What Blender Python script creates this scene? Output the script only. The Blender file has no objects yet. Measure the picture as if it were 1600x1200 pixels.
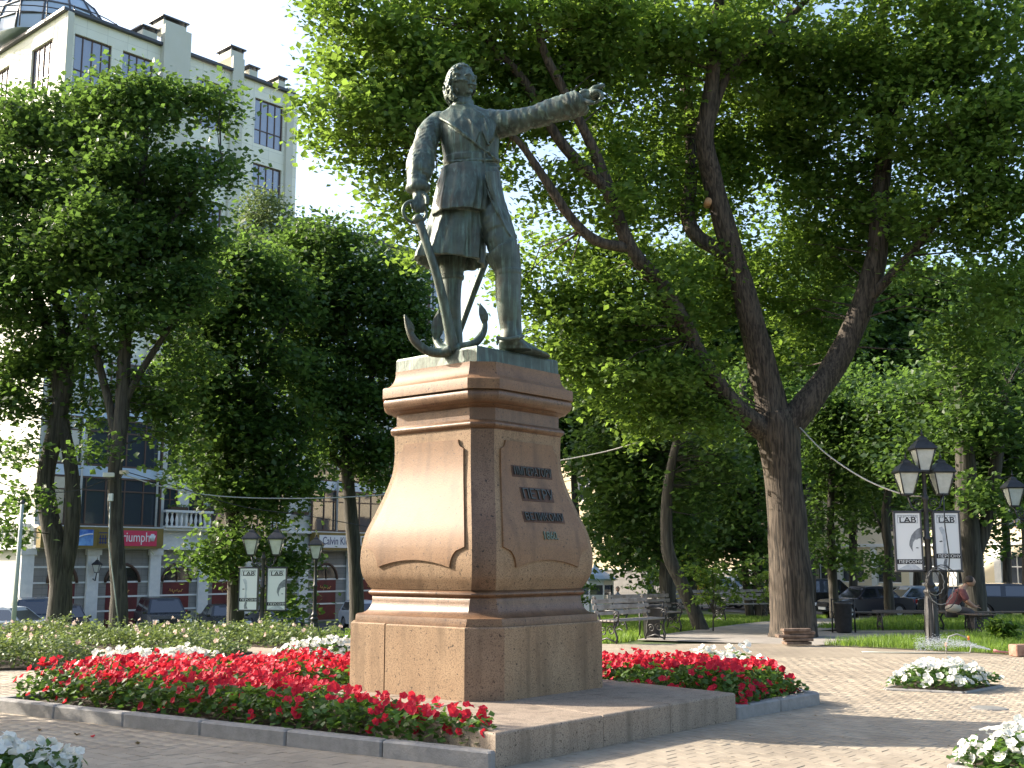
import bpy, bmesh, math, random
import numpy as np
from mathutils import Vector, Matrix, noise as mnoise

random.seed(7); np.random.seed(7)
PI = math.pi
R = math.radians
sc = bpy.context.scene
col = sc.collection

# ---------------------------------------------------------------- camera
CAM_H = 1.6
PITCH = math.atan(278 / 1800.0)
cam_d = bpy.data.cameras.new('camera'); cam = bpy.data.objects.new('camera', cam_d); col.objects.link(cam)
cam_d.sensor_width = 36.0; cam_d.lens = 40.5; cam_d.clip_start = 0.1; cam_d.clip_end = 3000
cam.location = (0, 0, CAM_H); cam.rotation_euler = (PI / 2 + PITCH, 0, 0)
sc.camera = cam

# ---------------------------------------------------------------- world and sun
SUN_HEADING, SUN_ELEV = -72.0, 28.5
world = bpy.data.worlds.new('World'); sc.world = world; world.use_nodes = True
wn = world.node_tree
sky = wn.nodes.new('ShaderNodeTexSky'); sky.sky_type = 'NISHITA'; sky.sun_disc = False
sky.sun_elevation = R(SUN_ELEV); sky.sun_rotation = R(SUN_HEADING % 360)
sky.air_density = 1.0; sky.dust_density = 3.2; sky.ozone_density = 1.0
bgn = wn.nodes['Background']; bgn.inputs[1].default_value = 0.15
wn.links.new(sky.outputs[0], bgn.inputs[0])
sun_d = bpy.data.lights.new('sun', 'SUN'); sun = bpy.data.objects.new('sun', sun_d); col.objects.link(sun)
sun_d.energy = 4.4; sun_d.angle = R(0.5); sun_d.color = (1.0, 0.9, 0.76)
_sd = Vector((math.sin(R(SUN_HEADING)) * math.cos(R(SUN_ELEV)), math.cos(R(SUN_HEADING)) * math.cos(R(SUN_ELEV)), math.sin(R(SUN_ELEV))))
sun.rotation_euler = _sd.to_track_quat('Z', 'Y').to_euler(); sun.location = _sd * 60
sc.view_settings.view_transform = 'Standard'
try: sc.view_settings.look = 'None'
except Exception: pass
sc.view_settings.gamma = 1; sc.view_settings.exposure = 1.5
sc.view_settings.use_curve_mapping = False
sc.render.engine = 'CYCLES'
try:
    sc.cycles.use_denoising = True
    sc.cycles.max_bounces = 6; sc.cycles.transparent_max_bounces = 8
    sc.cycles.diffuse_bounces = 3; sc.cycles.glossy_bounces = 2; sc.cycles.transmission_bounces = 3
except Exception: pass

# ---------------------------------------------------------------- coordinates
_cp, _sp = math.cos(PITCH), math.sin(PITCH)
def ray(px, py):
    dx, dy = px - 800, 600 - py
    return (dx / 1800, (1800 * _cp - dy * _sp) / 1800, (1800 * _sp + dy * _cp) / 1800)
def P(px, py, Y):
    "point of the place at depth Y that was measured at px, py of the photograph"
    r = ray(px, py); t = Y / r[1]
    return Vector((t * r[0], Y, CAM_H + t * r[2]))
def G(px, py, z=0.0):
    "point measured at px, py lying on the level z"
    r = ray(px, py); t = (z - CAM_H) / r[2]
    return Vector((t * r[0], t * r[1], z))
def sstep(a, b, x):
    t = min(1, max(0, (x - a) / (b - a))); return t * t * (3 - 2 * t)
def ground_z(x, y):
    "level square; behind the rose beds the left side steps down to the street, the right side falls gently"
    left = min(1, max(0, (-0.5 - x) / 4)); left = left * left * (3 - 2 * left)
    return -(left * (1.1 * sstep(25.8, 30.5, y) + 0.8 * sstep(31, 58, y)) + (1 - left) * 1.05 * sstep(30, 60, y))
def on_ground(px, py, Y=None):
    "x, y, z where a foot measured at px,py meets the terrain"
    z = 0.0
    for _ in range(30):
        g = G(px, py, z) if (py > 882) else P(px, py, 80)
        z = 0.6 * z + 0.4 * ground_z(g.x, g.y)
    return G(px, py, z)
A0 = R(40)
U = Vector((math.sin(A0), math.cos(A0), 0)); V = Vector((-math.cos(A0), math.sin(A0), 0))
ZUP = Vector((0, 0, 1))

# ---------------------------------------------------------------- mesh helpers
class MB:
    def __init__(s): s.v = []; s.f = []; s.sm = []
    def add(s, vs, fs, smooth=False):
        b = len(s.v); s.v += [tuple(p) for p in vs]
        for f in fs: s.f.append(tuple(b + i for i in f)); s.sm.append(smooth)
    def box(s, c, d, rz=0.0, M=None, smooth=False):
        hx, hy, hz = d[0] / 2, d[1] / 2, d[2] / 2
        m = M if M is not None else Matrix.Rotation(rz, 3, 'Z')
        c = Vector(c)
        vs = [c + m @ Vector((x * hx, y * hy, z * hz)) for z in (-1, 1) for y in (-1, 1) for x in (-1, 1)]
        s.add(vs, [(0, 2, 3, 1), (4, 5, 7, 6), (0, 1, 5, 4), (2, 6, 7, 3), (0, 4, 6, 2), (1, 3, 7, 5)], smooth)
        return s
    def bbox(s, c, d, b=0.01, rz=0.0):
        "box with bevelled top and vertical edges"
        hx, hy = d[0] / 2, d[1] / 2; z0, z1 = -d[2] / 2, d[2] / 2
        def ring(ix, k, z):
            a, bb = hx - ix, hy - ix
            return [(-a + k, -bb, z), (a - k, -bb, z), (a, -bb + k, z), (a, bb - k, z), (a - k, bb, z), (-a + k, bb, z), (-a, bb - k, z), (-a, -bb + k, z)]
        m = Matrix.Rotation(rz, 3, 'Z'); c = Vector(c)
        rings = [ring(b, b, z0), ring(0, b, z0 + b), ring(0, b, z1 - b), ring(b, b, z1)]
        s.loft([[c + m @ Vector(p) for p in r] for r in rings]); return s
    def loft(s, rings, caps=True, smooth=False, closed=True):
        n = len(rings[0]); vs = [p for r in rings for p in r]; fs = []
        for i in range(len(rings) - 1):
            for j in range(n if closed else n - 1):
                k = (j + 1) % n
                fs.append((i * n + j, i * n + k, (i + 1) * n + k, (i + 1) * n + j))
        if caps and closed:
            fs.append(tuple(reversed(range(n)))); fs.append(tuple(range((len(rings) - 1) * n, len(rings) * n)))
        s.add(vs, fs, smooth); return s
    def tube(s, path, rad, n=8, caps=True, smooth=True, flat=1.0, up=None):
        path = [Vector(p) for p in path]
        if not hasattr(rad, '__len__'): rad = [rad] * len(path)
        rings = []; prev = None
        for i, p in enumerate(path):
            d = (path[min(i + 1, len(path) - 1)] - path[max(i - 1, 0)])
            if d.length < 1e-9: d = Vector((0, 0, 1))
            d.normalize()
            if prev is None:
                a = Vector(up) if up else (Vector((0, 0, 1)) if abs(d.z) < 0.9 else Vector((1, 0, 0)))
            else: a = prev
            x = a - d * a.dot(d)
            if x.length < 1e-6: x = d.orthogonal()
            x.normalize(); prev = x; y = d.cross(x)
            rings.append([p + x * (rad[i] * math.cos(2 * PI * k / n)) + y * (rad[i] * flat * math.sin(2 * PI * k / n)) for k in range(n)])
        s.loft(rings, caps, smooth); return s
    def prism(s, poly, z0, z1):
        n = len(poly)
        vs = [(p[0], p[1], z0) for p in poly] + [(p[0], p[1], z1) for p in poly]
        fs = [tuple(reversed(range(n))), tuple(range(n, 2 * n))] + [(i, (i + 1) % n, n + (i + 1) % n, n + i) for i in range(n)]
        s.add(vs, fs); return s
    def lathe(s, prof, c=(0, 0, 0), n=16, smooth=True, axis=None):
        c = Vector(c)
        rings = [[c + Vector((r * math.cos(2 * PI * k / n), r * math.sin(2 * PI * k / n), z)) for k in range(n)] for r, z in prof]
        s.loft(rings, True, smooth); return s
    def quad(s, a, b, c, d): s.add([a, b, c, d], [(0, 1, 2, 3)]); return s
    def ball(s, c, r, n=8, m=6, sc3=(1, 1, 1)):
        c = Vector(c); rings = []
        for i in range(m + 1):
            t = PI * i / m; rr = max(1e-4, math.sin(t))
            rings.append([c + Vector((r * sc3[0] * rr * math.cos(2 * PI * k / n), r * sc3[1] * rr * math.sin(2 * PI * k / n), -r * sc3[2] * math.cos(t))) for k in range(n)])
        s.loft(rings, True, True); return s
    def xform(s, M):
        s.v = [tuple(M @ Vector(p)) for p in s.v]; return s
    def build(s, name, mat, parent=None, world=True, kind=None):
        me = bpy.data.meshes.new(name); me.from_pydata(s.v, [], s.f)
        if any(s.sm): me.polygons.foreach_set('use_smooth', s.sm)
        if mat: me.materials.append(mat)
        return link(name, me, parent, world, kind)

def chain_loc(o):
    L = Vector((0, 0, 0))
    while o is not None: L = L + o.location; o = o.parent
    return L
def link(name, me, parent=None, world=True, kind=None):
    o = bpy.data.objects.new(name, me); col.objects.link(o)
    if parent is not None:
        o.parent = parent
        if world: o.location = -chain_loc(parent)
    if kind: o['kind'] = kind
    return o
def tag(o, label=None, cat=None, group=None, kind=None):
    if label: o['label'] = label
    if cat: o['category'] = cat
    if group: o['group'] = group
    if kind: o['kind'] = kind
    return o
def thing(name, loc, label, cat, group=None, rz=0.0):
    o = bpy.data.objects.new(name, None); col.objects.link(o); o.location = loc; o.rotation_euler = (0, 0, rz)
    o.empty_display_size = 0.2
    return tag(o, label, cat, group)
def copy_tree(o, parent=None):
    c = o.copy(); col.objects.link(c); c.parent = parent
    for ch in list(o.children): copy_tree(ch, c)
    return c
def np_mesh(name, verts, faces, mat, tint=None, smooth=False):
    "verts (N,3), faces (M,k) arrays"
    me = bpy.data.meshes.new(name); nv = len(verts); nf, k = faces.shape
    me.vertices.add(nv); me.vertices.foreach_set('co', np.asarray(verts, np.float32).ravel())
    me.loops.add(nf * k); me.loops.foreach_set('vertex_index', faces.astype(np.int32).ravel())
    me.polygons.add(nf); me.polygons.foreach_set('loop_start', np.arange(0, nf * k, k, dtype=np.int32))
    me.polygons.foreach_set('loop_total', np.full(nf, k, np.int32))
    if smooth: me.polygons.foreach_set('use_smooth', np.ones(nf, bool))
    me.update(calc_edges=True)
    if tint is not None:
        at = me.attributes.new('tint', 'FLOAT', 'POINT'); at.data.foreach_set('value', np.asarray(tint, np.float32))
    me.materials.append(mat); me.validate(); return me
def text_mesh(name, body, size, depth, mat, M, parent, sx=1.0, align='CENTER', bold=0.0):
    "lettering as a real mesh; M places the local xy plane of the text in the world"
    cu = bpy.data.curves.new(name, 'FONT'); cu.body = body; cu.size = size; cu.extrude = depth; cu.offset = bold
    cu.align_x = align; cu.align_y = 'CENTER'; cu.resolution_u = 3
    t = bpy.data.objects.new('tmp_text', cu); col.objects.link(t)
    dg = bpy.context.evaluated_depsgraph_get(); dg.update()
    me = bpy.data.meshes.new_from_object(t.evaluated_get(dg)); me.name = name
    bpy.data.objects.remove(t)
    me.transform(M @ Matrix.Diagonal((sx, 1, 1, 1)))
    me.materials.clear(); me.materials.append(mat)
    return link(name, me, parent)
def frame(o, x, y):
    "4x4 with origin o, local x and y axes"
    x = Vector(x).normalized(); y = Vector(y); y = (y - x * y.dot(x)).normalized(); z = x.cross(y)
    M = Matrix((x, y, z)).transposed().to_4x4(); M.translation = Vector(o); return M

# ---------------------------------------------------------------- materials
def mat(name, c, rough=0.7, c2=None, scale=6.0, amt=0.5, metal=0.0, bump=0.0, bscale=40.0, spec=None, detail=5.0, emit=None):
    m = bpy.data.materials.new(name); m.use_nodes = True; nt = m.node_tree; b = nt.nodes['Principled BSDF']
    b.inputs['Roughness'].default_value = rough; b.inputs['Metallic'].default_value = metal
    if spec is not None: b.inputs['Specular IOR Level'].default_value = spec
    tc = nt.nodes.new('ShaderNodeTexCoord')
    if c2 is not None:
        n = nt.nodes.new('ShaderNodeTexNoise'); n.inputs['Scale'].default_value = scale; n.inputs['Detail'].default_value = detail; n.inputs['Roughness'].default_value = 0.65
        nt.links.new(tc.outputs['Object'], n.inputs['Vector'])
        r = nt.nodes.new('ShaderNodeValToRGB'); r.color_ramp.elements[0].position = 0.5 - 0.25 * amt; r.color_ramp.elements[1].position = 0.5 + 0.25 * amt
        r.color_ramp.elements[0].color = (*c, 1); r.color_ramp.elements[1].color = (*c2, 1)
        nt.links.new(n.outputs['Fac'], r.inputs[0]); nt.links.new(r.outputs[0], b.inputs['Base Color'])
    else: b.inputs['Base Color'].default_value = (*c, 1)
    if bump:
        n2 = nt.nodes.new('ShaderNodeTexNoise'); n2.inputs['Scale'].default_value = bscale; n2.inputs['Detail'].default_value = 4
        nt.links.new(tc.outputs['Object'], n2.inputs['Vector'])
        bp = nt.nodes.new('ShaderNodeBump'); bp.inputs['Strength'].default_value = bump; bp.inputs['Distance'].default_value = 0.02
        nt.links.new(n2.outputs['Fac'], bp.inputs['Height']); nt.links.new(bp.outputs[0], b.inputs['Normal'])
    return m
def granite(name, base, dark, light, stain=None, rough=0.55):
    "speckled stone with soft weather patches"
    m = bpy.data.materials.new(name); m.use_nodes = True; nt = m.node_tree; L = nt.links; b = nt.nodes['Principled BSDF']
    tc = nt.nodes.new('ShaderNodeTexCoord')
    def nz(scale, det=3, rg=0.6):
        n = nt.nodes.new('ShaderNodeTexNoise'); n.inputs['Scale'].default_value = scale; n.inputs['Detail'].default_value = det; n.inputs['Roughness'].default_value = rg
        L.new(tc.outputs['Object'], n.inputs['Vector']); return n
    def ramp(src, p0, p1, c0, c1):
        r = nt.nodes.new('ShaderNodeValToRGB'); r.color_ramp.elements[0].position = p0; r.color_ramp.elements[1].position = p1
        r.color_ramp.elements[0].color = c0; r.color_ramp.elements[1].color = c1; L.new(src, r.inputs[0]); return r
    def mix(f, a, c, mode='MIX'):
        x = nt.nodes.new('ShaderNodeMixRGB'); x.blend_type = mode
        if isinstance(f, float): x.inputs[0].default_value = f
        else: L.new(f, x.inputs[0])
        for i, q in ((1, a), (2, c)):
            if isinstance(q, tuple): x.inputs[i].default_value = (*q, 1)
            else: L.new(q, x.inputs[i])
        return x
    patch = ramp(nz(1.7, 6, 0.7).outputs['Fac'], 0.32, 0.68, (*base, 1), (*light, 1))
    sp = ramp(nz(95, 2).outputs['Fac'], 0.36, 0.5, (1, 1, 1, 1), (0, 0, 0, 1))
    c1 = mix(sp.outputs[0], patch.outputs[0], dark)
    c1.inputs[0].default_value = 0.5
    mlt = nt.nodes.new('ShaderNodeMath'); mlt.operation = 'MULTIPLY'; mlt.inputs[1].default_value = 0.8; L.new(sp.outputs[0], mlt.inputs[0]); L.new(mlt.outputs[0], c1.inputs[0])
    sp2 = ramp(nz(30, 3).outputs['Fac'], 0.315, 0.375, (1, 1, 1, 1), (0, 0, 0, 1))
    c2 = mix(sp2.outputs[0], c1.outputs[0], tuple(0.45 * x for x in dark))
    sp3 = ramp(nz(7.5, 4, 0.75).outputs['Fac'], 0.235, 0.27, (1, 1, 1, 1), (0, 0, 0, 1)); c2 = mix(sp3.outputs[0], c2.outputs[0], tuple(0.4 * x for x in dark))
    # pits and drips stretched downward
    mp = nt.nodes.new('ShaderNodeMapping'); mp.inputs['Scale'].default_value = (7, 7, 0.7); L.new(tc.outputs['Object'], mp.inputs['Vector'])
    dn = nt.nodes.new('ShaderNodeTexNoise'); dn.inputs['Scale'].default_value = 1.0; dn.inputs['Detail'].default_value = 5; L.new(mp.outputs[0], dn.inputs['Vector'])
    dr = ramp(dn.outputs['Fac'], 0.5, 0.72, (0, 0, 0, 1), (0.75, 0.75, 0.75, 1))
    c3 = mix(dr.outputs[0], c2.outputs[0], stain or tuple(0.55 * x for x in base))
    L.new(c3.outputs[0], b.inputs['Base Color']); b.inputs['Roughness'].default_value = rough
    bp = nt.nodes.new('ShaderNodeBump'); bp.inputs['Strength'].default_value = 0.35; bp.inputs['Distance'].default_value = 0.006
    L.new(nz(60, 4).outputs['Fac'], bp.inputs['Height']); L.new(bp.outputs[0], b.inputs['Normal'])
    return m
def leaf_mat(name, dark, light, trans, tfac=0.35, rough=0.5):
    m = bpy.data.materials.new(name); m.use_nodes = True; nt = m.node_tree; L = nt.links; b = nt.nodes['Principled BSDF']
    at = nt.nodes.new('ShaderNodeAttribute'); at.attribute_name = 'tint'
    r = nt.nodes.new('ShaderNodeValToRGB'); r.color_ramp.elements[0].color = (*dark, 1); r.color_ramp.elements[1].color = (*light, 1)
    L.new(at.outputs['Fac'], r.inputs[0]); L.new(r.outputs[0], b.inputs['Base Color'])
    b.inputs['Roughness'].default_value = rough; b.inputs['Specular IOR Level'].default_value = 0.35
    tr = nt.nodes.new('ShaderNodeBsdfTranslucent')
    r2 = nt.nodes.new('ShaderNodeValToRGB'); r2.color_ramp.elements[0].color = (*[0.6 * x for x in trans], 1); r2.color_ramp.elements[1].color = (*trans, 1)
    L.new(at.outputs['Fac'], r2.inputs[0]); L.new(r2.outputs[0], tr.inputs['Color'])
    mx = nt.nodes.new('ShaderNodeMixShader'); mx.inputs[0].default_value = tfac
    L.new(b.outputs[0], mx.inputs[1]); L.new(tr.outputs[0], mx.inputs[2]); L.new(mx.outputs[0], nt.nodes['Material Output'].inputs['Surface'])
    return m
M = {}
M['granite_pale'] = granite('granite_pale', (0.27, 0.170, 0.092), (0.10, 0.060, 0.036), (0.37, 0.252, 0.148), rough=0.75)
M['granite_red'] = granite('granite_red', (0.15, 0.076, 0.038), (0.065, 0.034, 0.019), (0.235, 0.135, 0.072), rough=0.46)
M['granite_panel'] = granite('granite_panel', (0.205, 0.103, 0.044), (0.12, 0.062, 0.03), (0.27, 0.150, 0.070), rough=0.58)
M['slab'] = granite('platform_granite', (0.255, 0.20, 0.15), (0.11, 0.08, 0.06), (0.34, 0.275, 0.21), rough=0.75)
M['mortar'] = mat('mortar', (0.10, 0.085, 0.07), 0.9)
M['iron'] = mat('cast_iron', (0.018, 0.018, 0.02), 0.45, (0.035, 0.034, 0.036), 12)
M['kerb'] = mat('kerb_concrete', (0.20, 0.195, 0.19), 0.85, (0.29, 0.28, 0.27), 9, 0.8, bump=0.3, bscale=60)
M['soil'] = mat('soil', (0.035, 0.024, 0.016), 0.95, (0.07, 0.05, 0.035), 9, bump=0.6, bscale=25)
M['asphalt'] = mat('asphalt', (0.045, 0.046, 0.05), 0.85, (0.07, 0.07, 0.072), 1.5, bump=0.2, bscale=90)
M['white'] = mat('white_paint', (0.78, 0.78, 0.76), 0.5, (0.68, 0.69, 0.68), 3)
# ================================================================ GROUND
def sheet(name, poly, z, m, parent=None):
    b = MB(); n = len(poly); b.add([(p[0], p[1], z) for p in poly], [tuple(range(n))]); o = b.build(name, m, parent, kind='structure'); return o
xs = np.concatenate([np.linspace(-900, -70, 8), np.linspace(-60, 70, 66), np.linspace(90, 900, 8)])
ys = np.concatenate([np.linspace(-200, -5, 5), np.linspace(0, 24, 5), np.linspace(25, 80, 45), np.linspace(90, 1500, 8)])
vs = []; fs = []
for y in ys:
    for x in xs: vs.append((x, y, ground_z(x, y) - 0.05))
nx = len(xs)
for j in range(len(ys) - 1):
    for i in range(nx - 1): fs.append((j * nx + i, j * nx + i + 1, (j + 1) * nx + i + 1, (j + 1) * nx + i))
m_lawn = mat('lawn_soil', (0.045, 0.075, 0.02), 0.95, (0.09, 0.13, 0.035), 0.9, 0.9, bump=0.5, bscale=14)
g = MB(); g.add(vs, fs, True); g.build('ground', m_lawn, kind='structure')

# paving stones
def pave_mat(name, a, b_, joint=False):
    m = bpy.data.materials.new(name); m.use_nodes = True; nt = m.node_tree; L = nt.links; b = nt.nodes['Principled BSDF']
    tc = nt.nodes.new('ShaderNodeTexCoord')
    n = nt.nodes.new('ShaderNodeTexNoise'); n.inputs['Scale'].default_value = 0.9; n.inputs['Detail'].default_value = 8; n.inputs['Roughness'].default_value = 0.7
    geo = nt.nodes.new('ShaderNodeNewGeometry'); L.new(geo.outputs['Position'], n.inputs['Vector'])
    r = nt.nodes.new('ShaderNodeValToRGB'); r.color_ramp.elements[0].position = 0.3; r.color_ramp.elements[1].position = 0.7
    r.color_ramp.elements[0].color = (*a, 1); r.color_ramp.elements[1].color = (*b_, 1); L.new(n.outputs['Fac'], r.inputs[0])
    at = nt.nodes.new('ShaderNodeAttribute'); at.attribute_name = 'tint'
    oi = nt.nodes.new('ShaderNodeObjectInfo')
    ad = nt.nodes.new('ShaderNodeMath'); ad.operation = 'ADD'; L.new(at.outputs['Fac'], ad.inputs[0]); L.new(oi.outputs['Random'], ad.inputs[1])
    fr = nt.nodes.new('ShaderNodeMath'); fr.operation = 'FRACT'; L.new(ad.outputs[0], fr.inputs[0])
    ml = nt.nodes.new('ShaderNodeMath'); ml.operation = 'MULTIPLY_ADD'; ml.inputs[1].default_value = 0.22; ml.inputs[2].default_value = 0.88; L.new(fr.outputs[0], ml.inputs[0])
    mx = nt.nodes.new('ShaderNodeMixRGB'); mx.blend_type = 'MULTIPLY'; mx.inputs[0].default_value = 1; L.new(r.outputs[0], mx.inputs[1]); L.new(ml.outputs[0], mx.inputs[2])
    out = mx.outputs[0]
    if joint:   # far paving, stones too small to pick apart
        mp = nt.nodes.new('ShaderNodeMapping'); mp.inputs['Rotation'].default_value = (0, 0, A0); L.new(geo.outputs['Position'], mp.inputs['Vector'])
        br = nt.nodes.new('ShaderNodeTexBrick'); br.inputs['Scale'].default_value = 1; br.inputs['Brick Width'].default_value = 0.2; br.inputs['Row Height'].default_value = 0.15; br.inputs['Mortar Size'].default_value = 0.006
        br.inputs['Color1'].default_value = (1, 1, 1, 1); br.inputs['Color2'].default_value = (0.9, 0.9, 0.9, 1); br.inputs['Mortar'].default_value = (0.5, 0.5, 0.5, 1)
        L.new(mp.outputs[0], br.inputs['Vector'])
        m2 = nt.nodes.new('ShaderNodeMixRGB'); m2.blend_type = 'MULTIPLY'; m2.inputs[0].default_value = 1; L.new(out, m2.inputs[1]); L.new(br.outputs['Color'], m2.inputs[2]); out = m2.outputs[0]
    st = nt.nodes.new('ShaderNodeTexNoise'); st.inputs['Scale'].default_value = 0.35; st.inputs['Detail'].default_value = 9; st.inputs['Roughness'].default_value = 0.75; L.new(geo.outputs['Position'], st.inputs['Vector'])
    sr = nt.nodes.new('ShaderNodeValToRGB'); sr.color_ramp.elements[0].position = 0.36; sr.color_ramp.elements[1].position = 0.56; sr.color_ramp.elements[0].color = (0.70, 0.69, 0.68, 1); sr.color_ramp.elements[1].color = (1, 1, 1, 1); L.new(st.outputs['Fac'], sr.inputs[0])
    m3 = nt.nodes.new('ShaderNodeMixRGB'); m3.blend_type = 'MULTIPLY'; m3.inputs[0].default_value = 1; L.new(out, m3.inputs[1]); L.new(sr.outputs[0], m3.inputs[2]); out = m3.outputs[0]
    L.new(out, b.inputs['Base Color']); b.inputs['Roughness'].default_value = 0.85
    n2 = nt.nodes.new('ShaderNodeTexNoise'); n2.inputs['Scale'].default_value = 120; L.new(geo.outputs['Position'], n2.inputs['Vector'])
    bp = nt.nodes.new('ShaderNodeBump'); bp.inputs['Strength'].default_value = 0.3; bp.inputs['Distance'].default_value = 0.003; L.new(n2.outputs['Fac'], bp.inputs['Height']); L.new(bp.outputs[0], b.inputs['Normal'])
    return m
m_pave = pave_mat('paving_stone', (0.30, 0.252, 0.192), (0.38, 0.322, 0.245))
m_pave_far = pave_mat('paving_stone_far', (0.30, 0.252, 0.192), (0.38, 0.322, 0.245), True)
m_grout = mat('paving_grout', (0.13, 0.11, 0.085), 0.95, (0.20, 0.17, 0.13), 5)
PAVE_Y1 = 20.0
plaza = sheet('paving', [(-30, -8), (30, -8), (30, 13), (14, PAVE_Y1 + 0.1), (-14, PAVE_Y1 + 0.1), (-30, PAVE_Y1 + 0.1)], -0.009, m_grout)
# measured outline of the monument's square (platform and flower beds)
K_NEAR = Vector((-0.13, 9.36, 0)); K_LEFT = Vector((-5.62, 12.95, 0)); K_RIGHT = Vector((3.45, 13.52, 0))
K_FAR = Vector((-2.3, 16.3, 0))
def inside(poly, x, y):
    c = False; n = len(poly); j = n - 1
    for i in range(n):
        xi, yi = poly[i][0], poly[i][1]; xj, yj = poly[j][0], poly[j][1]
        if (yi > y) != (yj > y) and x < (xj - xi) * (y - yi) / (yj - yi) + xi: c = not c
        j = i
    return c
SQUARE = [K_NEAR, K_RIGHT, (3.15, 14.6), K_FAR, (-5.2, 14.9), K_LEFT]
ROSE1 = [(-12, 16.9), (-6.95, 17.75), (-6.5, 18.9), (-7.6, 20.6), (-12, 20.6)]
ROSE2 = [(-4.8, 19.7), (-4.6, 20.9), (-10.2, 26.0), (-12.5, 25.8), (-8.2, 22.4)]
ROSE3 = [(-3.4, 21.3), (-3.2, 22.6), (-5.2, 25.4), (-9.0, 26.2), (-6.6, 23.8)]
BED_R = [(4.72, 15.0), (5.55, 14.55), (6.35, 15.35), (5.5, 16.0)]
BED_BR = [(3.42, 9.35), (4.6, 8.0), (5.9, 9.0), (4.6, 10.35)]
BED_BL = [(-5.8, 9.3), (-4.3, 9.3), (-3.1, 8.75), (-3.4, 7.6), (-5.8, 7.8)]
HOLES = [SQUARE, BED_R, BED_BR, BED_BL, ROSE1, ROSE2]
# one interlocking stone: wide ends, narrow waist
def stone_outline(g=0.002):
    L2 = 0.10 - g; w, n_ = 0.0815 - g, 0.0675 - g
    return [(-L2, -w), (-0.062, -w), (-0.038, -n_), (0.038, -n_), (0.062, -w), (L2, -w), (L2, w), (0.062, w), (0.038, n_), (-0.038, n_), (-0.062, w), (-L2, w)]
so = stone_outline()
sv = [(x, y, -0.02) for x, y in so] + [(x, y, -0.003) for x, y in so] + [(x * 0.975, y * 0.97, 0.0) for x, y in so]
sf = []
for k in (0, 12):
    for i in range(12): j = (i + 1) % 12; sf.append((k + i, k + j, k + 12 + j, k + 12 + i))
stop = tuple(range(24, 36))
stone_me = bpy.data.meshes.new('paving_stone'); stone_me.from_pydata(sv, [], sf + [stop]); stone_me.materials.append(m_pave)
at = stone_me.attributes.new('tint', 'FLOAT', 'POINT')
cand = []
for i in range(-140, 200):
    for j in range(-160, 220):
        # long axis along V, rows stacked along U
        c = V * (i * 0.2 + (0.1 if j % 2 else 0)) + U * (j * 0.15)
        x, y = c.x + 0.03, c.y + 8.02
        if y < 8.3 or y > PAVE_Y1 or abs(x) > y * 0.47 + 1.3: continue
        if any(all(inside(h, x + qx, y + qy) for qx in (-0.08, 0.08) for qy in (-0.08, 0.08)) for h in HOLES): continue
        cand.append((y + 0.15 * abs(x) + random.random() * 0.01, x, y))
cand.sort()
near_vis = [c for c in cand if c[2] > 9.25 and abs(c[1]) < c[2] * 0.45]
single = set(id(c) for c in near_vis[:300])
rot = A0
RZ = Matrix.Rotation(math.atan2(V.y, V.x), 3, 'Z')
for c in near_vis[:300]:
    o = bpy.data.objects.new('paving_stone', stone_me); col.objects.link(o); o.parent = plaza
    o.location = (c[1], c[2], random.uniform(-0.0025, 0.0015))
    o.rotation_euler = (random.gauss(0, 0.006), random.gauss(0, 0.006), math.atan2(V.y, V.x) + random.gauss(0, 0.006))
rest = [c for c in cand if id(c) not in single]
base_v = np.array(sv); nb = len(base_v); n = len(rest)
pos = np.array([[c[1], c[2], 0] for c in rest]); pos[:, 2] = np.random.uniform(-0.0025, 0.0015, n)
ang = math.atan2(V.y, V.x) + np.random.normal(0, 0.006, n)
tilt = np.random.normal(0, 0.006, (n, 2))
ca, sa = np.cos(ang)[:, None], np.sin(ang)[:, None]
vx = base_v[:, 0][None] * ca - base_v[:, 1][None] * sa + pos[:, 0:1]
vy = base_v[:, 0][None] * sa + base_v[:, 1][None] * ca + pos[:, 1:2]
vz = base_v[:, 2][None] + pos[:, 2:3] + base_v[:, 0][None] * tilt[:, 0:1] + base_v[:, 1][None] * tilt[:, 1:2]
allv = np.stack([vx, vy, vz], 2).reshape(-1, 3)
quads = np.array(sf + [(24, 25, 34, 35), (25, 26, 33, 34), (26, 27, 32, 33), (27, 28, 31, 32), (28, 29, 30, 31)])
allf = (quads[None] + (np.arange(n) * nb)[:, None, None]).reshape(-1, 4)
me = np_mesh('paving_stones_beyond', allv, allf, m_pave, tint=np.repeat(np.random.rand(n), nb))
link('paving_stones_beyond', me, plaza, kind='stuff')
# far surfaces, too far to pick the stones apart
def patch(name, poly, dz, m, step=1.0, parent=None):
    "flat ground cover that follows the terrain inside a convex outline"
    bm = bmesh.new(); vs = [bm.verts.new((p[0], p[1], 0)) for p in poly]; bm.faces.new(vs)
    x0, x1 = min(p[0] for p in poly), max(p[0] for p in poly); y0, y1 = min(p[1] for p in poly), max(p[1] for p in poly)
    y = math.ceil(y0 / step) * step
    while y < y1:
        bmesh.ops.bisect_plane(bm, geom=bm.verts[:] + bm.edges[:] + bm.faces[:], plane_co=(0, y, 0), plane_no=(0, 1, 0)); y += step
    x = math.ceil(x0 / (step * 4)) * step * 4
    while x < x1:
        bmesh.ops.bisect_plane(bm, geom=bm.verts[:] + bm.edges[:] + bm.faces[:], plane_co=(x, 0, 0), plane_no=(1, 0, 0)); x += step * 4
    for v in bm.verts: v.co.z = ground_z(v.co.x, v.co.y) + dz
    for f in bm.faces:
        if f.normal.z < 0: f.normal_flip()
    me = bpy.data.meshes.new(name); bm.to_mesh(me); bm.free(); me.materials.append(m)
    return link(name, me, parent, kind='structure')
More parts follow.
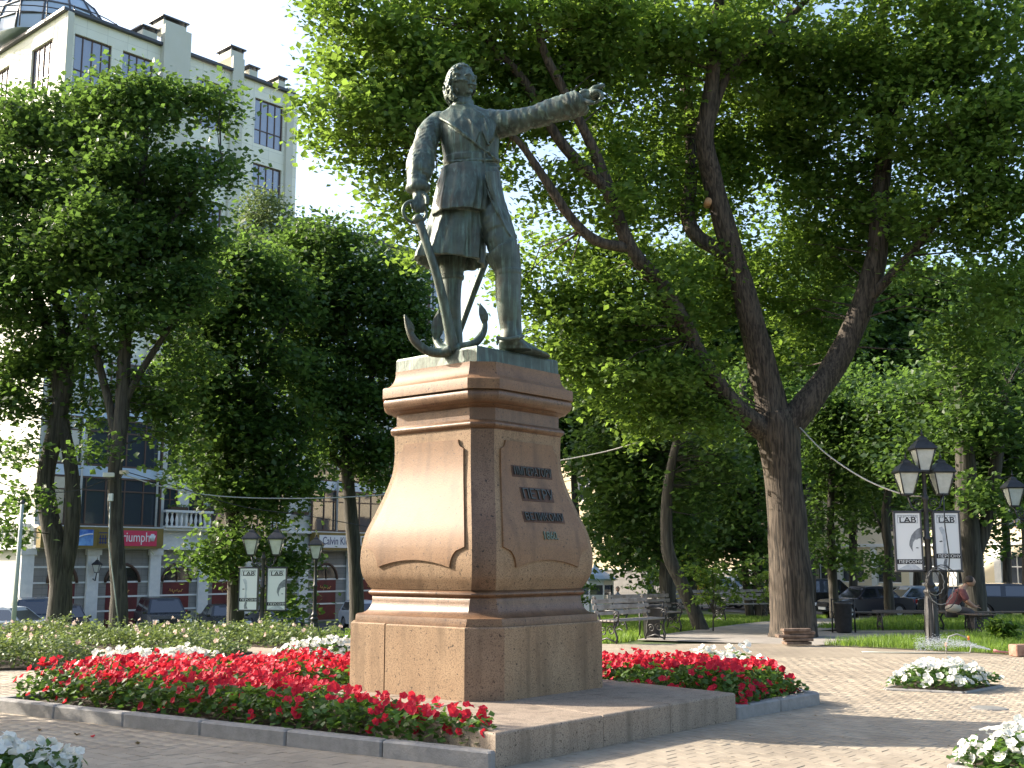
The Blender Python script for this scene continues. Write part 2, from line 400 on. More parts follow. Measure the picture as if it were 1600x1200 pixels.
patch('path', [(-14, PAVE_Y1), (13, PAVE_Y1), (9.2, 20.6), (6.0, 23.0), (5.2, 23.4), (1.9, 23.3), (-1.6, 25.0), (-14, 25.5)], -0.004, m_pave_far)
m_path = mat('grey_path', (0.22, 0.20, 0.18), 0.9, (0.33, 0.30, 0.26), 1.2, bump=0.2, bscale=60)
patch('path', [(5.2, 23.4), (6.0, 23.0), (7.6, 24.6), (15, 26.0), (22, 25.5), (22, 28.3), (14, 28.6), (7.0, 27.6), (3.2, 26.2), (2.6, 24.6)], -0.008, m_path)
patch('path', [(3.2, 26.2), (7.0, 27.6), (12, 33), (20, 41), (16, 43), (9, 36)], -0.012, m_path)
# streets beyond the square
def street(name, a, b, w):
    a = Vector((*a, 0)); b = Vector((*b, 0)); d = (b - a).normalized(); s_ = Vector((-d.y, d.x, 0)) * w / 2
    patch(name, [a + s_, a - s_, b - s_, b + s_], -0.02, M['asphalt'], 1.5)
street('street', (-52, 15), (14, 88), 11)
street('street', (32, 34), (6, 88), 11)
# ================================================================ PLATFORM AND PEDESTAL
PC = Vector((-0.385, 12.78, 0))
PH = 0.27
plat = thing('platform', (PC.x, PC.y, 0), 'low square platform of pale granite slabs under the monument pedestal', 'platform')
def uv(u_, v_, z=0.0): return Vector((K_NEAR.x, K_NEAR.y, 0)) + U2 * u_ + V2 * v_ + Vector((0, 0, z))
U2 = (K_RIGHT - K_NEAR).normalized(); V2 = Vector((-U2.y, U2.x, 0))
V2 = Vector((-0.66, 0.75, 0)).normalized()
PL = 3.72
def slab(name, pts, z0, z1, mt=None, bev=0.018, parent=None):
    "stone block with softened top edges"
    c = sum((Vector(p) for p in pts), Vector()) / len(pts); pts = [Vector((p[0], p[1], 0)) for p in pts]; c.z = 0
    def inset(d): return [p + (c - p).normalized() * d * 1.4 for p in pts]
    g = 0.003
    rings = [[Vector((p.x, p.y, z0)) for p in inset(g)], [Vector((p.x, p.y, z1 - bev)) for p in inset(g)], [Vector((p.x, p.y, z1 - bev * 0.3)) for p in inset(g + bev * 0.3)], [Vector((p.x, p.y, z1)) for p in inset(g + bev)]]
    b = MB(); b.loft(rings); return b.build(name, mt or M['slab'], parent if parent else plat)
NB = PC - U * 1.087 - V * 0.809; NC = PC - V * 1.087 - U * 0.809      # near chamfer of the plinth block
a_ = 1.45
slab('slab', [uv(0, 0), uv(a_ - 0.02, 0), NC + Vector((0, 0.1, 0)), NB + Vector((0, 0.1, 0)), uv(0, 1.25)], 0.0, PH)
slab('slab', [uv(a_ - 0.02, 0), uv(2.5, 0), uv(2.5, 1.6), NC + Vector((0, 0.1, 0))], 0.0, PH)
slab('slab', [uv(2.5, 0), uv(PL, 0), uv(PL, 1.6), uv(2.5, 1.6)], 0.0, PH)
slab('slab', [uv(2.5, 1.6), uv(PL, 1.6), uv(PL, 3.75), uv(2.5, 3.75)], 0.0, PH)
slab('slab', [uv(0, 1.25), NB + Vector((0, 0.1, 0)), uv(1.6, 2.4), uv(0, 2.5)], 0.0, PH)
slab('slab', [uv(0, 2.5), uv(1.6, 2.4), uv(1.6, 3.75), uv(0, 3.75)], 0.0, PH)
slab('slab', [uv(1.6, 2.6), uv(2.5, 2.6), uv(2.5, 3.75), uv(1.6, 3.75)], 0.0, PH)
core = MB(); core.prism([uv(0.06, 0.06), uv(PL - 0.06, 0.06), uv(PL - 0.06, 3.7), uv(0.06, 3.7)], 0.0, PH - 0.02); core.build('mortar_bed', M['mortar'], plat)

PROF = [(0.722, 3.845, 0.18), (0.732, 3.672, 0.19), (0.742, 3.672, 0.19), (0.851, 3.48, 0.22), (0.862, 3.379, 0.24), (0.847, 3.33, 0.23), (0.809, 3.254, 0.21), (0.775, 3.22, 0.2), (0.757, 3.171, 0.2), (0.746, 3.08, 0.19), (0.77, 3.058, 0.19), (0.761, 3.002, 0.18), (0.736, 2.967, 0.18), (0.731, 2.694, 0.18), (0.753, 2.518, 0.17), (0.808, 2.309, 0.17), (0.878, 2.101, 0.17), (0.939, 1.928, 0.17), (0.971, 1.777, 0.17), (0.978, 1.586, 0.17), (0.957, 1.45, 0.17), (0.909, 1.355, 0.17), (0.908, 1.315, 0.17), (0.903, 1.268, 0.17), (0.889, 1.24, 0.18), (0.913, 1.173, 0.19), (0.952, 1.1, 0.2), (1.038, 1.047, 0.24), (1.046, 1.001, 0.25), (1.089, 0.968, 0.26), (1.087, 0.27, 0.28)]
def oct_ring(w, c, z):
    pts = [(-w, -(w - c)), (-(w - c), -w), (w - c, -w), (w, -(w - c)), (w, w - c), (w - c, w), (-(w - c), w), (-w, w - c)]
    return [PC + U * a + V * b + Vector((0, 0, z)) for a, b in pts]
def catmull(pts, n):
    pts = [np.array(p, float) for p in pts]; out = []
    q = [2 * pts[0] - pts[1]] + pts + [2 * pts[-1] - pts[-2]]
    for i in range(1, len(q) - 2):
        for k in range(n):
            t = k / n; a, b, c, d = q[i - 1], q[i], q[i + 1], q[i + 2]
            out.append(0.5 * ((2 * b) + (-a + c) * t + (2 * a - 5 * b + 4 * c - d) * t * t + (-a + 3 * b - 3 * c + d) * t ** 3))
    out.append(pts[-1]); return out
ped = thing('pedestal', (PC.x, PC.y, PH), 'tall bulging pink granite pedestal with chamfered corners under the bronze statue', 'pedestal')
def ped_part(name, prof, mt, smooth=False):
    b = MB(); rings = [oct_ring(w, c, z) for w, z, c in sorted(prof, key=lambda q: q[1])]
    b.loft(rings, True, smooth); o = b.build(name, mt, ped)
    return o
def smooth_verticals(o, ang=35):
    # only the profile direction is smooth, arrises stay sharp
    me = o.data; me.polygons.foreach_set('use_smooth', [True] * len(me.polygons))
    try: me.set_sharp_from_angle(angle=R(ang))
    except Exception: pass
# plinth block in two stones on the left face
W, ZT = 1.087, 0.966
def plinth(us0, us1, name='plinth_block'):
    b = MB()
    def ring(z, ins):
        w = W - ins; c = 0.275
        full = [(-w, -(w - c)), (-(w - c), -w), (w - c, -w), (w, -(w - c)), (w, w - c), (w - c, w), (-(w - c), w), (-w, w - c)]
        return [PC + U * a + V * b_ + Vector((0, 0, z)) for a, b_ in full]
    return b, ring
b, ring = plinth(0, 0)
jv = 0.29       # joint position on the left face
def block(poly, name, z0, z1, mt, bev=0.012):
    c = sum((Vector(p) for p in poly), Vector()) / len(poly)
    def ins(d): return [p + (c - p).normalized() * d * 1.3 for p in poly]
    rings = [[Vector((p.x, p.y, z0)) for p in ins(0.002)], [Vector((p.x, p.y, z1 - bev)) for p in ins(0.002)], [Vector((p.x, p.y, z1)) for p in ins(bev)]]
    q = MB(); q.loft(rings); return q.build(name, mt, ped)
def ub(a, b_): return PC + U * a + V * b_
c_ = 0.275; w_ = 1.09
block([ub(-w_, -(w_ - c_)), ub(-(w_ - c_), -w_), ub(w_ - c_, -w_), ub(w_, -(w_ - c_)), ub(w_, jv), ub(-w_, jv)], 'plinth_block', PH, 0.968, M['granite_pale'])
block([ub(-w_ - 0.004, jv + 0.01), ub(w_, jv + 0.01), ub(w_, w_ - c_), ub(w_ - c_, w_), ub(-(w_ - c_), w_), ub(-w_ - 0.004, w_ - c_)], 'plinth_block', PH, 0.972, M['granite_pale'])
base_prof = [p for p in PROF if 1.2 <= p[1] <= 1.33]
# base moulding: step, cove, torus ring
cove = [(1.046, 0.969, 0.25), (1.046, 1.001, 0.25), (1.038, 1.047, 0.24)] + [(0.893 + 0.128 * (1 - math.sin(t * PI / 2)), 1.05 + 0.175 * (1 - math.cos(t * PI / 2)) , 0.19 + 0.04 * (1 - t)) for t in [i / 9 for i in range(10)]] + [(0.885, 1.24, 0.18)]
smooth_verticals(ped_part('base_moulding', cove, M['granite_red']))
tor = [(0.885, 1.241, 0.175)] + [(0.885 + 0.03 * math.sin(PI * t), 1.243 + 0.072 * t, 0.175) for t in [i / 8 for i in range(9)]] + [(0.885, 1.318, 0.17)]
smooth_verticals(ped_part('base_ring', tor, M['granite_red']))
# bulging shaft
key = [(0.895, 1.319), (0.93, 1.385), (0.962, 1.46), (0.979, 1.58), (0.977, 1.70), (0.966, 1.80), (0.939, 1.928), (0.878, 2.101), (0.808, 2.309), (0.753, 2.518), (0.733, 2.69), (0.731, 2.83), (0.736, 2.966)]
kk = catmull(key, 5)
SH_Z = np.array([k[1] for k in kk]); SH_W = np.array([k[0] for k in kk])
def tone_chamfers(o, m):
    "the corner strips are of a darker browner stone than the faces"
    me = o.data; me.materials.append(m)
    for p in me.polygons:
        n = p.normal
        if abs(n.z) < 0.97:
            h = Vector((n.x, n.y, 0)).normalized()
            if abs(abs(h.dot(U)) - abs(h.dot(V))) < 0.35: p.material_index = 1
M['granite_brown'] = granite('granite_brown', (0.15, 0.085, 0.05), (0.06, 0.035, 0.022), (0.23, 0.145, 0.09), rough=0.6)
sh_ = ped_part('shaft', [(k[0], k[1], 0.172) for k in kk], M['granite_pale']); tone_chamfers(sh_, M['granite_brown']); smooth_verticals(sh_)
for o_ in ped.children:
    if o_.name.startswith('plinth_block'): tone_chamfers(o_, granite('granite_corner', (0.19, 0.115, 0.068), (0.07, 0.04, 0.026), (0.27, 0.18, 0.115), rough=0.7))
rg = [(0.738, 2.967, 0.18)] + [(0.738 + 0.034 * math.sin(PI * t), 2.97 + 0.09 * t, 0.185) for t in [i / 8 for i in range(9)]] + [(0.738, 3.063, 0.19)]
smooth_verticals(ped_part('neck_ring', rg, M['granite_red']))
fr = [(0.728, 3.064, 0.19), (0.728, 3.19, 0.19), (0.757, 3.205, 0.195), (0.775, 3.222, 0.2)] + [(0.775 + 0.077 * math.sin(t * PI / 2), 3.225 + 0.10 * (1 - math.cos(t * PI / 2)), 0.2 + 0.03 * t) for t in [i / 8 for i in range(9)]] + [(0.842, 3.350, 0.23), (0.815, 3.356, 0.22), (0.815, 3.368, 0.22)]
smooth_verticals(ped_part('cornice_moulding', fr, M['granite_red']))
cp = [(0.862, 3.369, 0.235), (0.862, 3.47, 0.235), (0.855, 3.482, 0.235)] + [(0.742 + 0.108 * (1 - math.sin(t * PI / 2)), 3.484 + 0.18 * (1 - math.cos(t * PI / 2)), 0.19 + 0.04 * (1 - t)) for t in [i / 8 for i in range(9)]] + [(0.742, 3.672, 0.19)]
smooth_verticals(ped_part('cornice_cap', cp, M['granite_panel']))

# raised panels with notched corners that follow the swelling faces
def shw(z): return float(np.interp(z, SH_Z, SH_W))
def panel(out, along, thick=0.022):
    ztop, zn, zl, zb = 2.86, 2.765, 1.75, 1.545
    def S(z): return shw(z) - 0.172 - 0.085
    rows = []
    for k in range(6):
        t = k / 5; z = zb + (zl - zb) * t
        # bottom notch, a hollow quarter circle
        r = 0.20; ins = r * (1 - math.sqrt(max(0, 1 - ((zl - z) / (zl - zb)) ** 2))) if False else r * math.sqrt(max(0, 1 - (1 - (zl - z) / (zl - zb)) ** 2))
        rows.append((z, ins))
    for k in range(1, 22): rows.append((zl + (zn - zl) * k / 22, 0.0))
    for k in range(5):
        t = k / 4; z = zn + (ztop - zn) * t
        rows.append((z, 0.075 * math.sqrt(max(0, 1 - (1 - t) ** 2))))
    rows.insert(6, (zl + 0.002, 0.0)); rows.insert(len(rows) - 5, (zn - 0.002, 0.0))
    n = 24; vs = []; fs = []
    H_ = rows[-1][0] - rows[0][0]
    for side in (0, 1):
        for (z, ins) in rows:
            for i in range(n + 1):
                q = -1 + 2 * i / n; s_ = q * (S(z) - ins)
                lift = 0.075 * (1 - (abs(q)) ** 2) * max(0, 1 - (z - zb) / 0.22)
                zz = z + lift
                w = shw(zz) + (thick if side == 0 else -0.02)
                vs.append(PC + out * w + along * s_ + Vector((0, 0, zz)))
    m_ = len(rows); B_ = m_ * (n + 1)
    for j in range(m_ - 1):
        for i in range(n):
            a = j * (n + 1) + i
            fs.append((a, a + 1, a + n + 2, a + n + 1))
    edge = [(0, i) for i in range(n)] + [(j, n) for j in range(m_ - 1)] + [(m_ - 1, i) for i in range(n, 0, -1)] + [(j, 0) for j in range(m_ - 1, 0, -1)]
    idx = [j * (n + 1) + i for j, i in edge]
    for k in range(len(idx)):
        a, c = idx[k], idx[(k + 1) % len(idx)]
        fs.append((c, a, a + B_, c + B_))
    b = MB(); b.add(vs, fs); o = b.build('raised_panel', M['granite_panel'], ped)
    me = o.data; bm = bmesh.new(); bm.from_mesh(me); bmesh.ops.recalc_face_normals(bm, faces=bm.faces); bm.to_mesh(me); bm.free()
    smooth_verticals(o, 40); return o
panel(-U, V); panel(-V, U); panel(U, V); panel(V, U)
# plaques and lettering on the right face
m_plq = mat('dark_bronze_plaque', (0.062, 0.030, 0.019), 0.75, (0.10, 0.05, 0.03), 12)
m_let = mat('letter_bronze', (0.028, 0.03, 0.026), 0.5, (0.05, 0.055, 0.045), 20)
m_let2 = mat('letter_bronze_green', (0.07, 0.11, 0.085), 0.55, (0.13, 0.18, 0.14), 20)
def face_frame(s, z):
    dz = 0.04; w0, w1 = shw(z - dz), shw(z + dz)
    up = (Vector((0, 0, 2 * dz)) - V * (w1 - w0)).normalized()
    o = PC - V * (shw(z) + 0.022) + U * s + Vector((0, 0, z))
    return frame(o, U, up)
for s, z, wd, h, txt, sz in ((0.01, 2.543, 0.68, 0.125, 'ИМПЕРАТОРУ', 0.125), (0.02, 2.302, 0.54, 0.155, 'ПЕТРУ', 0.155), (0.03, 2.062, 0.69, 0.118, 'ВЕЛИКОМУ', 0.120)):
    F = face_frame(s, z); b = MB(); b.bbox((0, 0, 0.0), (wd, h, 0.012), 0.003); b.xform(F); pq = b.build('inscription_plaque', m_plq, ped)
    t = text_mesh('inscription_letters', txt, sz, 0.008, m_let, F @ Matrix.Translation((0, -0.005, 0.012)), pq)
    d = t.data; xsz = [v.co for v in d.vertices]; F_i = F.inverted(); ext = max((F_i @ Vector(c)).x for c in xsz) - min((F_i @ Vector(c)).x for c in xsz)
    k = (wd * 0.93) / ext; d.transform(F @ Matrix.Diagonal((k, 1, 1, 1)) @ F_i)
F = face_frame(0.06, 1.868)
t = text_mesh('date_numerals', '1860.', 0.125, 0.008, m_let2, F @ Matrix.Translation((0, 0, 0.004)) @ Matrix.Diagonal((0.95, 1, 1, 1)), ped)
# ================================================================ BRONZE STATUE
def bronze(name):
    m = bpy.data.materials.new(name); m.use_nodes = True; nt = m.node_tree; L = nt.links; b = nt.nodes['Principled BSDF']
    geo = nt.nodes.new('ShaderNodeNewGeometry')
    def nz(scale, sx=(1, 1, 1), det=5):
        mp = nt.nodes.new('ShaderNodeMapping'); mp.inputs['Scale'].default_value = sx; L.new(geo.outputs['Position'], mp.inputs['Vector'])
        n = nt.nodes.new('ShaderNodeTexNoise'); n.inputs['Scale'].default_value = scale; n.inputs['Detail'].default_value = det; n.inputs['Roughness'].default_value = 0.65
        L.new(mp.outputs[0], n.inputs['Vector']); return n
    def ramp(src, p0, p1, c0, c1):
        r = nt.nodes.new('ShaderNodeValToRGB'); r.color_ramp.elements[0].position = p0; r.color_ramp.elements[1].position = p1
        r.color_ramp.elements[0].color = (*c0, 1); r.color_ramp.elements[1].color = (*c1, 1); L.new(src, r.inputs[0]); return r
    base = ramp(nz(4).outputs['Fac'], 0.35, 0.65, (0.040, 0.052, 0.041), (0.09, 0.112, 0.09))
    streak = ramp(nz(1.0, (24, 24, 1.1), 6).outputs['Fac'], 0.50, 0.64, (0, 0, 0), (1, 1, 1))
    patina = ramp(nz(7).outputs['Fac'], 0.42, 0.72, (0.10, 0.15, 0.12), (0.18, 0.25, 0.205))
    mx = nt.nodes.new('ShaderNodeMixRGB'); ml = nt.nodes.new('ShaderNodeMath'); ml.operation = 'MULTIPLY'; ml.inputs[1].default_value = 0.9
    L.new(streak.outputs[0], ml.inputs[0]); L.new(ml.outputs[0], mx.inputs[0]); L.new(base.outputs[0], mx.inputs[1]); L.new(patina.outputs[0], mx.inputs[2])
    # weathered pale green where rain lies: faces turned to the sky
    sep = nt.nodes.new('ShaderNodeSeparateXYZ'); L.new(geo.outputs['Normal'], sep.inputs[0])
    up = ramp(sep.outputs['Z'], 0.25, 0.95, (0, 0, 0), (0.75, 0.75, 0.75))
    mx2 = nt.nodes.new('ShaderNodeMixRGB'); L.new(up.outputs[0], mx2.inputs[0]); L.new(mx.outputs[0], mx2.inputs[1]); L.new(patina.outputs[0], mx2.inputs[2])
    br = ramp(nz(2.3).outputs['Fac'], 0.55, 0.72, (0, 0, 0), (0.6, 0.6, 0.6))
    mx3 = nt.nodes.new('ShaderNodeMixRGB'); L.new(br.outputs[0], mx3.inputs[0]); L.new(mx2.outputs[0], mx3.inputs[1]); mx3.inputs[2].default_value = (0.085, 0.055, 0.035, 1)
    L.new(mx3.outputs[0], b.inputs['Base Color']); b.inputs['Metallic'].default_value = 0.35; b.inputs['Roughness'].default_value = 0.48
    bp = nt.nodes.new('ShaderNodeBump'); bp.inputs['Strength'].default_value = 0.35; bp.inputs['Distance'].default_value = 0.012
    L.new(nz(1.0, (38, 38, 7), 4).outputs['Fac'], bp.inputs['Height']); L.new(bp.outputs[0], b.inputs['Normal'])
    return m
M['bronze'] = bronze('weathered_bronze')
SP = 1 / 139.5      # metres per photograph pixel at the statue
BZ = 3.673
stat = thing('statue', (-0.39, 12.78, BZ), 'green weathered bronze man in a long coat pointing to the right beside an anchor', 'statue')
# bronze plinth plate
ab = R(43.7); Ub = Vector((math.sin(ab), math.cos(ab), 0)); Vb = Vector((-math.cos(ab), math.sin(ab), 0))
def bb_(a, b_, z): return Vector((-0.39, 12.78, z)) + Ub * a + Vb * b_
b = MB(); hw = 0.64
rng = []
for z, w in ((BZ, hw + 0.008), (BZ + 0.15, hw), (BZ + 0.172, hw - 0.008), (BZ + 0.176, hw - 0.02)):
    row = []
    for e in range(4):
        A, B = [(-1, -1), (1, -1), (1, 1), (-1, 1)][e], [(1, -1), (1, 1), (-1, 1), (-1, -1)][e]
        for k in range(10):
            t = k / 10; q = (A[0] + (B[0] - A[0]) * t, A[1] + (B[1] - A[1]) * t)
            jn = 0.008 * mnoise.noise(Vector((q[0] * 3, q[1] * 3, z * 4)))
            row.append(bb_(q[0] * (w + jn), q[1] * (w + jn), z))
    rng.append(row)
b.loft(rng); b.build('base_plate', M['bronze'], stat)
BT = BZ + 0.176

F = MB()
def hring(pxl, pxr, py, Y, dr, n=56, fold=None, tilt=0.0, sup=1.0):
    "horizontal section: left and right silhouettes in the photograph, depth radius dr in the same px"
    c = P((pxl + pxr) / 2, py, Y); rx = (pxr - pxl) / 2 * SP; ry = dr * SP; out = []
    for k in range(n):
        t = 2 * PI * k / n; m_ = 1.0 + (fold(t) if fold else 0.0)
        cx, sx = math.cos(t), math.sin(t)
        cx = math.copysign(abs(cx) ** sup, cx); sx = math.copysign(abs(sx) ** sup, sx)
        out.append(c + Vector((rx * m_ * cx, ry * m_ * sx, tilt * SP * math.cos(t))))
    return out
def folds(amp, ks, ph=0.0):
    return lambda t: amp * (sum(math.sin(k * t + ph * (i + 1) + i * 1.7) for i, k in enumerate(ks)) / len(ks))
# torso
tor = [(706, 742, 168, 12.62, 20, 0), (696, 758, 174, 12.60, 26, 0), (684, 778, 181, 12.58, 30, 0), (682, 784, 190, 12.56, 33, .0), (686, 783, 203, 12.54, 37, .01), (689, 781, 218, 12.52, 38, .012), (691, 780, 235, 12.52, 37, .012),
       (693, 780, 249, 12.52, 35, .008), (692, 781, 251, 12.52, 37, 0), (692, 781, 259, 12.52, 37, 0), (694, 780, 262, 12.52, 35, .01), (690, 782, 275, 12.5, 39, .025), (684, 785, 295, 12.5, 44, .035), (678, 786, 315, 12.5, 47, .045), (674, 784, 332, 12.5, 50, .05), (675, 782, 340, 12.5, 49, .05)]
F.loft([hring(a, b_, y, Y, d, fold=folds(f, (9, 14, 5), 0.4), sup=0.9) for a, b_, y, Y, d, f in tor], smooth=True)
# front tier of the jacket, hem standing proud with a scalloped edge
ft = [(690, 762, 262, 12.40, 30, .01), (684, 764, 285, 12.38, 34, .03), (678, 764, 310, 12.36, 39, .05), (675, 761, 328, 12.35, 42, .06), (676, 758, 337, 12.35, 43, .06), (680, 754, 337, 12.37, 38, .06), (684, 750, 322, 12.40, 30, .02)]
F.loft([hring(a, b_, y, Y, d, fold=folds(f, (11, 7, 17), 1.1), tilt=2.5) for a, b_, y, Y, d, f in ft], smooth=True)
# lower coat skirt (left and centre), hollow at the hem
def skirt(rows, ks, ph):
    F.loft([hring(a, b_, y, Y, d, fold=folds(f, ks, ph), tilt=t_) for a, b_, y, Y, d, f, t_ in rows], smooth=True)
skirt([(682, 762, 300, 12.5, 40, .02, 0), (673, 762, 335, 12.5, 46, .05, 0), (664, 760, 360, 12.5, 50, .07, 0), (656, 758, 385, 12.5, 53, .12, 0), (649, 756, 404, 12.5, 55, .14, -3), (648, 756, 411, 12.5, 55, .14, -3), (654, 752, 411, 12.5, 49, .09, -3), (664, 746, 392, 12.5, 38, .03, 0)], (9, 13, 6), 0.9)
# coat tail blown behind the forward leg
def ribbon(rows, th):
    "thick cloth sheet; rows of (list of points)"
    top = [[Vector(p) for p in r] for r in rows]; m_ = len(top); n = len(top[0]); vs = []; fs = []
    for s_ in (0, 1):
        for r in top:
            for p in r: vs.append(p + Vector((0, th * (1 if s_ else -1) / 2, 0)))
    B_ = m_ * n
    for j in range(m_ - 1):
        for i in range(n - 1):
            a = j * n + i; fs.append((a, a + 1, a + n + 1, a + n)); fs.append((a + B_, a + n + B_, a + n + 1 + B_, a + 1 + B_))
    ed = [(0, i) for i in range(n - 1)] + [(j, n - 1) for j in range(m_ - 1)] + [(m_ - 1, i) for i in range(n - 1, 0, -1)] + [(j, 0) for j in range(m_ - 1, 0, -1)]
    idx = [j * n + i for j, i in ed]
    for k in range(len(idx)):
        a, c = idx[k], idx[(k + 1) % len(idx)]; fs.append((c, a, a + B_, c + B_))
    F.add(vs, fs, True)
tl = []
for j in range(9):
    t = j / 8; y = 268 + 104 * t
    xl = 757 + 14 * t + 26 * t * t; xr = 781 + 12 * t + 16 * t * t; row = []
    for i in range(7):
        q = i / 6; yy = y + (0 if t < 1 else (4 * q - 3)) ; row.append(P(xl + (xr - xl) * q, yy, 12.14 + 0.06 * t + 0.20 * q * q + 0.02 * math.sin(q * 9 + t * 4)))
    tl.append(row)
ribbon(tl, 0.06)
F.loft([hring(a, b_, y, Y, d, fold=folds(f, (7, 11), 2.0)) for a, b_, y, Y, d, f in [(750, 782, 290, 12.75, 24, 0), (752, 790, 330, 12.8, 24, .06), (762, 802, 352, 12.85, 18, .08), (790, 806, 371, 12.85, 9, .08)]], smooth=True)
def ptube(pts, rr, n=20, flat=1.0, wr=None, up=None):
    "limb through photograph-measured points (px, py, Y) with radii in px; wr adds cloth wrinkles"
    path = [np.array(P(*p)) for p in pts]; k = 6
    pp = catmull(path, k); rads = [r_[0] for r_ in catmull([np.array([r_]) for r_ in rr], k)]
    b = MB(); b.tube(pp, [max(0.2, r_) * SP for r_ in rads], n=n, flat=flat, up=up)
    if wr:
        out = []
        ctr = [Vector(q) for q in pp]
        for i, v in enumerate(b.v):
            ring_i = i // n; c = ctr[ring_i]; v = Vector(v); d = v - c; th = 2 * PI * (i % n) / n
            q_ = Vector((ring_i * wr[1] * 0.55 + 0.8 * math.sin(th + 1.1), math.cos(th) * 0.8, math.sin(th) * 0.8 + len(pts))); nz_ = mnoise.noise(q_) * 1.5
            a = wr[0] * (1.0 - 2.6 * abs(nz_)) + 0.5 * wr[0] * mnoise.noise(q_ * 2.3)
            out.append(c + d * (1 + a))
        b.v = out
    F.add(b.v, b.f, True)
# arm hanging to the anchor ring (left in the picture)
ptube([(690, 193, 12.55), (673, 204, 12.48), (666, 224, 12.40), (659, 245, 12.30), (656, 263, 12.22), (653, 281, 12.18), (653, 294, 12.16)], [17, 18.5, 19, 20.5, 21, 16.5, 17], wr=(0.05, 0.8), n=28)
ptube([(653, 287, 12.17), (653, 296, 12.15), (653, 301, 12.15)], [16, 19, 12], n=28)
ptube([(654, 296, 12.15), (655, 306, 12.13), (656, 316, 12.1)], [9, 10.5, 9])            # back of the hand
for i, (a, b_, c) in enumerate((((650, 309), (645, 320), (648, 329)), ((654, 312), (650, 324), (653, 332)), ((659, 313), (656, 325), (658, 333)), ((663, 312), (661, 322), (662, 330)))):
    ptube([(*a, 12.07), (*b_, 12.03), (*c, 12.05)], [4.2, 3.9, 2.8], n=10)
ptube([(661, 302, 12.08), (667, 310, 12.02), (667, 320, 12.0)], [4.3, 4, 2.8], n=10)
# pointing arm
ptube([(762, 192, 12.55), (780, 194, 12.48), (802, 191, 12.42), (826, 185, 12.36), (850, 178, 12.30), (875, 170, 12.25), (893, 165, 12.22), (905, 161, 12.2)], [22, 22, 20, 17.5, 18.5, 19.5, 20.5, 20], wr=(0.06, 0.85), n=28)
ptube([(898, 163, 12.21), (906, 160, 12.2), (909, 158, 12.2)], [18, 21.5, 17], n=28)
# hand with five fingers, the first stretched out
ptube([(902, 158, 12.2), (911, 153, 12.19), (922, 149, 12.17)], [8, 9.5, 9.5], flat=0.7)
ptube([(906, 146, 12.18), (914, 144, 12.17), (922, 144, 12.16)], [4, 5, 5], n=12)
ptube([(920, 144, 12.16), (929, 138, 12.13), (937, 135, 12.12), (945, 132.5, 12.12)], [5, 4.2, 3.8, 2.6], n=12)
ptube([(923, 146, 12.12), (934, 143, 12.08), (940, 149, 12.07), (937, 156, 12.08)], [4.8, 4.2, 3.8, 2.8], n=12)
ptube([(923, 149, 12.19), (933, 147, 12.2), (938, 153, 12.19), (934, 159, 12.18)], [4.8, 4.1, 3.7, 2.8], n=12)
ptube([(922, 153, 12.24), (930, 152, 12.26), (934, 157, 12.25), (930, 161, 12.23)], [4.3, 3.8, 3.3, 2.5], n=12)
ptube([(912, 157, 12.12), (920, 160, 12.05), (929, 161, 12.03)], [4.6, 4.2, 3], n=12)
# shoulders, collar, neck
F.ball(P(686, 193, 12.55), 20 * SP, 20, 14, (1.0, 1.0, 0.95)); F.ball(P(771, 192, 12.52), 21 * SP, 20, 14, (1.05, 1.0, 0.95))
ptube([(723, 182, 12.58), (723, 168, 12.56), (723, 150, 12.55)], [19, 15, 14.5], n=24)
for y, r_ in ((160, 17.5), (165, 18.2)): ptube([(723, y - 1.5, 12.555), (723, y + 2.5, 12.555)], [r_, r_], n=24)
# lapels and scarf
def flap(pts, th=0.05):
    c = sum((P(*p) for p in pts), Vector()) / len(pts); front = [P(*p) for p in pts]
    vs = [p + Vector((0, -0.01, 0)) for p in front] + [p + Vector((0, th, 0)) for p in front]; n = len(pts)
    F.add(vs, [tuple(range(n)), tuple(reversed(range(n, 2 * n)))] + [(i, n + i, n + (i + 1) % n, (i + 1) % n) for i in range(n)])
flap([(704, 164, 12.45), (722, 172, 12.36), (737, 168, 12.38), (752, 176, 12.34), (757, 181, 12.33), (738, 184, 12.31), (720, 181, 12.33), (700, 172, 12.42)], 0.10)
flap([(683, 181, 12.44), (700, 170, 12.42), (722, 180, 12.32), (735, 186, 12.27), (750, 205, 12.24), (744, 220, 12.235), (722, 205, 12.25), (706, 194, 12.28)], 0.10)
flap([(752, 178, 12.36), (765, 182, 12.35), (776, 196, 12.32), (772, 214, 12.28), (762, 226, 12.26), (754, 208, 12.25)], 0.08)
# sash edge across the chest, belt and coat front
def ridge(pts, rr, n=10, flat=0.6): ptube(pts, rr, n=n, flat=flat)
ridge([(686, 184, 12.42), (706, 195, 12.28), (728, 212, 12.24), (750, 229, 12.24), (770, 245, 12.29), (781, 254, 12.42)], [2.2, 2.4, 2.4, 2.4, 2.2, 2])
ridge([(757, 182, 12.34), (760, 196, 12.27), (766, 214, 12.27)], [1.6, 1.6, 1.2])
for dy, rr in ((250, 2.2), (261, 2.0)):
    ridge([(692, dy + 2, 12.5), (706, dy + 3, 12.31), (730, dy + 1, 12.25), (755, dy, 12.27), (772, dy, 12.34), (781, dy, 12.5)], [rr] * 6, flat=1)
ridge([(757, 232, 12.25), (758, 262, 12.26), (759, 290, 12.22), (762, 318, 12.22)], [1.8, 1.8, 2.2, 2.4])
ridge([(760, 292, 12.13), (767, 312, 12.13), (777, 332, 12.15), (792, 352, 12.2), (802, 371, 12.28)], [1.2, 1.6, 2, 2, 1.6])
for yb in (226, 238, 272, 284, 296, 308): F.ball(P(764, yb, 12.245), 2.2 * SP, 8, 6)
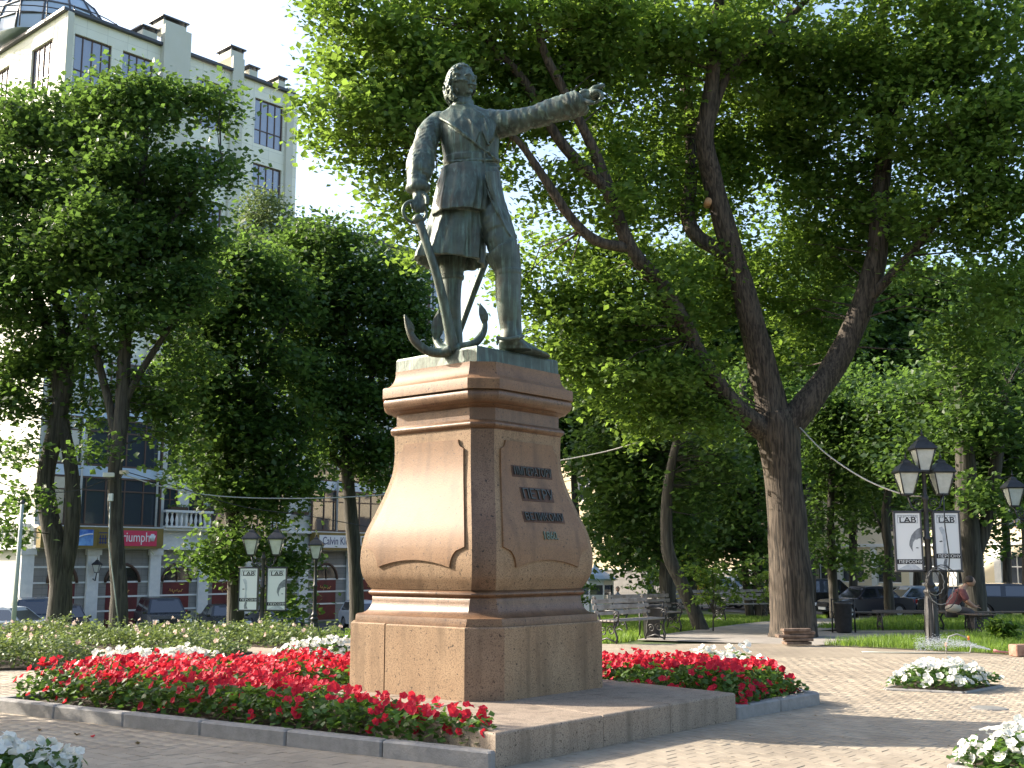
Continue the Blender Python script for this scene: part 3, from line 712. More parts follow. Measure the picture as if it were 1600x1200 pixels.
for k in range(0): ridge([(700 + 11 * k, 270, 12.20), (698 + 12.5 * k, 300, 12.08), (694 + 14 * k, 334, 12.01)], [1.2, 2.6, 3.2], n=8)
for k in range(0): ridge([(684 + 14 * k, 345, 12.15), (679 + 15 * k, 372, 12.12), (672 + 17 * k, 405, 12.1)], [2, 3.5, 4.6], n=8)
# creases of the bent arm
ridge([(684, 205, 12.4), (672, 216, 12.29), (656, 224, 12.27)], [1.5, 3, 1.5]); ridge([(682, 232, 12.36), (668, 240, 12.2), (646, 252, 12.18)], [1.5, 3.2, 1.5]); ridge([(676, 254, 12.26), (662, 262, 12.12), (640, 270, 12.12)], [1.5, 3, 1.5])
# forward leg (right in the picture) with wide-topped riding boot
ptube([(764, 318, 12.45), (772, 342, 12.36), (779, 366, 12.33), (786, 392, 12.30), (791, 415, 12.28)], [25, 25.5, 25, 22, 17], n=28, wr=(0.025, 0.9))
F.loft([hring(a, b_, y, Y, d, tilt=t_) for a, b_, y, Y, d, t_ in [(766, 812, 396, 12.31, 22, 14), (761, 809, 386, 12.31, 26, 14), (759, 811, 391, 12.31, 27, 13), (764, 812, 405, 12.3, 25, 8), (770, 813.5, 418, 12.29, 22, 3), (774, 814, 426, 12.28, 20, 0)]], smooth=True)
ptube([(794, 424, 12.28), (794.5, 430, 12.28)], [20.8, 20.6], n=28)
bt = [(775, 814, 424, 12.28, 20, 0), (774, 814, 440, 12.28, 20, 0), (774.5, 813, 455, 12.28, 20.5, .01), (775, 813.5, 470, 12.28, 20, .02), (777.5, 814, 488, 12.29, 19, .03), (780, 814, 505, 12.30, 17, .04), (782, 814.5, 516, 12.30, 17, .05), (781, 816, 528, 12.29, 17, .03), (780, 820, 536, 12.28, 16, 0), (780, 828, 543, 12.31, 15, 0), (781, 832, 547, 12.31, 14, 0)]
F.loft([hring(a, b_, y, Y, d, fold=folds(f, (5, 3), y * 0.2)) for a, b_, y, Y, d, f in bt], smooth=True)
def footp(px, py, Y, r_): return (px, py, Y)
g0 = G(790, 545, BT); g1 = G(857, 556, BT)
def bfoot(heel, toe, w=0.085, h=0.19):
    d = (toe - heel); L_ = d.length; d.normalize(); s_ = Vector((-d.y, d.x, 0)); rows = []
    for t, ww, hh in ((-0.02, 0.4, 0.35), (0.0, 0.75, 0.55), (0.1, 0.95, 1.0), (0.25, 0.9, 1.05), (0.42, 0.92, 0.86), (0.6, 1.08, 0.58), (0.75, 1.12, 0.42), (0.88, 0.95, 0.33), (0.96, 0.7, 0.26), (1.0, 0.35, 0.16)):
        c = heel + d * (L_ * t); row = []
        for k in range(16):
            a = 2 * PI * k / 16; z = math.sin(a); x = math.cos(a)
            row.append(c + s_ * (w * ww * x * (1.0 if z < 0 else (1 - 0.25 * z))) + Vector((0, 0, (h * hh) * (0.5 + 0.5 * z))))
        rows.append(row)
    F.loft(rows, smooth=True)
hl = Vector((-0.10, 12.30, BT - 0.004)); te = Vector((0.405, 12.70, BT - 0.004))
bfoot(hl, te, 0.10, 0.21)
ptube([(776, 527, 12.17), (790, 530, 12.12), (806, 528, 12.14), (818, 525, 12.24)], [3, 3.4, 3.4, 3], n=8)       # spur leather
ptube([(778, 530, 12.17), (777, 540, 12.17)], [2.2, 1.6], n=8)
# standing leg (left in the picture)
ptube([(712, 360, 12.6), (709, 395, 12.6), (707, 420, 12.6)], [24, 21, 18], n=24)
F.loft([hring(a, b_, y, Y, d, fold=folds(f, (5, 3), y * 0.2)) for a, b_, y, Y, d, f in [(686, 728, 404, 12.6, 21, 0), (686, 726, 418, 12.6, 20, 0), (688, 724, 432, 12.6, 19, 0)]], smooth=True)
ptube([(706, 431, 12.6), (706, 437, 12.6)], [19.6, 19.2], n=24)
F.loft([hring(a, b_, y, Y, d, fold=folds(f, (5, 3), y * 0.2)) for a, b_, y, Y, d, f in [(688, 723, 434, 12.6, 18, 0), (689, 721, 450, 12.6, 17.5, 0), (690, 720, 468, 12.6, 18, 0), (692, 720, 485, 12.6, 17, .02), (694, 720.5, 500, 12.6, 15, .03), (696, 722, 515, 12.6, 14, .04), (695, 723, 530, 12.6, 15, 0), (694, 723, 545, 12.6, 15, 0)]], smooth=True)
bfoot(Vector((-0.62, 12.72, BT)), Vector((-0.92, 12.42, BT)), 0.09, 0.2)

# ---- head: one deformed ball with brow, nose, lips, chin, cheeks and ears
HC = P(722, 131, 12.52)
yaw = R(-52)     # the face looks to the right of the picture and slightly up
fwd = Vector((math.sin(R(45)), -math.cos(R(45)), 0.0)).normalized()
rgt = fwd.cross(ZUP).normalized(); upv = rgt.cross(fwd).normalized()
hs = 0.186
def bump(d, c, w, a):
    c = Vector(c).normalized(); return a * math.exp(-((d - c).length_squared) / (w * w))
NH, MH = 96, 72
rows = []
for j in range(MH + 1):
    th = PI * j / MH; row = []
    for i in range(NH):
        ph = 2 * PI * i / NH
        d = Vector((math.sin(th) * math.cos(ph), math.sin(th) * math.sin(ph), -math.cos(th)))   # x right, y forward, z up
        r_ = 1.0
        bx, by, bz = 0.74, 0.92, 1.12
        if d.z < 0: bx = 0.74 - 0.16 * (-d.z) ** 1.2; by = 0.92 - 0.12 * (-d.z)
        r0 = 1 / math.sqrt((d.x / bx) ** 2 + (d.y / by) ** 2 + (d.z / bz) ** 2)
        r0 += bump(d, (0, 1, -0.03), 0.10, 0.20) + bump(d, (0, 1, 0.10), 0.09, 0.12) + bump(d, (0, 1, -0.10), 0.10, 0.15)
        r0 += bump(d, (0.28, 1, 0.22), 0.20, 0.055) + bump(d, (-0.28, 1, 0.22), 0.20, 0.055) + bump(d, (0, 1, 0.30), 0.25, 0.03)
        r0 -= bump(d, (0.29, 1, 0.06), 0.17, 0.16) + bump(d, (-0.29, 1, 0.06), 0.17, 0.16)
        r0 += bump(d, (0.29, 1, 0.045), 0.065, 0.045) + bump(d, (-0.29, 1, 0.045), 0.065, 0.045)
        r0 += bump(d, (0.45, 1, -0.18), 0.25, 0.05) + bump(d, (-0.45, 1, -0.18), 0.25, 0.05)
        r0 += bump(d, (0, 1, -0.36), 0.13, 0.065) - bump(d, (0, 1, -0.455), 0.06, 0.09) + bump(d, (0.12, 1, -0.33), 0.08, 0.03) + bump(d, (-0.12, 1, -0.33), 0.08, 0.03) + bump(d, (0, 1, -0.53), 0.08, 0.04) - bump(d, (0, 1, -0.66), 0.09, 0.03) + bump(d, (0, 1, -0.90), 0.20, 0.11)
        r0 += bump(d, (0.9, 0.25, -0.6), 0.35, 0.06) + bump(d, (-0.9, 0.25, -0.6), 0.35, 0.06)
        r0 += bump(d, (1, 0.0, 0.0), 0.10, 0.05) + bump(d, (-1, 0.0, 0.0), 0.10, 0.05)
        p = d * r0 * hs
        row.append(HC + rgt * p.x + fwd * p.y + upv * p.z)
    rows.append(row)
F.loft(rows, True, True)
def hp(x, y, z): return HC + rgt * (x * hs) + fwd * (y * hs) + upv * (z * hs)
def ht(pts, rr, n=10):
    b = MB(); b.tube(catmull([np.array(hp(*p)) for p in pts], 4), [float(q[0]) * hs for q in catmull([np.array([r_]) for r_ in rr], 4)], n=n); F.add(b.v, b.f, True)
ht([(0, .84, .20), (0, .96, .03), (0, 1.08, -.11)], [.055, .07, .095]); ht([(-.09, .95, -.14), (.09, .95, -.14)], [.06, .06])
for q in (-1, 1):
    ht([(q * .07, .95, .20), (q * .26, .95, .27), (q * .47, .78, .19)], [.05, .07, .045]); ht([(q * .10, .88, .07), (q * .25, .93, .125), (q * .42, .80, .05)], [.02, .032, .02])
    F.ball(hp(q * .25, .80, .06), .10 * hs, 10, 8); ht([(q * .12, .86, .02), (q * .25, .885, -.01), (q * .40, .79, .02)], [.02, .028, .02])
    ht([(q * .30, .84, -.16), (q * .50, .70, -.12), (q * .62, .50, -.05)], [.05, .09, .05]); ht([(q * .12, .93, -.20), (q * .24, .84, -.40)], [.03, .03])
ht([(-.20, .80, -.38), (-.08, .90, -.35), (.08, .90, -.35), (.20, .80, -.38)], [.025, .042, .042, .025]); ht([(-.16, .79, -.46), (0, .90, -.47), (.16, .79, -.46)], [.03, .055, .03]); ht([(-.12, .76, -.74), (.12, .76, -.74)], [.13, .13])
F.ball(hp(0, -.22, .12), .96 * hs, 18, 12, (0.92, .9, 1.02)); F.ball(hp(0, -.34, -.42), .80 * hs, 18, 12, (1.0, .7, 1.0))
rnd = random.Random(5)
for k in range(760):     # curls of the long hair and moustache
    d = Vector((rnd.gauss(0, 1), rnd.gauss(0, 1), rnd.gauss(0, 1))).normalized()
    if d.z < -0.75: continue
    face = d.y > 0.25 and d.z < 0.62 and abs(d.x) < 0.75
    if face or (d.y > 0.45 and d.z < 0.78) or (d.y > 0.30 and d.z < -0.15) or (d.x < 0 and d.z < -0.2 and d.y > -0.5): continue
    drop = 0.0
    base = Vector((d.x * 0.80, d.y * 0.96 - 0.04, d.z * 1.12)) * hs
    if d.y < 0.3: base *= 1.06
    if d.z < 0.1 and d.y < 0.25: base *= 1.14; base.z -= 0.03
    c = HC + rgt * base.x + fwd * base.y + upv * base.z
    tdir = Vector((rnd.uniform(-1, 1), rnd.uniform(-1, 1), -1.4)).normalized()
    nrm = (c - HC).normalized(); s2 = tdir.cross(nrm).normalized()
    L_ = rnd.uniform(0.035, 0.07); pts = []
    for q in range(5):
        t = q / 4 - 0.5
        pts.append(c + tdir * (L_ * t) + s2 * (0.013 * math.sin(q * 2.1 + k)) + nrm * (0.010 - 0.03 * t * t * 2))
    b = MB(); b.tube(pts, [0.005, 0.012, 0.015, 0.012, 0.004], n=7); F.add(b.v, b.f, True)
for sg in (-1, 1):
    b = MB(); b.tube([HC + fwd * (hs * 1.02) - upv * (hs * 0.31) + rgt * (0.006 * sg), HC + fwd * (hs * 0.97) - upv * (hs * 0.34) + rgt * (0.04 * sg), HC + fwd * (hs * 0.88) - upv * (hs * 0.38) + rgt * (0.062 * sg)], [0.009, 0.009, 0.004], n=7); F.add(b.v, b.f, True)
# lower hair over the nape
for k in range(60):
    a = rnd.uniform(0.15, PI - 0.15); sx = math.cos(a)
    if sx < -0.25: continue
    c = HC - fwd * (0.09 + 0.07 * math.sin(a)) + rgt * (0.15 * sx) - upv * rnd.uniform(0.08, 0.20)
    b = MB(); b.tube([c + Vector((rnd.uniform(-.02, .02), 0, 0.03)), c, c + Vector((rnd.uniform(-.02, .02), rnd.uniform(-.01, .01), -0.03))], [0.006, 0.018, 0.006], n=7); F.add(b.v, b.f, True)

raw = bpy.data.meshes.new('raw'); raw.from_pydata(F.v, [], F.f)
bm = bmesh.new(); bm.from_mesh(raw); bmesh.ops.recalc_face_normals(bm, faces=bm.faces); bm.to_mesh(raw); bm.free()
ro = bpy.data.objects.new('raw', raw); col.objects.link(ro)
md = ro.modifiers.new('r', 'REMESH'); md.mode = 'VOXEL'; md.voxel_size = 0.008; md.use_smooth_shade = True
ms = ro.modifiers.new('s', 'SMOOTH'); ms.factor = 0.5; ms.iterations = 2
dg = bpy.context.evaluated_depsgraph_get(); dg.update()
fig = bpy.data.meshes.new_from_object(ro.evaluated_get(dg)); bpy.data.objects.remove(ro); bpy.data.meshes.remove(raw)
# chased cloth creases: shallow relief over the coat
nv = len(fig.vertices); co = np.empty(nv * 3, np.float32); fig.vertices.foreach_get('co', co); co = co.reshape(-1, 3)
no = np.empty(nv * 3, np.float32); fig.vertices.foreach_get('normal', no); no = no.reshape(-1, 3)
zt = co[:, 2]; coat = np.clip((zt - 4.75) / 0.3, 0, 1) * np.clip((6.95 - zt) / 0.15, 0, 1)
x_, y_ = co[:, 0], co[:, 1]
rel = np.sin(x_ * 46 + 3.0 * np.sin(zt * 3.1) + 2 * np.sin(y_ * 9)) * 0.5 + np.sin(x_ * 83 + y_ * 40 + 2.5 * np.sin(zt * 5)) * 0.3 + np.sin(zt * 37 + 4 * np.sin(x_ * 7)) * 0.25
co += no * (rel * coat * 0.0045)[:, None]
fig.vertices.foreach_set('co', co.ravel()); fig.materials.clear(); fig.materials.append(M['bronze'])
link('figure', fig, stat)
print('figure verts', nv)

# anchor, its ring and flukes; sword behind
def bar(pts, rr, n=10, flat=1.0, up=None):
    path = catmull([np.array(P(*p)) for p in pts], 5); rads = [r_[0] for r_ in catmull([np.array([r_]) for r_ in rr], 5)]
    b = MB(); b.tube(path, [max(0.15, q) * SP for q in rads], n=n, flat=flat, up=up); return b
b = bar([(655, 346, 12.02), (668, 385, 12.0), (684, 435, 12.03), (697, 490, 12.10), (706, 535, 12.14), (706, 547, 12.16)], [6.8, 6.4, 6.8, 7.6, 9, 10], n=8, flat=0.9)
b.ball(P(653, 343, 12.02), 8.5 * SP, 12, 8)
anc = b.build('anchor', M['bronze'], stat)
b = MB(); cr = P(648, 331, 12.04); rp = []
for k in range(25):
    a = 2 * PI * k / 24; rp.append(cr + Vector((17 * SP * math.cos(a), 0.05 * math.cos(a), 17 * SP * math.sin(a))))
b.tube(rp, 2.7 * SP, n=10, caps=False); b.build('anchor_ring', M['bronze'], anc)
def leafpalm(tip, root, wdir, w, th):
    b = MB(); rows = []
    d = root - tip; nrm = d.cross(wdir).normalized()
    for t, ww in ((0.0, 0.03), (0.12, 0.35), (0.3, 0.75), (0.5, 1.0), (0.7, 0.85), (0.88, 0.4), (1.0, 0.12)):
        c = tip + d * t + nrm * (0.04 * math.sin(t * PI)); rows.append([c + wdir * (w * ww), c + nrm * th, c - wdir * (w * ww), c - nrm * th])
    b.loft(rows); return b
def fluke(pts, rr, tip, root, wdir, w):
    b = bar(pts, rr, n=10); q = leafpalm(P(*tip), P(*root), Vector(wdir).normalized(), w * SP, 2.2 * SP); b.add(q.v, q.f); b.build('anchor_fluke', M['bronze'], anc)
fluke([(706, 545, 12.15), (690, 551, 12.18), (668, 548, 12.16), (648, 533, 12.15), (638, 513, 12.15), (632, 494, 12.15)], [9, 8, 7, 6.4, 4.6, 1], (631, 492, 12.15), (643, 527, 12.15), (0.5, 1, 0), 10)
fluke([(706, 545, 12.15), (722, 542, 12.16), (740, 537, 12.12), (753, 523, 12.18), (757, 503, 12.2), (750, 474, 12.2)], [8.4, 6.8, 6.4, 6, 4.6, 0.8], (749, 473, 12.18), (757, 512, 12.2), (0.9, 0.5, 0.1), 8)
fluke([(706, 545, 12.17), (700, 548, 12.30), (690, 545, 12.42), (682, 530, 12.5), (681, 510, 12.5)], [9, 8, 7, 6, 4], (685, 484, 12.5), (681, 538, 12.48), (1, 0.2, 0), 10)
b = bar([(764, 396, 12.95), (743, 450, 12.98), (722, 508, 13.0), (716, 528, 13.0)], [5.5, 5.2, 4.6, 3.6], n=8, flat=0.5); b.build('scabbard', M['bronze'], stat)
# ================================================================ TREES
def bark(name, a, b_, scale=1.0):
    m = bpy.data.materials.new(name); m.use_nodes = True; nt = m.node_tree; L = nt.links; b = nt.nodes['Principled BSDF']
    tc = nt.nodes.new('ShaderNodeTexCoord'); mp = nt.nodes.new('ShaderNodeMapping'); mp.inputs['Scale'].default_value = (21 * scale, 21 * scale, 1.8 * scale)
    L.new(tc.outputs['Object'], mp.inputs['Vector'])
    n = nt.nodes.new('ShaderNodeTexNoise'); n.inputs['Scale'].default_value = 1.0; n.inputs['Detail'].default_value = 6; n.inputs['Distortion'].default_value = 0.6; L.new(mp.outputs[0], n.inputs['Vector'])
    r = nt.nodes.new('ShaderNodeValToRGB'); r.color_ramp.elements[0].position = 0.38; r.color_ramp.elements[1].position = 0.62
    r.color_ramp.elements[0].color = (*a, 1); r.color_ramp.elements[1].color = (*b_, 1); L.new(n.outputs['Fac'], r.inputs[0]); L.new(r.outputs[0], b.inputs['Base Color'])
    b.inputs['Roughness'].default_value = 0.9
    bp = nt.nodes.new('ShaderNodeBump'); bp.inputs['Strength'].default_value = 0.9; bp.inputs['Distance'].default_value = 0.03; L.new(n.outputs['Fac'], bp.inputs['Height']); L.new(bp.outputs[0], b.inputs['Normal'])
    return m
M['bark'] = bark('furrowed_bark', (0.022, 0.017, 0.012), (0.098, 0.076, 0.056))
M['bark_grey'] = bark('smooth_grey_bark', (0.026, 0.023, 0.018), (0.075, 0.068, 0.054), 0.7)
M['leaf'] = leaf_mat('leaf_green', (0.026, 0.068, 0.014), (0.095, 0.155, 0.03), (0.32, 0.50, 0.07), 0.45)
M['leaf_deep'] = leaf_mat('leaf_deep_green', (0.020, 0.052, 0.015), (0.068, 0.12, 0.028), (0.20, 0.35, 0.06), 0.40)
M['leaf_pale'] = leaf_mat('leaf_pale_green', (0.06, 0.095, 0.04), (0.12, 0.165, 0.07), (0.24, 0.33, 0.10), 0.34)
rng_np = np.random.RandomState(11)
def leaves(centers, per, spread, size, flat=0.55, rs=rng_np, droop=0.25, tint=(0.0, 1.0)):
    "leaf blades (two folded triangles each) scattered in clumps; returns verts, faces, tint"
    C_ = np.repeat(centers, per, 0); n = len(C_)
    off = rs.normal(0, 1, (n, 3)) * np.array([spread, spread, spread * flat]); ctr = C_ + off
    # blade direction: outward and a little down; normal mostly up
    az = rs.uniform(0, 2 * np.pi, n); el = rs.normal(-droop, 0.45, n)
    d = np.stack([np.cos(az) * np.cos(el), np.sin(az) * np.cos(el), np.sin(el)], 1)
    nn = np.stack([rs.normal(0, 0.55, n), rs.normal(0, 0.55, n), np.ones(n)], 1)
    s_ = np.cross(d, nn); s_ /= np.linalg.norm(s_, axis=1, keepdims=True) + 1e-9
    up = np.cross(s_, d)
    L_ = size * rs.uniform(0.65, 1.25, n)[:, None]; w = L_ * 0.42
    a = ctr - d * L_ * 0.5; c = ctr + d * L_ * 0.5
    mid = ctr - d * L_ * 0.05; l = mid - s_ * w + up * L_ * 0.10; r = mid + s_ * w + up * L_ * 0.10
    v = np.stack([a, l, c, r], 1).reshape(-1, 3)
    base = (np.arange(n) * 4)[:, None]
    f = np.concatenate([base + np.array([[0, 2, 1]]), base + np.array([[0, 3, 2]])], 1).reshape(-1, 3)
    ct = np.repeat(rs.uniform(0, 1, len(centers)), per); t = np.clip(0.55 * ct + 0.45 * rs.uniform(0, 1, n), 0, 1)
    t = tint[0] + (tint[1] - tint[0]) * t
    return v, f, np.repeat(t, 4)
def lobes_to_clumps(lobes, dens, rs=rng_np, hollow=0.45, gap=0.42, thr=-0.20):
    out = []
    for (c, r3) in lobes:
        vol = r3[0] * r3[1] * r3[2]; n = max(3, int(dens * vol ** 0.78))
        d = rs.normal(0, 1, (n, 3)); d /= np.linalg.norm(d, axis=1, keepdims=True)
        rad = hollow + (1 - hollow) * rs.uniform(0, 1, n) ** 0.6
        rad *= 1 + 0.16 * rs.normal(0, 1, n)
        out.append(np.array(c) + d * rad[:, None] * np.array(r3))
    out = np.concatenate(out)
    # boughs and gaps: drop clumps where a slow noise is low
    keep = np.array([mnoise.noise(Vector((c[0] * gap, c[1] * gap, c[2] * gap * 1.6))) + 0.35 * mnoise.noise(Vector((c[0] * gap * 2.6, c[1] * gap * 2.6, c[2] * gap * 3))) > thr for c in out])
    return out[keep]
def knobbly(b, path, rad, n=12, seed=0, ridge=0.0):
    "trunk or limb with uneven girth"
    pp = catmull([np.array(p) for p in path], 5); rr = [float(q[0]) for q in catmull([np.array([r_]) for r_ in rad], 5)]
    k0 = len(b.v); b.tube(pp, [max(0.012, q) for q in rr], n=n)
    for i in range(k0, len(b.v)):
        ring = (i - k0) // n; c = Vector(pp[min(ring, len(pp) - 1)]); v = Vector(b.v[i]); d = v - c
        a = 0.10 * mnoise.noise(v * 1.3 + Vector((seed, 0, 0))) + 0.06 * mnoise.noise(v * 4.0)
        if ridge: a += ridge * (0.5 - abs(math.sin((i - k0) % n * PI / 2)))
        b.v[i] = tuple(c + d * (1 + a))
def twigs(b, limbs_pts, clumps, rs, maxn=160, r0=0.035):
    "thin branches from the limbs out to the leaf clumps"
    if not limbs_pts: return
    LP = np.array(limbs_pts); idx = rs.permutation(len(clumps))[:maxn]
    for i in idx:
        c = clumps[i]; dd = np.linalg.norm(LP - c, axis=1) + np.maximum(0, LP[:, 2] - c[2]) * 0.7
        j = int(np.argmin(dd)); p = LP[j]; L_ = np.linalg.norm(c - p)
        if L_ < 0.3 or L_ > 2.6: continue
        mid = (p + c) / 2 + rs.normal(0, 0.08 * L_, 3) + np.array([0, 0, 0.06 * L_])
        b.tube([p, mid, c], [r0 * (0.5 + 0.18 * L_), r0 * 0.6 * (0.5 + 0.1 * L_), 0.008], n=5, caps=False)
def tree(name, label, base, trunks, lobes, bark_m, leaf_m, thr=-0.20, dens=26, per=70, spread=0.34, size=0.15, group=None, cat='tree', ntw=140, nseg=14, seed=1, ridge=0.0, droop=0.25, r0=0.03, tint=(0, 1)):
    rs = np.random.RandomState(seed)
    t = thing(name, base, label, cat, group)
    b = MB(); pts = []
    for (path, rad) in trunks:
        knobbly(b, path, rad, nseg if rad[0] > 0.2 else 9, seed, ridge if rad[0] > 0.25 else 0)
        pp = catmull([np.array(p) for p in path], 4); pts += [np.array(q) for q in pp[len(pp) // 4:]]
    cl = lobes_to_clumps(lobes, dens, rs, thr=thr)
    twigs(b, pts, cl, rs, ntw, r0)
    b.build('trunk', bark_m, t)
    v, f, ti = leaves(cl, per, spread, size, rs=rs, droop=droop, tint=tint)
    me = np_mesh('crown', v - 0, f, leaf_m, tint=ti)
    link('crown', me, t)
    return t, cl
def LB(px, py, Y, rx, rz=None, ry=None):
    "crown lobe whose centre and radii were measured in photograph pixels at depth Y"
    c = P(px, py, Y); k = Y / 1780.0
    return ((c.x, c.y, c.z), (rx * k, (ry if ry else rx) * k, (rz if rz else rx) * k))
def TP(pts, Y0, dY=None):
    "path of (px, py, radius px[, Y])"
    path = []; rad = []
    for q in pts:
        Y = q[3] if len(q) > 3 else Y0
        path.append(tuple(P(q[0], q[1], Y))); rad.append(q[2] * Y / 1790.0)
    return path, rad

# ---- the great spreading tree right of the monument
Yb = 25.6
big_base = Vector((6.15, Yb, 0))
def BT_(pts): return TP(pts, Yb)
trunks = [BT_([(1240, 1000, 38), (1240, 975, 33), (1236, 900, 31), (1228, 800, 28.5), (1220, 720, 29), (1214, 672, 32), (1208, 645, 28)]),
    BT_([(1212, 668, 26), (1196, 592, 22), (1170, 485, 19, 25.3), (1140, 380, 17, 25.0), (1115, 290, 16, 24.8), (1101, 215, 14, 24.5), (1112, 130, 12, 24.3), (1120, 40, 10, 24.0), (1130, -80, 6, 24)]),
    BT_([(1224, 672, 24), (1262, 630, 20.5), (1310, 560, 18, 25.9), (1346, 480, 17, 26.0), (1370, 400, 16, 26), (1376, 300, 14, 26), (1384, 200, 12, 26), (1372, 100, 10, 25.8), (1385, -30, 6, 25.5)]),
    BT_([(1205, 680, 20), (1155, 642, 15, 25.2), (1106, 580, 14, 24.8), (1070, 510, 13, 24.4), (1035, 448, 12.5, 24.0), (985, 388, 11, 23.5), (950, 300, 9.5, 23.2), (905, 255, 9, 23), (868, 210, 8.5, 22.8), (835, 150, 8, 22.6), (790, 92, 6, 22.4), (740, 40, 4, 22.2)]),
    BT_([(985, 388, 9, 23.5), (930, 375, 8.5, 23.2), (890, 338, 8, 23), (850, 278, 7, 22.8), (800, 212, 5.5, 22.6), (740, 200, 3.5, 22.4), (680, 230, 2, 22.2)]),
    BT_([(1142, 402, 12, 25), (1085, 365, 12, 25.2), (1074, 320, 11.5, 25.4), (1080, 280, 10, 25.5), (1078, 190, 9, 25.6), (1062, 100, 8, 25.7), (1035, 40, 6, 25.7), (1010, -40, 4, 25.7)]),
    BT_([(1101, 215, 9, 24.5), (1135, 120, 7, 24.6), (1180, 70, 6, 24.8), (1235, 25, 5, 25), (1290, -30, 3, 25)]),
    BT_([(965, 330, 9, 23.3), (930, 240, 8.5, 23), (885, 150, 8, 22.5), (850, 80, 7, 22.2), (838, 20, 5, 22)]),
    BT_([(1035, 45, 5, 25.7), (960, 42, 5, 25), (900, 40, 4, 24.6), (860, 30, 3, 24.2)]),
    BT_([(1384, 200, 8, 26), (1430, 120, 6, 25.5), (1500, 50, 4, 25), (1560, 0, 2.5, 25)]),
    BT_([(1346, 480, 9, 26), (1420, 400, 7, 25.5), (1480, 330, 5, 25), (1560, 280, 3, 24.6)])]
lobes = [LB(560, 30, 22, 85, 60), LB(600, 110, 22, 110, 90), LB(560, 195, 22, 85, 70), LB(640, 180, 22.3, 110, 85), LB(640, 285, 22.4, 55, 45), LB(700, 60, 22.5, 130, 90), LB(760, 160, 23.5, 110, 90),
    LB(850, 30, 22.8, 130, 70), LB(860, 150, 23.5, 90, 85), LB(960, 60, 23.5, 130, 80), LB(1000, 170, 24.5, 100, 90), LB(940, 300, 24, 80, 75), LB(860, 330, 24, 60, 55), LB(1010, 290, 25.5, 80, 75),
    LB(1100, 40, 24.5, 140, 90), LB(1180, 150, 26.5, 120, 100), LB(1250, 30, 25, 140, 90), LB(1290, 180, 26.5, 110, 100), LB(1400, 40, 25, 150, 90), LB(1460, 180, 24.5, 110, 110), LB(1560, 90, 24, 120, 120), LB(1580, 250, 24, 110, 110),
    LB(1480, 320, 24.5, 90, 100), LB(1560, 420, 24.4, 90, 100), LB(1520, 520, 25, 55, 60), LB(1300, 320, 27.2, 100, 90), LB(1210, 300, 27, 90, 90), LB(1240, 430, 27.5, 90, 80), LB(1430, 440, 25.3, 55, 60), LB(1380, 360, 27, 80, 80),
    LB(1080, 440, 25.8, 80, 70), LB(1000, 470, 24.6, 95, 75), LB(930, 440, 24.6, 75, 60), LB(890, 520, 24.6, 70, 60), LB(970, 570, 24.8, 95, 60), LB(1060, 600, 24.8, 85, 60), LB(1010, 650, 24.8, 65, 38), LB(1110, 520, 26.4, 60, 55), LB(820, 440, 24.4, 50, 45), LB(1100, 660, 25, 50, 35), LB(900, 600, 25, 45, 35),
    LB(1120, 300, 26.6, 80, 80), LB(770, 260, 24.6, 60, 50), LB(820, 560, 25, 35, 30), LB(850, 470, 24.6, 50, 55), LB(845, 400, 24.8, 42, 42), LB(890, 390, 25.4, 55, 50), LB(960, 400, 25.6, 55, 45), LB(625, 345, 22.6, 36, 34), LB(598, 300, 22.5, 38, 28), LB(655, 395, 22.8, 24, 20), LB(1180, 420, 27.6, 60, 60), LB(1290, 520, 28, 55, 45), LB(1230, 560, 28, 45, 40), LB(1090, 200, 26.4, 70, 70)]
big, bigcl = tree('great_tree', 'great old spreading tree with a furrowed trunk forking in three just right of the monument', big_base, trunks, lobes, M['bark'], M['leaf'], dens=27, per=88, spread=0.29, size=0.145, ntw=520, thr=-0.40, nseg=40, seed=3, ridge=0.10, r0=0.03)
# sawn branch stump
b = MB(); c = P(1107, 316, 24.65); b.tube([c + Vector((0, 0.2, 0)), c - Vector((0.02, 0.10, 0.0))], [0.085, 0.08], n=14); b.build('sawn_stub', mat('sawn_wood', (0.42, 0.22, 0.10), 0.8, (0.55, 0.33, 0.17), 14), big)

def simple(name, label, px, py, Y, trunk, extra, lobes, bm=None, lm=None, **kw):
    z = ground_z(P(px, 900, Y).x, Y); base = P(px, 900, Y); base.z = z
    tr = TP(trunk, Y); tr[0][0] = (base.x, base.y, z - 0.1)
    return tree(name, label, base, [tr] + [TP(e, Y) for e in extra], lobes, bm or M['bark_grey'], lm or M['leaf_deep'], **kw)
# ---- left group in front of the apartment house
simple('park_tree', 'tall leafy tree with two slender grey trunks at the left edge of the square', 92, 985, 36, [(92, 990, 21), (95, 930, 17), (90, 870, 16), (76, 800, 15), (72, 740, 13), (90, 660, 13), (103, 575, 11.5), (96, 490, 10), (72, 430, 8), (55, 330, 5), (50, 240, 3)],
    [[(96, 920, 13), (112, 830, 12), (112, 740, 11), (96, 650, 9), (84, 560, 8), (62, 470, 7), (35, 400, 4)], [(103, 575, 7), (130, 500, 5), (150, 430, 4)]],
    [LB(60, 190, 36, 75, 65), LB(10, 250, 36, 90, 90), LB(90, 290, 36, 75, 65), LB(40, 390, 36, 90, 70), LB(-20, 480, 35, 90, 80), LB(60, 500, 37, 60, 50), LB(20, 600, 36, 70, 40), LB(60, 640, 36.5, 40, 25), LB(10, 700, 35, 40, 25), LB(-60, 350, 36, 100, 120), LB(30, 790, 34, 40, 22), LB(70, 560, 36.5, 60, 40), LB(130, 640, 36.5, 34, 30), LB(20, 540, 35.5, 70, 45), LB(10, 640, 35, 50, 30), LB(10, 850, 33.5, 34, 16)],
    dens=20, per=74, spread=0.42, size=0.20, seed=21)
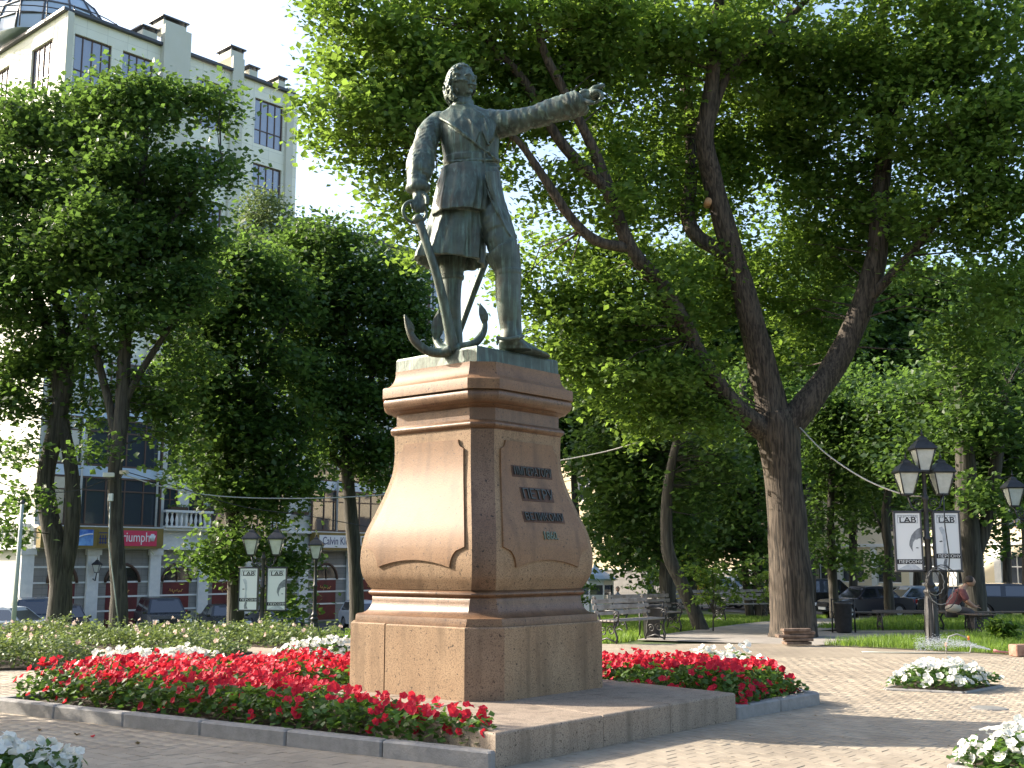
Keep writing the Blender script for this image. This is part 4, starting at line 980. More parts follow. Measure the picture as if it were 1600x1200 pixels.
simple('park_tree', 'tall leafy tree with a forked grey trunk carrying security cameras', 190, 985, 34.5, [(190, 992, 16), (186, 930, 13), (182, 850, 11.5), (179, 745, 10.5), (190, 650, 11.5), (194, 560, 10), (204, 455, 9), (214, 340, 7), (226, 240, 5), (230, 160, 3)],
    [[(186, 700, 8), (168, 620, 6.5), (150, 550, 5.5), (136, 500, 4), (118, 450, 3)], [(190, 640, 7), (215, 590, 5.5), (260, 520, 4.5), (300, 470, 3)], [(206, 440, 6), (250, 370, 5), (300, 300, 4), (345, 250, 2.5)], [(210, 380, 5), (180, 320, 4), (140, 280, 3), (110, 220, 2)]],
    [LB(190, 175, 34.5, 70, 58), LB(250, 170, 34.5, 65, 50), LB(310, 190, 34.5, 60, 50), LB(130, 190, 35, 60, 55), LB(350, 215, 34.5, 42, 30), LB(220, 260, 34.5, 95, 65), LB(140, 290, 34.5, 75, 65), LB(310, 270, 34, 60, 45), LB(180, 370, 34, 100, 65), LB(280, 350, 35, 70, 60), LB(110, 400, 34, 60, 50), LB(250, 440, 35, 80, 55), LB(175, 490, 33.6, 55, 45), LB(240, 520, 34, 55, 40), LB(300, 460, 34, 50, 40), LB(150, 560, 35, 40, 30), LB(250, 600, 35, 45, 35), LB(230, 735, 33.8, 45, 25), LB(100, 500, 36, 35, 30), LB(270, 655, 35.5, 48, 38), LB(300, 560, 35.5, 45, 45), LB(200, 610, 35.5, 40, 26), LB(290, 720, 35.5, 36, 30), LB(150, 700, 33.5, 30, 16)],
    dens=21, per=74, spread=0.42, size=0.20, seed=22)
simple('park_tree', 'dark dense tree with low ivy-like foliage behind the double lantern', 372, 985, 40, [(372, 985, 15), (368, 900, 12), (362, 800, 11), (358, 700, 10), (362, 600, 9), (370, 500, 7), (380, 420, 4)],
    [[(362, 700, 6), (330, 620, 5), (300, 540, 3)], [(362, 650, 6), (410, 570, 5), (450, 500, 3)], [(365, 800, 6), (430, 740, 5), (480, 680, 3)]],
    [LB(380, 430, 40, 80, 60), LB(330, 490, 40, 70, 60), LB(430, 500, 40, 80, 65), LB(370, 580, 40, 100, 60), LB(300, 600, 40, 50, 50), LB(440, 600, 40, 80, 55), LB(350, 670, 39.5, 70, 45), LB(430, 690, 40, 75, 50), LB(370, 740, 39.5, 70, 45), LB(440, 760, 39.5, 50, 40), LB(400, 820, 39.5, 55, 40), LB(330, 790, 39, 35, 30), LB(450, 850, 39.5, 28, 50), LB(350, 870, 39, 35, 40), LB(300, 880, 38.5, 22, 45), LB(450, 930, 39.5, 22, 35), LB(420, 880, 40, 35, 40)],
    dens=24, per=80, spread=0.46, size=0.21, seed=23)
simple('park_tree', 'broad dark-green tree filling the space between the double lantern and the pedestal', 560, 985, 43, [(560, 985, 12), (556, 900, 11), (548, 800, 10), (540, 700, 9), (535, 600, 8), (540, 500, 6), (550, 420, 4)],
    [[(545, 740, 5), (500, 690, 4.5), (470, 640, 3)], [(540, 650, 5), (580, 590, 4), (620, 530, 3)]],
    [LB(490, 380, 43, 60, 42), LB(550, 395, 43, 60, 50), LB(600, 440, 43, 60, 55), LB(640, 490, 43, 40, 45), LB(500, 450, 43, 80, 60), LB(570, 510, 43, 80, 65), LB(500, 560, 43, 80, 60), LB(600, 590, 43, 65, 55), LB(540, 640, 43, 80, 50), LB(620, 660, 43, 45, 45), LB(570, 700, 43.5, 45, 30), LB(600, 730, 43, 25, 40), LB(510, 690, 43, 40, 30), LB(640, 560, 43.3, 35, 40)],
    dens=25, per=78, spread=0.46, size=0.21, seed=24)
simple('silver_tree', 'small pale silvery tree in front of the corner of the tall apartment house', 420, 960, 50, [(420, 950, 6), (418, 800, 5), (414, 600, 4), (410, 450, 3), (408, 340, 1.5)], [],
    [LB(405, 325, 50, 36, 28), LB(430, 350, 50, 32, 34), LB(395, 370, 50, 34, 30), LB(425, 410, 50, 42, 34), LB(470, 380, 52, 36, 28)], lm=M['leaf_pale'], dens=22, per=60, spread=0.42, size=0.17, seed=25, ntw=60)
# ---- behind the pedestal and to the right
simple('park_tree', 'straight dark trunked tree just left of the leaning trunk', 1043, 975, 31, [(1043, 978, 14), (1043, 900, 12), (1042, 800, 11), (1042, 700, 10.5), (1040, 600, 8), (1030, 500, 5)],
    [[(1042, 720, 6), (990, 650, 5), (940, 600, 3)], [(1041, 690, 6), (1090, 620, 4), (1120, 570, 3)]],
    [LB(940, 620, 31, 60, 45), LB(1000, 640, 31, 75, 55), LB(930, 700, 31, 55, 50), LB(990, 740, 31, 75, 60), LB(1060, 720, 31.5, 60, 60), LB(960, 800, 31, 50, 45), LB(1030, 820, 31, 50, 40), LB(980, 865, 31, 40, 22), LB(1080, 640, 32, 60, 50), LB(1080, 800, 32, 40, 50)],
    dens=25, per=80, spread=0.36, size=0.18, seed=31)
simple('leaning_tree', 'dark tree whose lower trunk leans to the left beside the path', 1096, 990, 28.5, [(1096, 990, 12), (1084, 955, 11), (1062, 905, 10.5), (1046, 870, 10.5), (1041, 830, 9.5), (1044, 760, 8), (1060, 680, 6), (1090, 600, 4)],
    [], [LB(1100, 700, 28.8, 45, 40), LB(1090, 780, 29, 40, 45), LB(1130, 740, 29, 40, 45), LB(1050, 760, 29, 30, 30)], dens=23, per=74, spread=0.32, size=0.16, seed=32, ntw=60)
simple('park_tree', 'dark tree with a pair of thin trunks left of the great trunk', 1188, 965, 36, [(1188, 968, 10), (1184, 900, 9), (1180, 800, 8), (1170, 700, 7), (1160, 600, 5)], [[(1172, 962, 7), (1165, 900, 6), (1160, 820, 5), (1150, 740, 4)]],
    [LB(1140, 680, 36, 55, 50), LB(1130, 760, 36, 60, 50), LB(1160, 830, 36, 50, 45), LB(1120, 840, 36, 45, 38), LB(1190, 700, 36, 50, 60), LB(1185, 620, 37, 50, 45), LB(1180, 880, 36, 30, 25)], dens=25, per=78, spread=0.42, size=0.19, seed=33)
simple('park_tree', 'dark thin tree standing before the parked cars right of the great trunk', 1302, 958, 40, [(1302, 962, 8), (1301, 900, 7), (1298, 830, 6), (1300, 740, 5), (1310, 640, 4)], [],
    [LB(1290, 820, 40, 45, 40), LB(1310, 760, 40, 55, 45), LB(1280, 700, 40, 45, 50), LB(1330, 700, 40, 50, 45), LB(1290, 620, 40, 50, 45), LB(1340, 620, 41, 50, 50), LB(1320, 870, 40, 28, 20), LB(1280, 880, 40, 22, 18)], dens=26, per=80, spread=0.46, size=0.2, seed=34)
simple('park_tree', 'dark thin tree with a bent trunk beside the left poster of the tall lamp', 1388, 952, 38, [(1386, 955, 8), (1387, 900, 7), (1389, 860, 7), (1384, 820, 7), (1388, 760, 6), (1396, 680, 5), (1400, 600, 3)], [[(1389, 850, 3), (1375, 820, 2), (1362, 790, 1.2)]],
    [LB(1390, 720, 38, 45, 40), LB(1360, 760, 38, 30, 30), LB(1420, 700, 38, 40, 45), LB(1400, 640, 38, 60, 45), LB(1440, 620, 38, 50, 50), LB(1378, 880, 38, 20, 12), LB(1400, 790, 38.5, 26, 30)], dens=26, per=80, spread=0.40, size=0.19, seed=35)
simple('park_tree', 'stout dark tree behind the seated man and the bench', 1522, 972, 31, [(1532, 975, 17), (1524, 930, 16), (1516, 860, 17), (1510, 780, 16), (1508, 700, 14), (1500, 600, 10), (1490, 500, 6)], [[(1518, 880, 12), (1545, 800, 10), (1560, 700, 9), (1575, 600, 6)]],
    [LB(1500, 680, 32.5, 60, 50), LB(1560, 660, 32, 60, 50), LB(1440, 720, 32.5, 40, 40), LB(1540, 740, 32.5, 50, 45), LB(1590, 720, 32, 45, 50), LB(1500, 590, 32.5, 60, 50), LB(1580, 580, 32.5, 60, 55), LB(1580, 830, 32.5, 40, 30), LB(1500, 800, 32.8, 45, 40), LB(1440, 640, 33, 45, 45), LB(1610, 640, 32, 60, 80), LB(1520, 620, 29.6, 50, 45), LB(1500, 700, 29.6, 42, 40), LB(1550, 770, 29.8, 40, 32), LB(1500, 540, 29.6, 50, 45), LB(1580, 540, 29.6, 50, 50), LB(1560, 690, 29.6, 40, 40)],
    dens=26, per=80, spread=0.40, size=0.18, seed=36)
# ---- farther trees that close the view; every one its own
far = [('dense dark tree closing the view left of the great trunk', 1080, 56, 640, 150, 250), ('dense dark tree beyond the parked white cars', 1200, 58, 700, 110, 150), ('dense dark tree over the cream house at the right', 1470, 52, 660, 120, 150), ('dense dark tree at the far right edge', 1600, 50, 640, 110, 160), ('dark tree between the great trunk and the tall lamp', 1330, 56, 600, 110, 170), ('dark tree behind the upper pedestal and pale wall', 900, 62, 620, 90, 110), ('dark background tree seen through the fork of the great trunk', 1265, 54, 570, 100, 130), ('dark background tree high above the tall lamp', 1430, 58, 540, 120, 120), ('dark background tree over the right edge bench', 1570, 54, 530, 100, 130)]
for i, (lab, px, Y, cy, rx, rz) in enumerate(far):
    lob = []
    rs_ = np.random.RandomState(50 + i)
    for k in range(9):
        lob.append(LB(px + rs_.uniform(-0.7, 0.7) * rx, cy + rs_.uniform(-0.8, 0.75) * rz, Y + rs_.uniform(-1.5, 1.5), rx * 0.5, rz * 0.38))
    lob.append(LB(px, cy, Y, rx * 0.75, rz * 0.75))
    simple('background_tree', lab, px, 950, Y, [(px, 945, 7), (px + 3, 850, 6), (px - 3, 750, 5), (px, cy, 4), (px, cy - rz * 0.6, 2)], [], lob, dens=12, per=70, spread=0.75, size=0.32, seed=60 + i, ntw=50, group='trees closing the view')
# trees standing outside the picture whose shade reaches into it
def offscreen(x, y, lobs, seed, lab):
    z = ground_z(x, y)
    tree('shade_tree', lab, Vector((x, y, z)), [([(x, y, z - 0.1), (x + 0.1, y, 2.0), (x, y + 0.1, 4.5), (x, y, 5)], [0.28, 0.22, 0.18, 0.08])], lobs, M['bark_grey'], M['leaf'], dens=30, per=70, spread=0.42, size=0.2, seed=seed, ntw=60, thr=-2)
offscreen(-11.2, 12.05, [((-11.2, 12.0, 3.2), (1.9, 1.7, 1.1)), ((-11.0, 11.95, 4.4), (2.1, 1.7, 1.1)), ((-11.5, 11.75, 5.2), (1.8, 1.6, 0.9)), ((-10.2, 11.15, 3.8), (1.6, 1.5, 1.2)), ((-12.4, 11.85, 4.8), (1.7, 1.5, 1.1)), ((-9.9, 12.05, 3.2), (1.5, 1.4, 1.1)), ((-11.2, 12.15, 4.1), (1.9, 1.5, 1.2))], 71, 'leafy tree standing just outside the left side of the square')
offscreen(-9.8, 10.0, [((-9.8, 10.0, 2.8), (2.0, 1.8, 1.1)), ((-9.8, 10.2, 3.8), (2.0, 1.8, 1.0)), ((-9.0, 9.6, 3.4), (1.8, 1.5, 1.1))], 72, 'leafy tree beside the near left corner of the square')

# unseen park trees, added beside and behind the viewer to dim the skylight
src = [o for o in col.objects if o.type == 'EMPTY' and o.name.startswith('park_tree')]
for k, (x, y, rz, i, lab) in enumerate(((-17, 3.0, 0.4, 0, 'added unseen park tree left of the viewer nearest the square'), (-14, -6, 2.1, 1, 'added unseen park tree behind the viewer on the left'), (-24, -2, 1.2, 2, 'added unseen park tree far left behind the viewer'), (-3, -13, 3.6, 3, 'added unseen park tree straight behind the viewer'), (9, -10, 5.0, 0, 'added unseen park tree behind the viewer on the right'), (19, -3, 4.1, 1, 'added unseen park tree right of the viewer'), (25, 9, 2.8, 2, 'added unseen park tree at the right side of the square'), (-27, 7, 0.2, 3, 'added unseen park tree beyond the left side of the square'))):
    s_ = src[i]; c = copy_tree(s_); c['label'] = lab; c['group'] = 'unseen park trees added to dim the skylight'
    # children keep world-built meshes: turn and move the whole tree about its own foot
    for ch in c.children: ch.location = -Vector(s_.location)
    c.location = (x, y, 0); c.rotation_euler = (0, 0, rz)
bt_src = [o for o in col.objects if o.type == 'EMPTY' and o.name.startswith('background_tree')]
for k, (x, y, lab) in enumerate(((-42, 47, 'background tree left of the apartment house'), (-54, 52, 'background tree beyond the left street'), (-60, 36, 'background tree closing the far left side'), (-70, 50, 'background tree at the far left end of the street'), (-52, 24, 'background tree left of the sunlit square'))):
    s_ = bt_src[k % len(bt_src)]; c = copy_tree(s_); c['label'] = lab; c['group'] = 'trees closing the view'
    for ch in c.children: ch.location = -Vector(s_.location)
    c.location = (x, y, ground_z(x, y)); c.rotation_euler = (0, 0, 1.3 * k + 0.5); c.scale = (0.9, 0.9, 0.8)
# ================================================================ BUILDINGS
def glass(name, c, rough=0.04, spec=0.8):
    m = mat(name, c, rough, spec=spec); m.node_tree.nodes['Principled BSDF'].inputs['IOR'].default_value = 1.8; return m
M['glass'] = glass('window_glass', (0.045, 0.055, 0.07)); M['glass_sky_tint'] = glass('sky_tinted_glass', (0.20, 0.21, 0.27), 0.12); M['glass_dark'] = glass('dark_shop_glass', (0.012, 0.014, 0.018), 0.08)  # upper panes: sky reflection painted into a paler base colour
def wallmat(name, a, b_, jw=1.2, jh=0.6, rough=0.85):
    m = mat(name, a, rough, b_, 0.8, 0.9); nt = m.node_tree; L = nt.links; b = nt.nodes['Principled BSDF']; src = b.inputs['Base Color'].links[0].from_socket
    tc = nt.nodes.new('ShaderNodeUVMap') ; br = nt.nodes.new('ShaderNodeTexBrick'); br.inputs['Scale'].default_value = 1; br.inputs['Brick Width'].default_value = jw; br.inputs['Row Height'].default_value = jh; br.inputs['Mortar Size'].default_value = 0.012; br.offset = 0.0
    br.inputs['Color1'].default_value = (1, 1, 1, 1); br.inputs['Color2'].default_value = (0.95, 0.95, 0.95, 1); br.inputs['Mortar'].default_value = (0.72, 0.72, 0.72, 1)
    L.new(tc.outputs[0], br.inputs['Vector']); mx = nt.nodes.new('ShaderNodeMixRGB'); mx.blend_type = 'MULTIPLY'; mx.inputs[0].default_value = 1
    L.new(src, mx.inputs[1]); L.new(br.outputs['Color'], mx.inputs[2]); L.new(mx.outputs[0], b.inputs['Base Color']); return m
M['cream'] = wallmat('cream_wall_panels', (0.79, 0.77, 0.64), (0.84, 0.83, 0.73))
M['pale'] = wallmat('pale_render', (0.60, 0.60, 0.56), (0.68, 0.68, 0.64), 1.6, 3.0)
M['grey_stone'] = wallmat('grey_stone_blocks', (0.22, 0.21, 0.20), (0.32, 0.31, 0.29), 0.6, 0.3)
M['beige'] = wallmat('beige_render', (0.66, 0.55, 0.36), (0.72, 0.61, 0.42), 40, 40)
M['cream2'] = wallmat('yellow_cream_render', (0.72, 0.63, 0.45), (0.78, 0.69, 0.52), 40, 40)
M['brown_frame'] = mat('brown_window_frame', (0.09, 0.05, 0.035), 0.5)
M['dark_metal'] = mat('dark_roof_metal', (0.06, 0.06, 0.07), 0.5)
M['steel_w'] = mat('white_pipe', (0.62, 0.66, 0.72), 0.4)
M['band'] = mat('white_blue_spandrel', (0.48, 0.58, 0.70), 0.15, (0.56, 0.66, 0.76), 0.6)
class Face:
    "a vertical facade plane: origin, horizontal direction; out = outward normal"
    def __init__(s, o, d, out): s.o = Vector(o); s.d = Vector(d).normalized(); s.n = Vector(out).normalized()
    def p(s, t, z, off=0.0): return s.o + s.d * t + s.n * off + Vector((0, 0, z - s.o.z))
    def box(s, b, t0, t1, z0, z1, o0, o1):
        vs = [s.p(t, z, o) for o in (o0, o1) for z in (z0, z1) for t in (t0, t1)]
        b.add(vs, [(0, 1, 3, 2), (4, 6, 7, 5), (0, 4, 5, 1), (2, 3, 7, 6), (0, 2, 6, 4), (1, 5, 7, 3)]); return b
def wall_open(name, F_, t0, t1, z0, z1, holes, depth, m, parent):
    "wall sheet with real openings and their reveals"
    ts = sorted({t0, t1, *[h[0] for h in holes], *[h[1] for h in holes]}); zs = sorted({z0, z1, *[h[2] for h in holes], *[h[3] for h in holes]})
    ts = [t for t in ts if t0 <= t <= t1]; zs = [z for z in zs if z0 <= z <= z1]
    b = MB()
    for i in range(len(ts) - 1):
        for j in range(len(zs) - 1):
            tc, zc = (ts[i] + ts[i + 1]) / 2, (zs[j] + zs[j + 1]) / 2
            if any(h[0] < tc < h[1] and h[2] < zc < h[3] for h in holes): continue
            b.quad(F_.p(ts[i], zs[j]), F_.p(ts[i + 1], zs[j]), F_.p(ts[i + 1], zs[j + 1]), F_.p(ts[i], zs[j + 1]))
    for h in holes:
        a, c, e, g = h[:4]
        for q in (((a, e), (c, e)), ((c, e), (c, g)), ((c, g), (a, g)), ((a, g), (a, e))):
            b.quad(F_.p(*q[0]), F_.p(*q[0], -depth), F_.p(*q[1], -depth), F_.p(*q[1]))
    o = b.build(name, m, parent); me = o.data; uv_ = me.uv_layers.new(name='UVMap')
    for l in me.loops:
        co = me.vertices[l.vertex_index].co - F_.o; uv_.data[l.index].uv = (co.dot(F_.d), me.vertices[l.vertex_index].co.z)
    return o
def window(F_, t0, t1, z0, z1, nt_, rows, parent, fm=None, gm=None, dep=0.16, fw=0.07, name='window'):
    "frame with mullions; every pane its own piece"
    b = MB(); fm = fm or M['brown_frame']
    zsp = [z0 + (z1 - z0) * r_ for r_ in rows]
    for a, c, e, g in ((t0, t0 + fw, z0, z1), (t1 - fw, t1, z0, z1), (t0 + fw, t1 - fw, z0, z0 + fw), (t0 + fw, t1 - fw, z1 - fw, z1)): F_.box(b, a, c, e, g, -dep - 0.04, -dep + 0.05)
    cuts = [t0 + (t1 - t0) * k / nt_ for k in range(1, nt_)]
    for c in cuts: F_.box(b, c - fw * 0.4, c + fw * 0.4, z0 + fw, z1 - fw, -dep - 0.035, -dep + 0.04)
    for z in zsp: F_.box(b, t0 + fw, t1 - fw, z - fw * 0.4, z + fw * 0.4, -dep - 0.03, -dep + 0.035)
    w = b.build(name, fm, parent)
    tt = [t0] + cuts + [t1]; zz = [z0] + zsp + [z1]
    for i in range(nt_):
        for j in range(len(zz) - 1):
            q = MB(); e = 0.006 * random.uniform(-1, 1); off = -dep - 0.005
            vs = [F_.p(tt[i] + 0.01, zz[j] + 0.01, off + e), F_.p(tt[i + 1] - 0.01, zz[j] + 0.01, off - e), F_.p(tt[i + 1] - 0.01, zz[j + 1] - 0.01, off - e * 0.5), F_.p(tt[i] + 0.01, zz[j + 1] - 0.01, off + e * 0.5)]
            vs2 = [v - F_.n * 0.02 for v in vs]
            q.add(vs + vs2, [(0, 1, 2, 3), (7, 6, 5, 4), (0, 4, 5, 1), (1, 5, 6, 2), (2, 6, 7, 3), (3, 7, 4, 0)]); q.build('pane', gm or M['glass'], w)
    return w
AF = R(42); UF = Vector((math.sin(AF), math.cos(AF), 0)); VF = Vector((-math.cos(AF), math.sin(AF), 0))
C0 = Vector((-23.68, 57.5, 0)); GZ = -1.95
FA = Face(C0, UF, -VF); FB = Face(C0, VF, -UF)
apt = thing('apartment_building', (C0.x, C0.y, GZ), 'tall cream apartment house with shops below and stepped chimneys, behind the left trees', 'building')
TOPZ = 30.5
# punched windows of the upper storeys
cols = [(0.55, 2.68, 4), (3.34, 5.20, 4), (8.0, 10.05, 4), (12.1, 14.2, 4)]
stor = [(26.6, 29.5), (23.3, 25.4), (20.2, 22.3), (17.1, 19.2), (14.0, 16.1)]
holes = [(c[0], c[1], s_[0], s_[1]) for c in cols for s_ in stor]
wall_open('wall', FA, 0, 15.3, 12.6, TOPZ, holes, 0.2, M['cream'], apt)
for c in cols:
    for k, s_ in enumerate(stor): window(FA, c[0], c[1], s_[0], s_[1], 4, [0.33], apt, gm=M['glass_sky_tint'])
holesB = [(1.4, 3.8, s_[0], s_[1]) for s_ in stor] + [(6.5, 9.0, s_[0], s_[1]) for s_ in stor]
wall_open('wall', FB, 0, 14, 2.2, TOPZ, holesB, 0.2, M['cream'], apt)
for h in holesB: window(FB, *h[:4], 4, [0.33], apt, gm=M['glass_sky_tint'])
# pilasters, cornices, parapets
b = MB()
for t0, t1, z1 in ((-0.0, 0.35, TOPZ), (5.6, 7.3, TOPZ + 1.25), (10.3, 11.1, TOPZ + 1.0), (14.35, 14.85, TOPZ + 0.3)): FA.box(b, t0, t1, 12.7, z1, 0.003, 0.42 if t1 - t0 > 1 else 0.22)
b.build('pilaster', M['cream'], apt)
b = MB()
for t0, t1, z in ((0.3, 5.6, TOPZ), (7.3, 10.3, TOPZ + 0.02), (11.1, 14.9, TOPZ - 0.02)): FA.box(b, t0, t1, z, z + 0.16, -0.3, 0.28)
FB.box(b, -0.2, 14, TOPZ, TOPZ + 0.16, -0.3, 0.25)
b.build('cornice', M['dark_metal'], apt)
b = MB(); vs = [FA.p(0.05, TOPZ - 0.1, -0.1), FA.p(15.2, TOPZ - 0.1, -0.1), FA.p(15.2, TOPZ - 0.1, -13.9), FA.p(0.05, TOPZ - 0.1, -13.9)]; b.quad(*vs); 
FA.box(b, 15.2, 15.3, 12.6, TOPZ - 0.02, -14, -0.01); FA.box(b, 0, 15.3, GZ, TOPZ - 0.1, -14.1, -14); b.build('roof', M['cream'], apt)
for t, z, w in ((6.45, TOPZ + 1.25, 1.5), (10.7, TOPZ + 1.0, 0.9), (4.9, TOPZ + 0.2, 0.9), (11.9, TOPZ + 0.2, 0.6), (14.0, TOPZ + 0.2, 0.5)):
    b = MB()
    FA.box(b, t - w / 2, t + w / 2, z, z + 0.45, -1.4, 0.0); ch = b.build('chimney', M['cream'], apt)
    b = MB(); FA.box(b, t - w / 2 - 0.12, t + w / 2 + 0.12, z + 0.62, z + 0.7, -1.5, 0.12)
    for q in (-1, 1):
        for o in (-1.38, -0.06): FA.box(b, t + q * (w / 2 - 0.06) - 0.05, t + q * (w / 2 - 0.06) + 0.05, z + 0.45, z + 0.62, o, o + 0.08)
    b.build('chimney_cap', M['dark_metal'], ch)
# glass dome on the roof with its railing
dc = P(85, 18, 63.5); dc.z = TOPZ + 0.5
dm = MB(); prof = [(3.3, 0), (3.2, 0.9), (2.9, 1.8), (2.3, 2.7), (1.4, 3.3), (0.3, 3.6)]; dm.lathe(prof, dc, 14, smooth=False); do = dm.build('glass_dome', mat('pale_dome_glass', (0.42, 0.50, 0.58), 0.12, spec=0.8), apt)
b = MB()
for k in range(14):
    a = 2 * PI * k / 14; b.tube([dc + Vector(((r_ + 0.03) * math.cos(a), (r_ + 0.03) * math.sin(a), z)) for r_, z in prof], 0.06, n=5)
for r_, z in prof[1:5]: b.tube([dc + Vector(((r_ + 0.03) * math.cos(2 * PI * k / 14), (r_ + 0.03) * math.sin(2 * PI * k / 14), z)) for k in range(15)], 0.05, n=5)
b.build('dome_rib', M['dark_metal'], do)
b = MB()
rl = lambda r_, a, z: dc + Vector((r_ * math.cos(a), r_ * math.sin(a), z))
for z in (0.35, 0.7, 1.05): b.tube([rl(4.4, 2 * PI * k / 40, z) for k in range(41)], 0.035, n=5)
for k in range(20): b.tube([rl(4.4, 2 * PI * k / 20, -0.5), rl(4.4, 2 * PI * k / 20, 1.1)], 0.04, n=5)
b.build('railing', M['dark_metal'], apt)
# lower storeys: glazed bays between pale piers, on to the lower wing at the right
bands = [5.45, 8.5, 11.55]
def glazed(t0, t1, zb, zt, nmul, parent):
    z = zb; k = 0
    while z < zt - 0.5:
        z2 = min(zt, z + 2.5)
        w = window(FA, t0, t1, z, z2, nmul, [0.72], parent, fm=M['brown_frame'], gm=M['glass'], dep=-0.25, fw=0.09)
        b = MB(); FA.box(b, t0, t1, z2 + 0.01, z2 + 0.54, 0.0, 0.30)
        if z2 + 0.55 <= zt: b.build('spandrel_band', M['band'], parent)
        z = z2 + 0.55
    b = MB()
    for t in (t0 + (t1 - t0) * 0.28, t1 - 0.35 if t1 - t0 > 3 else t1 - 0.1): b.tube([FA.p(t, zb, 0.42), FA.p(t, zt, 0.42)], 0.06, n=7)
    b.build('white_downpipe', M['steel_w'], parent)
wing = thing('apartment_wing', tuple(FA.p(23, GZ)), 'lower pale wing of the apartment house seen between dark trees left of the pedestal', 'building')
glazed(0.3, 6.8, 3.45, 12.5, 6, apt); glazed(9.95, 15.2, 3.45, 12.5, 5, apt)
glazed(17.0, 23.6, 3.45, 21.6, 7, wing); glazed(26.6, 28.6, 3.45, 21.6, 2, wing)
wh = [(7.15, 8.0, 3.5, 5.6), (8.7, 9.7, 3.5, 5.3)]
wh += [(7.25, 8.0, 6.6, 8.4), (8.7, 9.6, 6.6, 8.4), (7.25, 8.0, 9.6, 11.4), (8.7, 9.6, 9.6, 11.4)]
wall_open('wall', FA, 0, 15.3, 3.4, 12.6, wh, 0.2, M['pale'], apt)
for h in wh: window(FA, *h, 2, [0.7], apt)
wh = [(24.2, 25.0, z, z + 1.9) for z in (4.0, 7.05, 10.1, 13.15, 16.2)] + [(25.3, 26.1, z, z + 1.9) for z in (4.0, 7.05, 10.1, 13.15, 16.2)]
wall_open('wall', FA, 15.3, 28.8, 3.4, 22.4, wh, 0.2, M['pale'], wing)
for h in wh: window(FA, *h, 2, [0.7], wing)
b = MB(); FA.box(b, 15.3, 28.8, 22.4, 22.65, -12, 0.3); FA.box(b, 28.7, 28.8, GZ, 22.4, -12, -0.01); b.build('roof', M['dark_metal'], wing)
# ground floor: grey coursed stone with white bands, arched shop windows, white piers
def arch_hole(parent, t0, t1, zs_, ztop):
    b = MB(); n = 12; c = (t0 + t1) / 2; r_ = (t1 - t0) / 2
    FA.box(b, t0, t1, GZ + 0.1, zs_, -0.2, 0.02)
    sg = b.build('shop_poster', M['poster_red'], parent)
    b = MB(); pts = [FA.p(c + r_ * math.cos(PI * k / n), zs_ + (ztop - zs_) * math.sin(PI * k / n), 0.03) for k in range(n + 1)]
    b.add([p for p in pts] + [p - FA.n * 0.2 for p in pts], [tuple(range(n + 1)), tuple(reversed(range(n + 1, 2 * n + 2)))] + [(k, n + 1 + k, n + 2 + k, k + 1) for k in range(n)]); b.build('arched_window', M['glass_dark'], parent)
    b = MB(); b.tube([FA.p(c + (r_ + 0.07) * math.cos(PI * k / n), zs_ + (ztop - zs_ + 0.07) * math.sin(PI * k / n), 0.05) for k in range(n + 1)], 0.08, n=6); b.tube([FA.p(c, zs_, 0.06), FA.p(c, ztop, 0.06)], 0.03, n=4); b.build('arch_trim', M['brown_frame'], parent)
    b = MB(); b.tube([FA.p(c - 0.42 + 0.84 * k / 18, zs_ - 0.5 + 0.10 * math.sin(k * 1.9) * (1 - k / 40) + 0.05 * math.sin(k * 0.8), 0.03) for k in range(19)], 0.02, n=4); b.build('script_print', M['poster_gold'], sg)
    return sg
M['poster_red'] = mat('dark_red_poster', (0.14, 0.012, 0.016), 0.5, (0.08, 0.008, 0.012), 1.2); M['poster_gold'] = mat('gold_print', (0.75, 0.42, 0.12), 0.5)
M['olive'] = mat('olive_sign_panel', (0.21, 0.15, 0.03), 0.5, (0.17, 0.12, 0.025), 3)
for (ta, tb, par) in ((-0.0, 15.3, apt), (15.3, 28.8, wing)):
    b = MB(); FA.box(b, ta, tb, GZ, 2.25, -0.22, 0.0); o = b.build('shopfront_wall', M['grey_stone'], par)
    me = o.data; uv_ = me.uv_layers.new(name='UVMap')
    for l in me.loops:
        co = me.vertices[l.vertex_index].co - FA.o; uv_.data[l.index].uv = (co.dot(FA.d), me.vertices[l.vertex_index].co.z)
    b = MB()
    for z in (-0.95, -0.22, 0.52, 1.3): FA.box(b, ta, tb, z, z + 0.09, 0.002, 0.035)
    b.build('stone_band', M['white'], par)
    b = MB(); FA.box(b, ta, tb, 2.25, 2.42, -0.1, 0.30); FA.box(b, ta, tb, 3.28, 3.42, -0.1, 0.45); b.build('fascia_cornice', M['white'], par)
    b = MB(); FA.box(b, ta, tb, 2.42, 3.28, -0.1, 0.02); b.build('fascia', M['white'], par)
for (t, par) in ((-0.3, apt), (3.15, apt), (6.7, apt), (9.7, apt), (12.8, apt), (16.6, wing), (20.3, wing), (24, wing), (27.7, wing)):
    b = MB(); FA.box(b, t - 0.32, t + 0.32, GZ, 1.95, 0.04, 0.20); FA.box(b, t - 0.40, t + 0.40, 1.95, 2.24, 0.04, 0.27); FA.box(b, t - 0.38, t + 0.38, GZ, GZ + 0.4, 0.04, 0.25); b.build('pier', M['white'], par)
for (t0, t1, par) in ((0.9, 2.3, apt), (4.0, 5.8, apt), (7.3, 8.9, apt), (10.4, 12.0, apt), (17.6, 19.2, wing), (21.3, 23.0, wing), (24.9, 26.5, wing)): arch_hole(par, t0, t1, 0.55, 1.42)
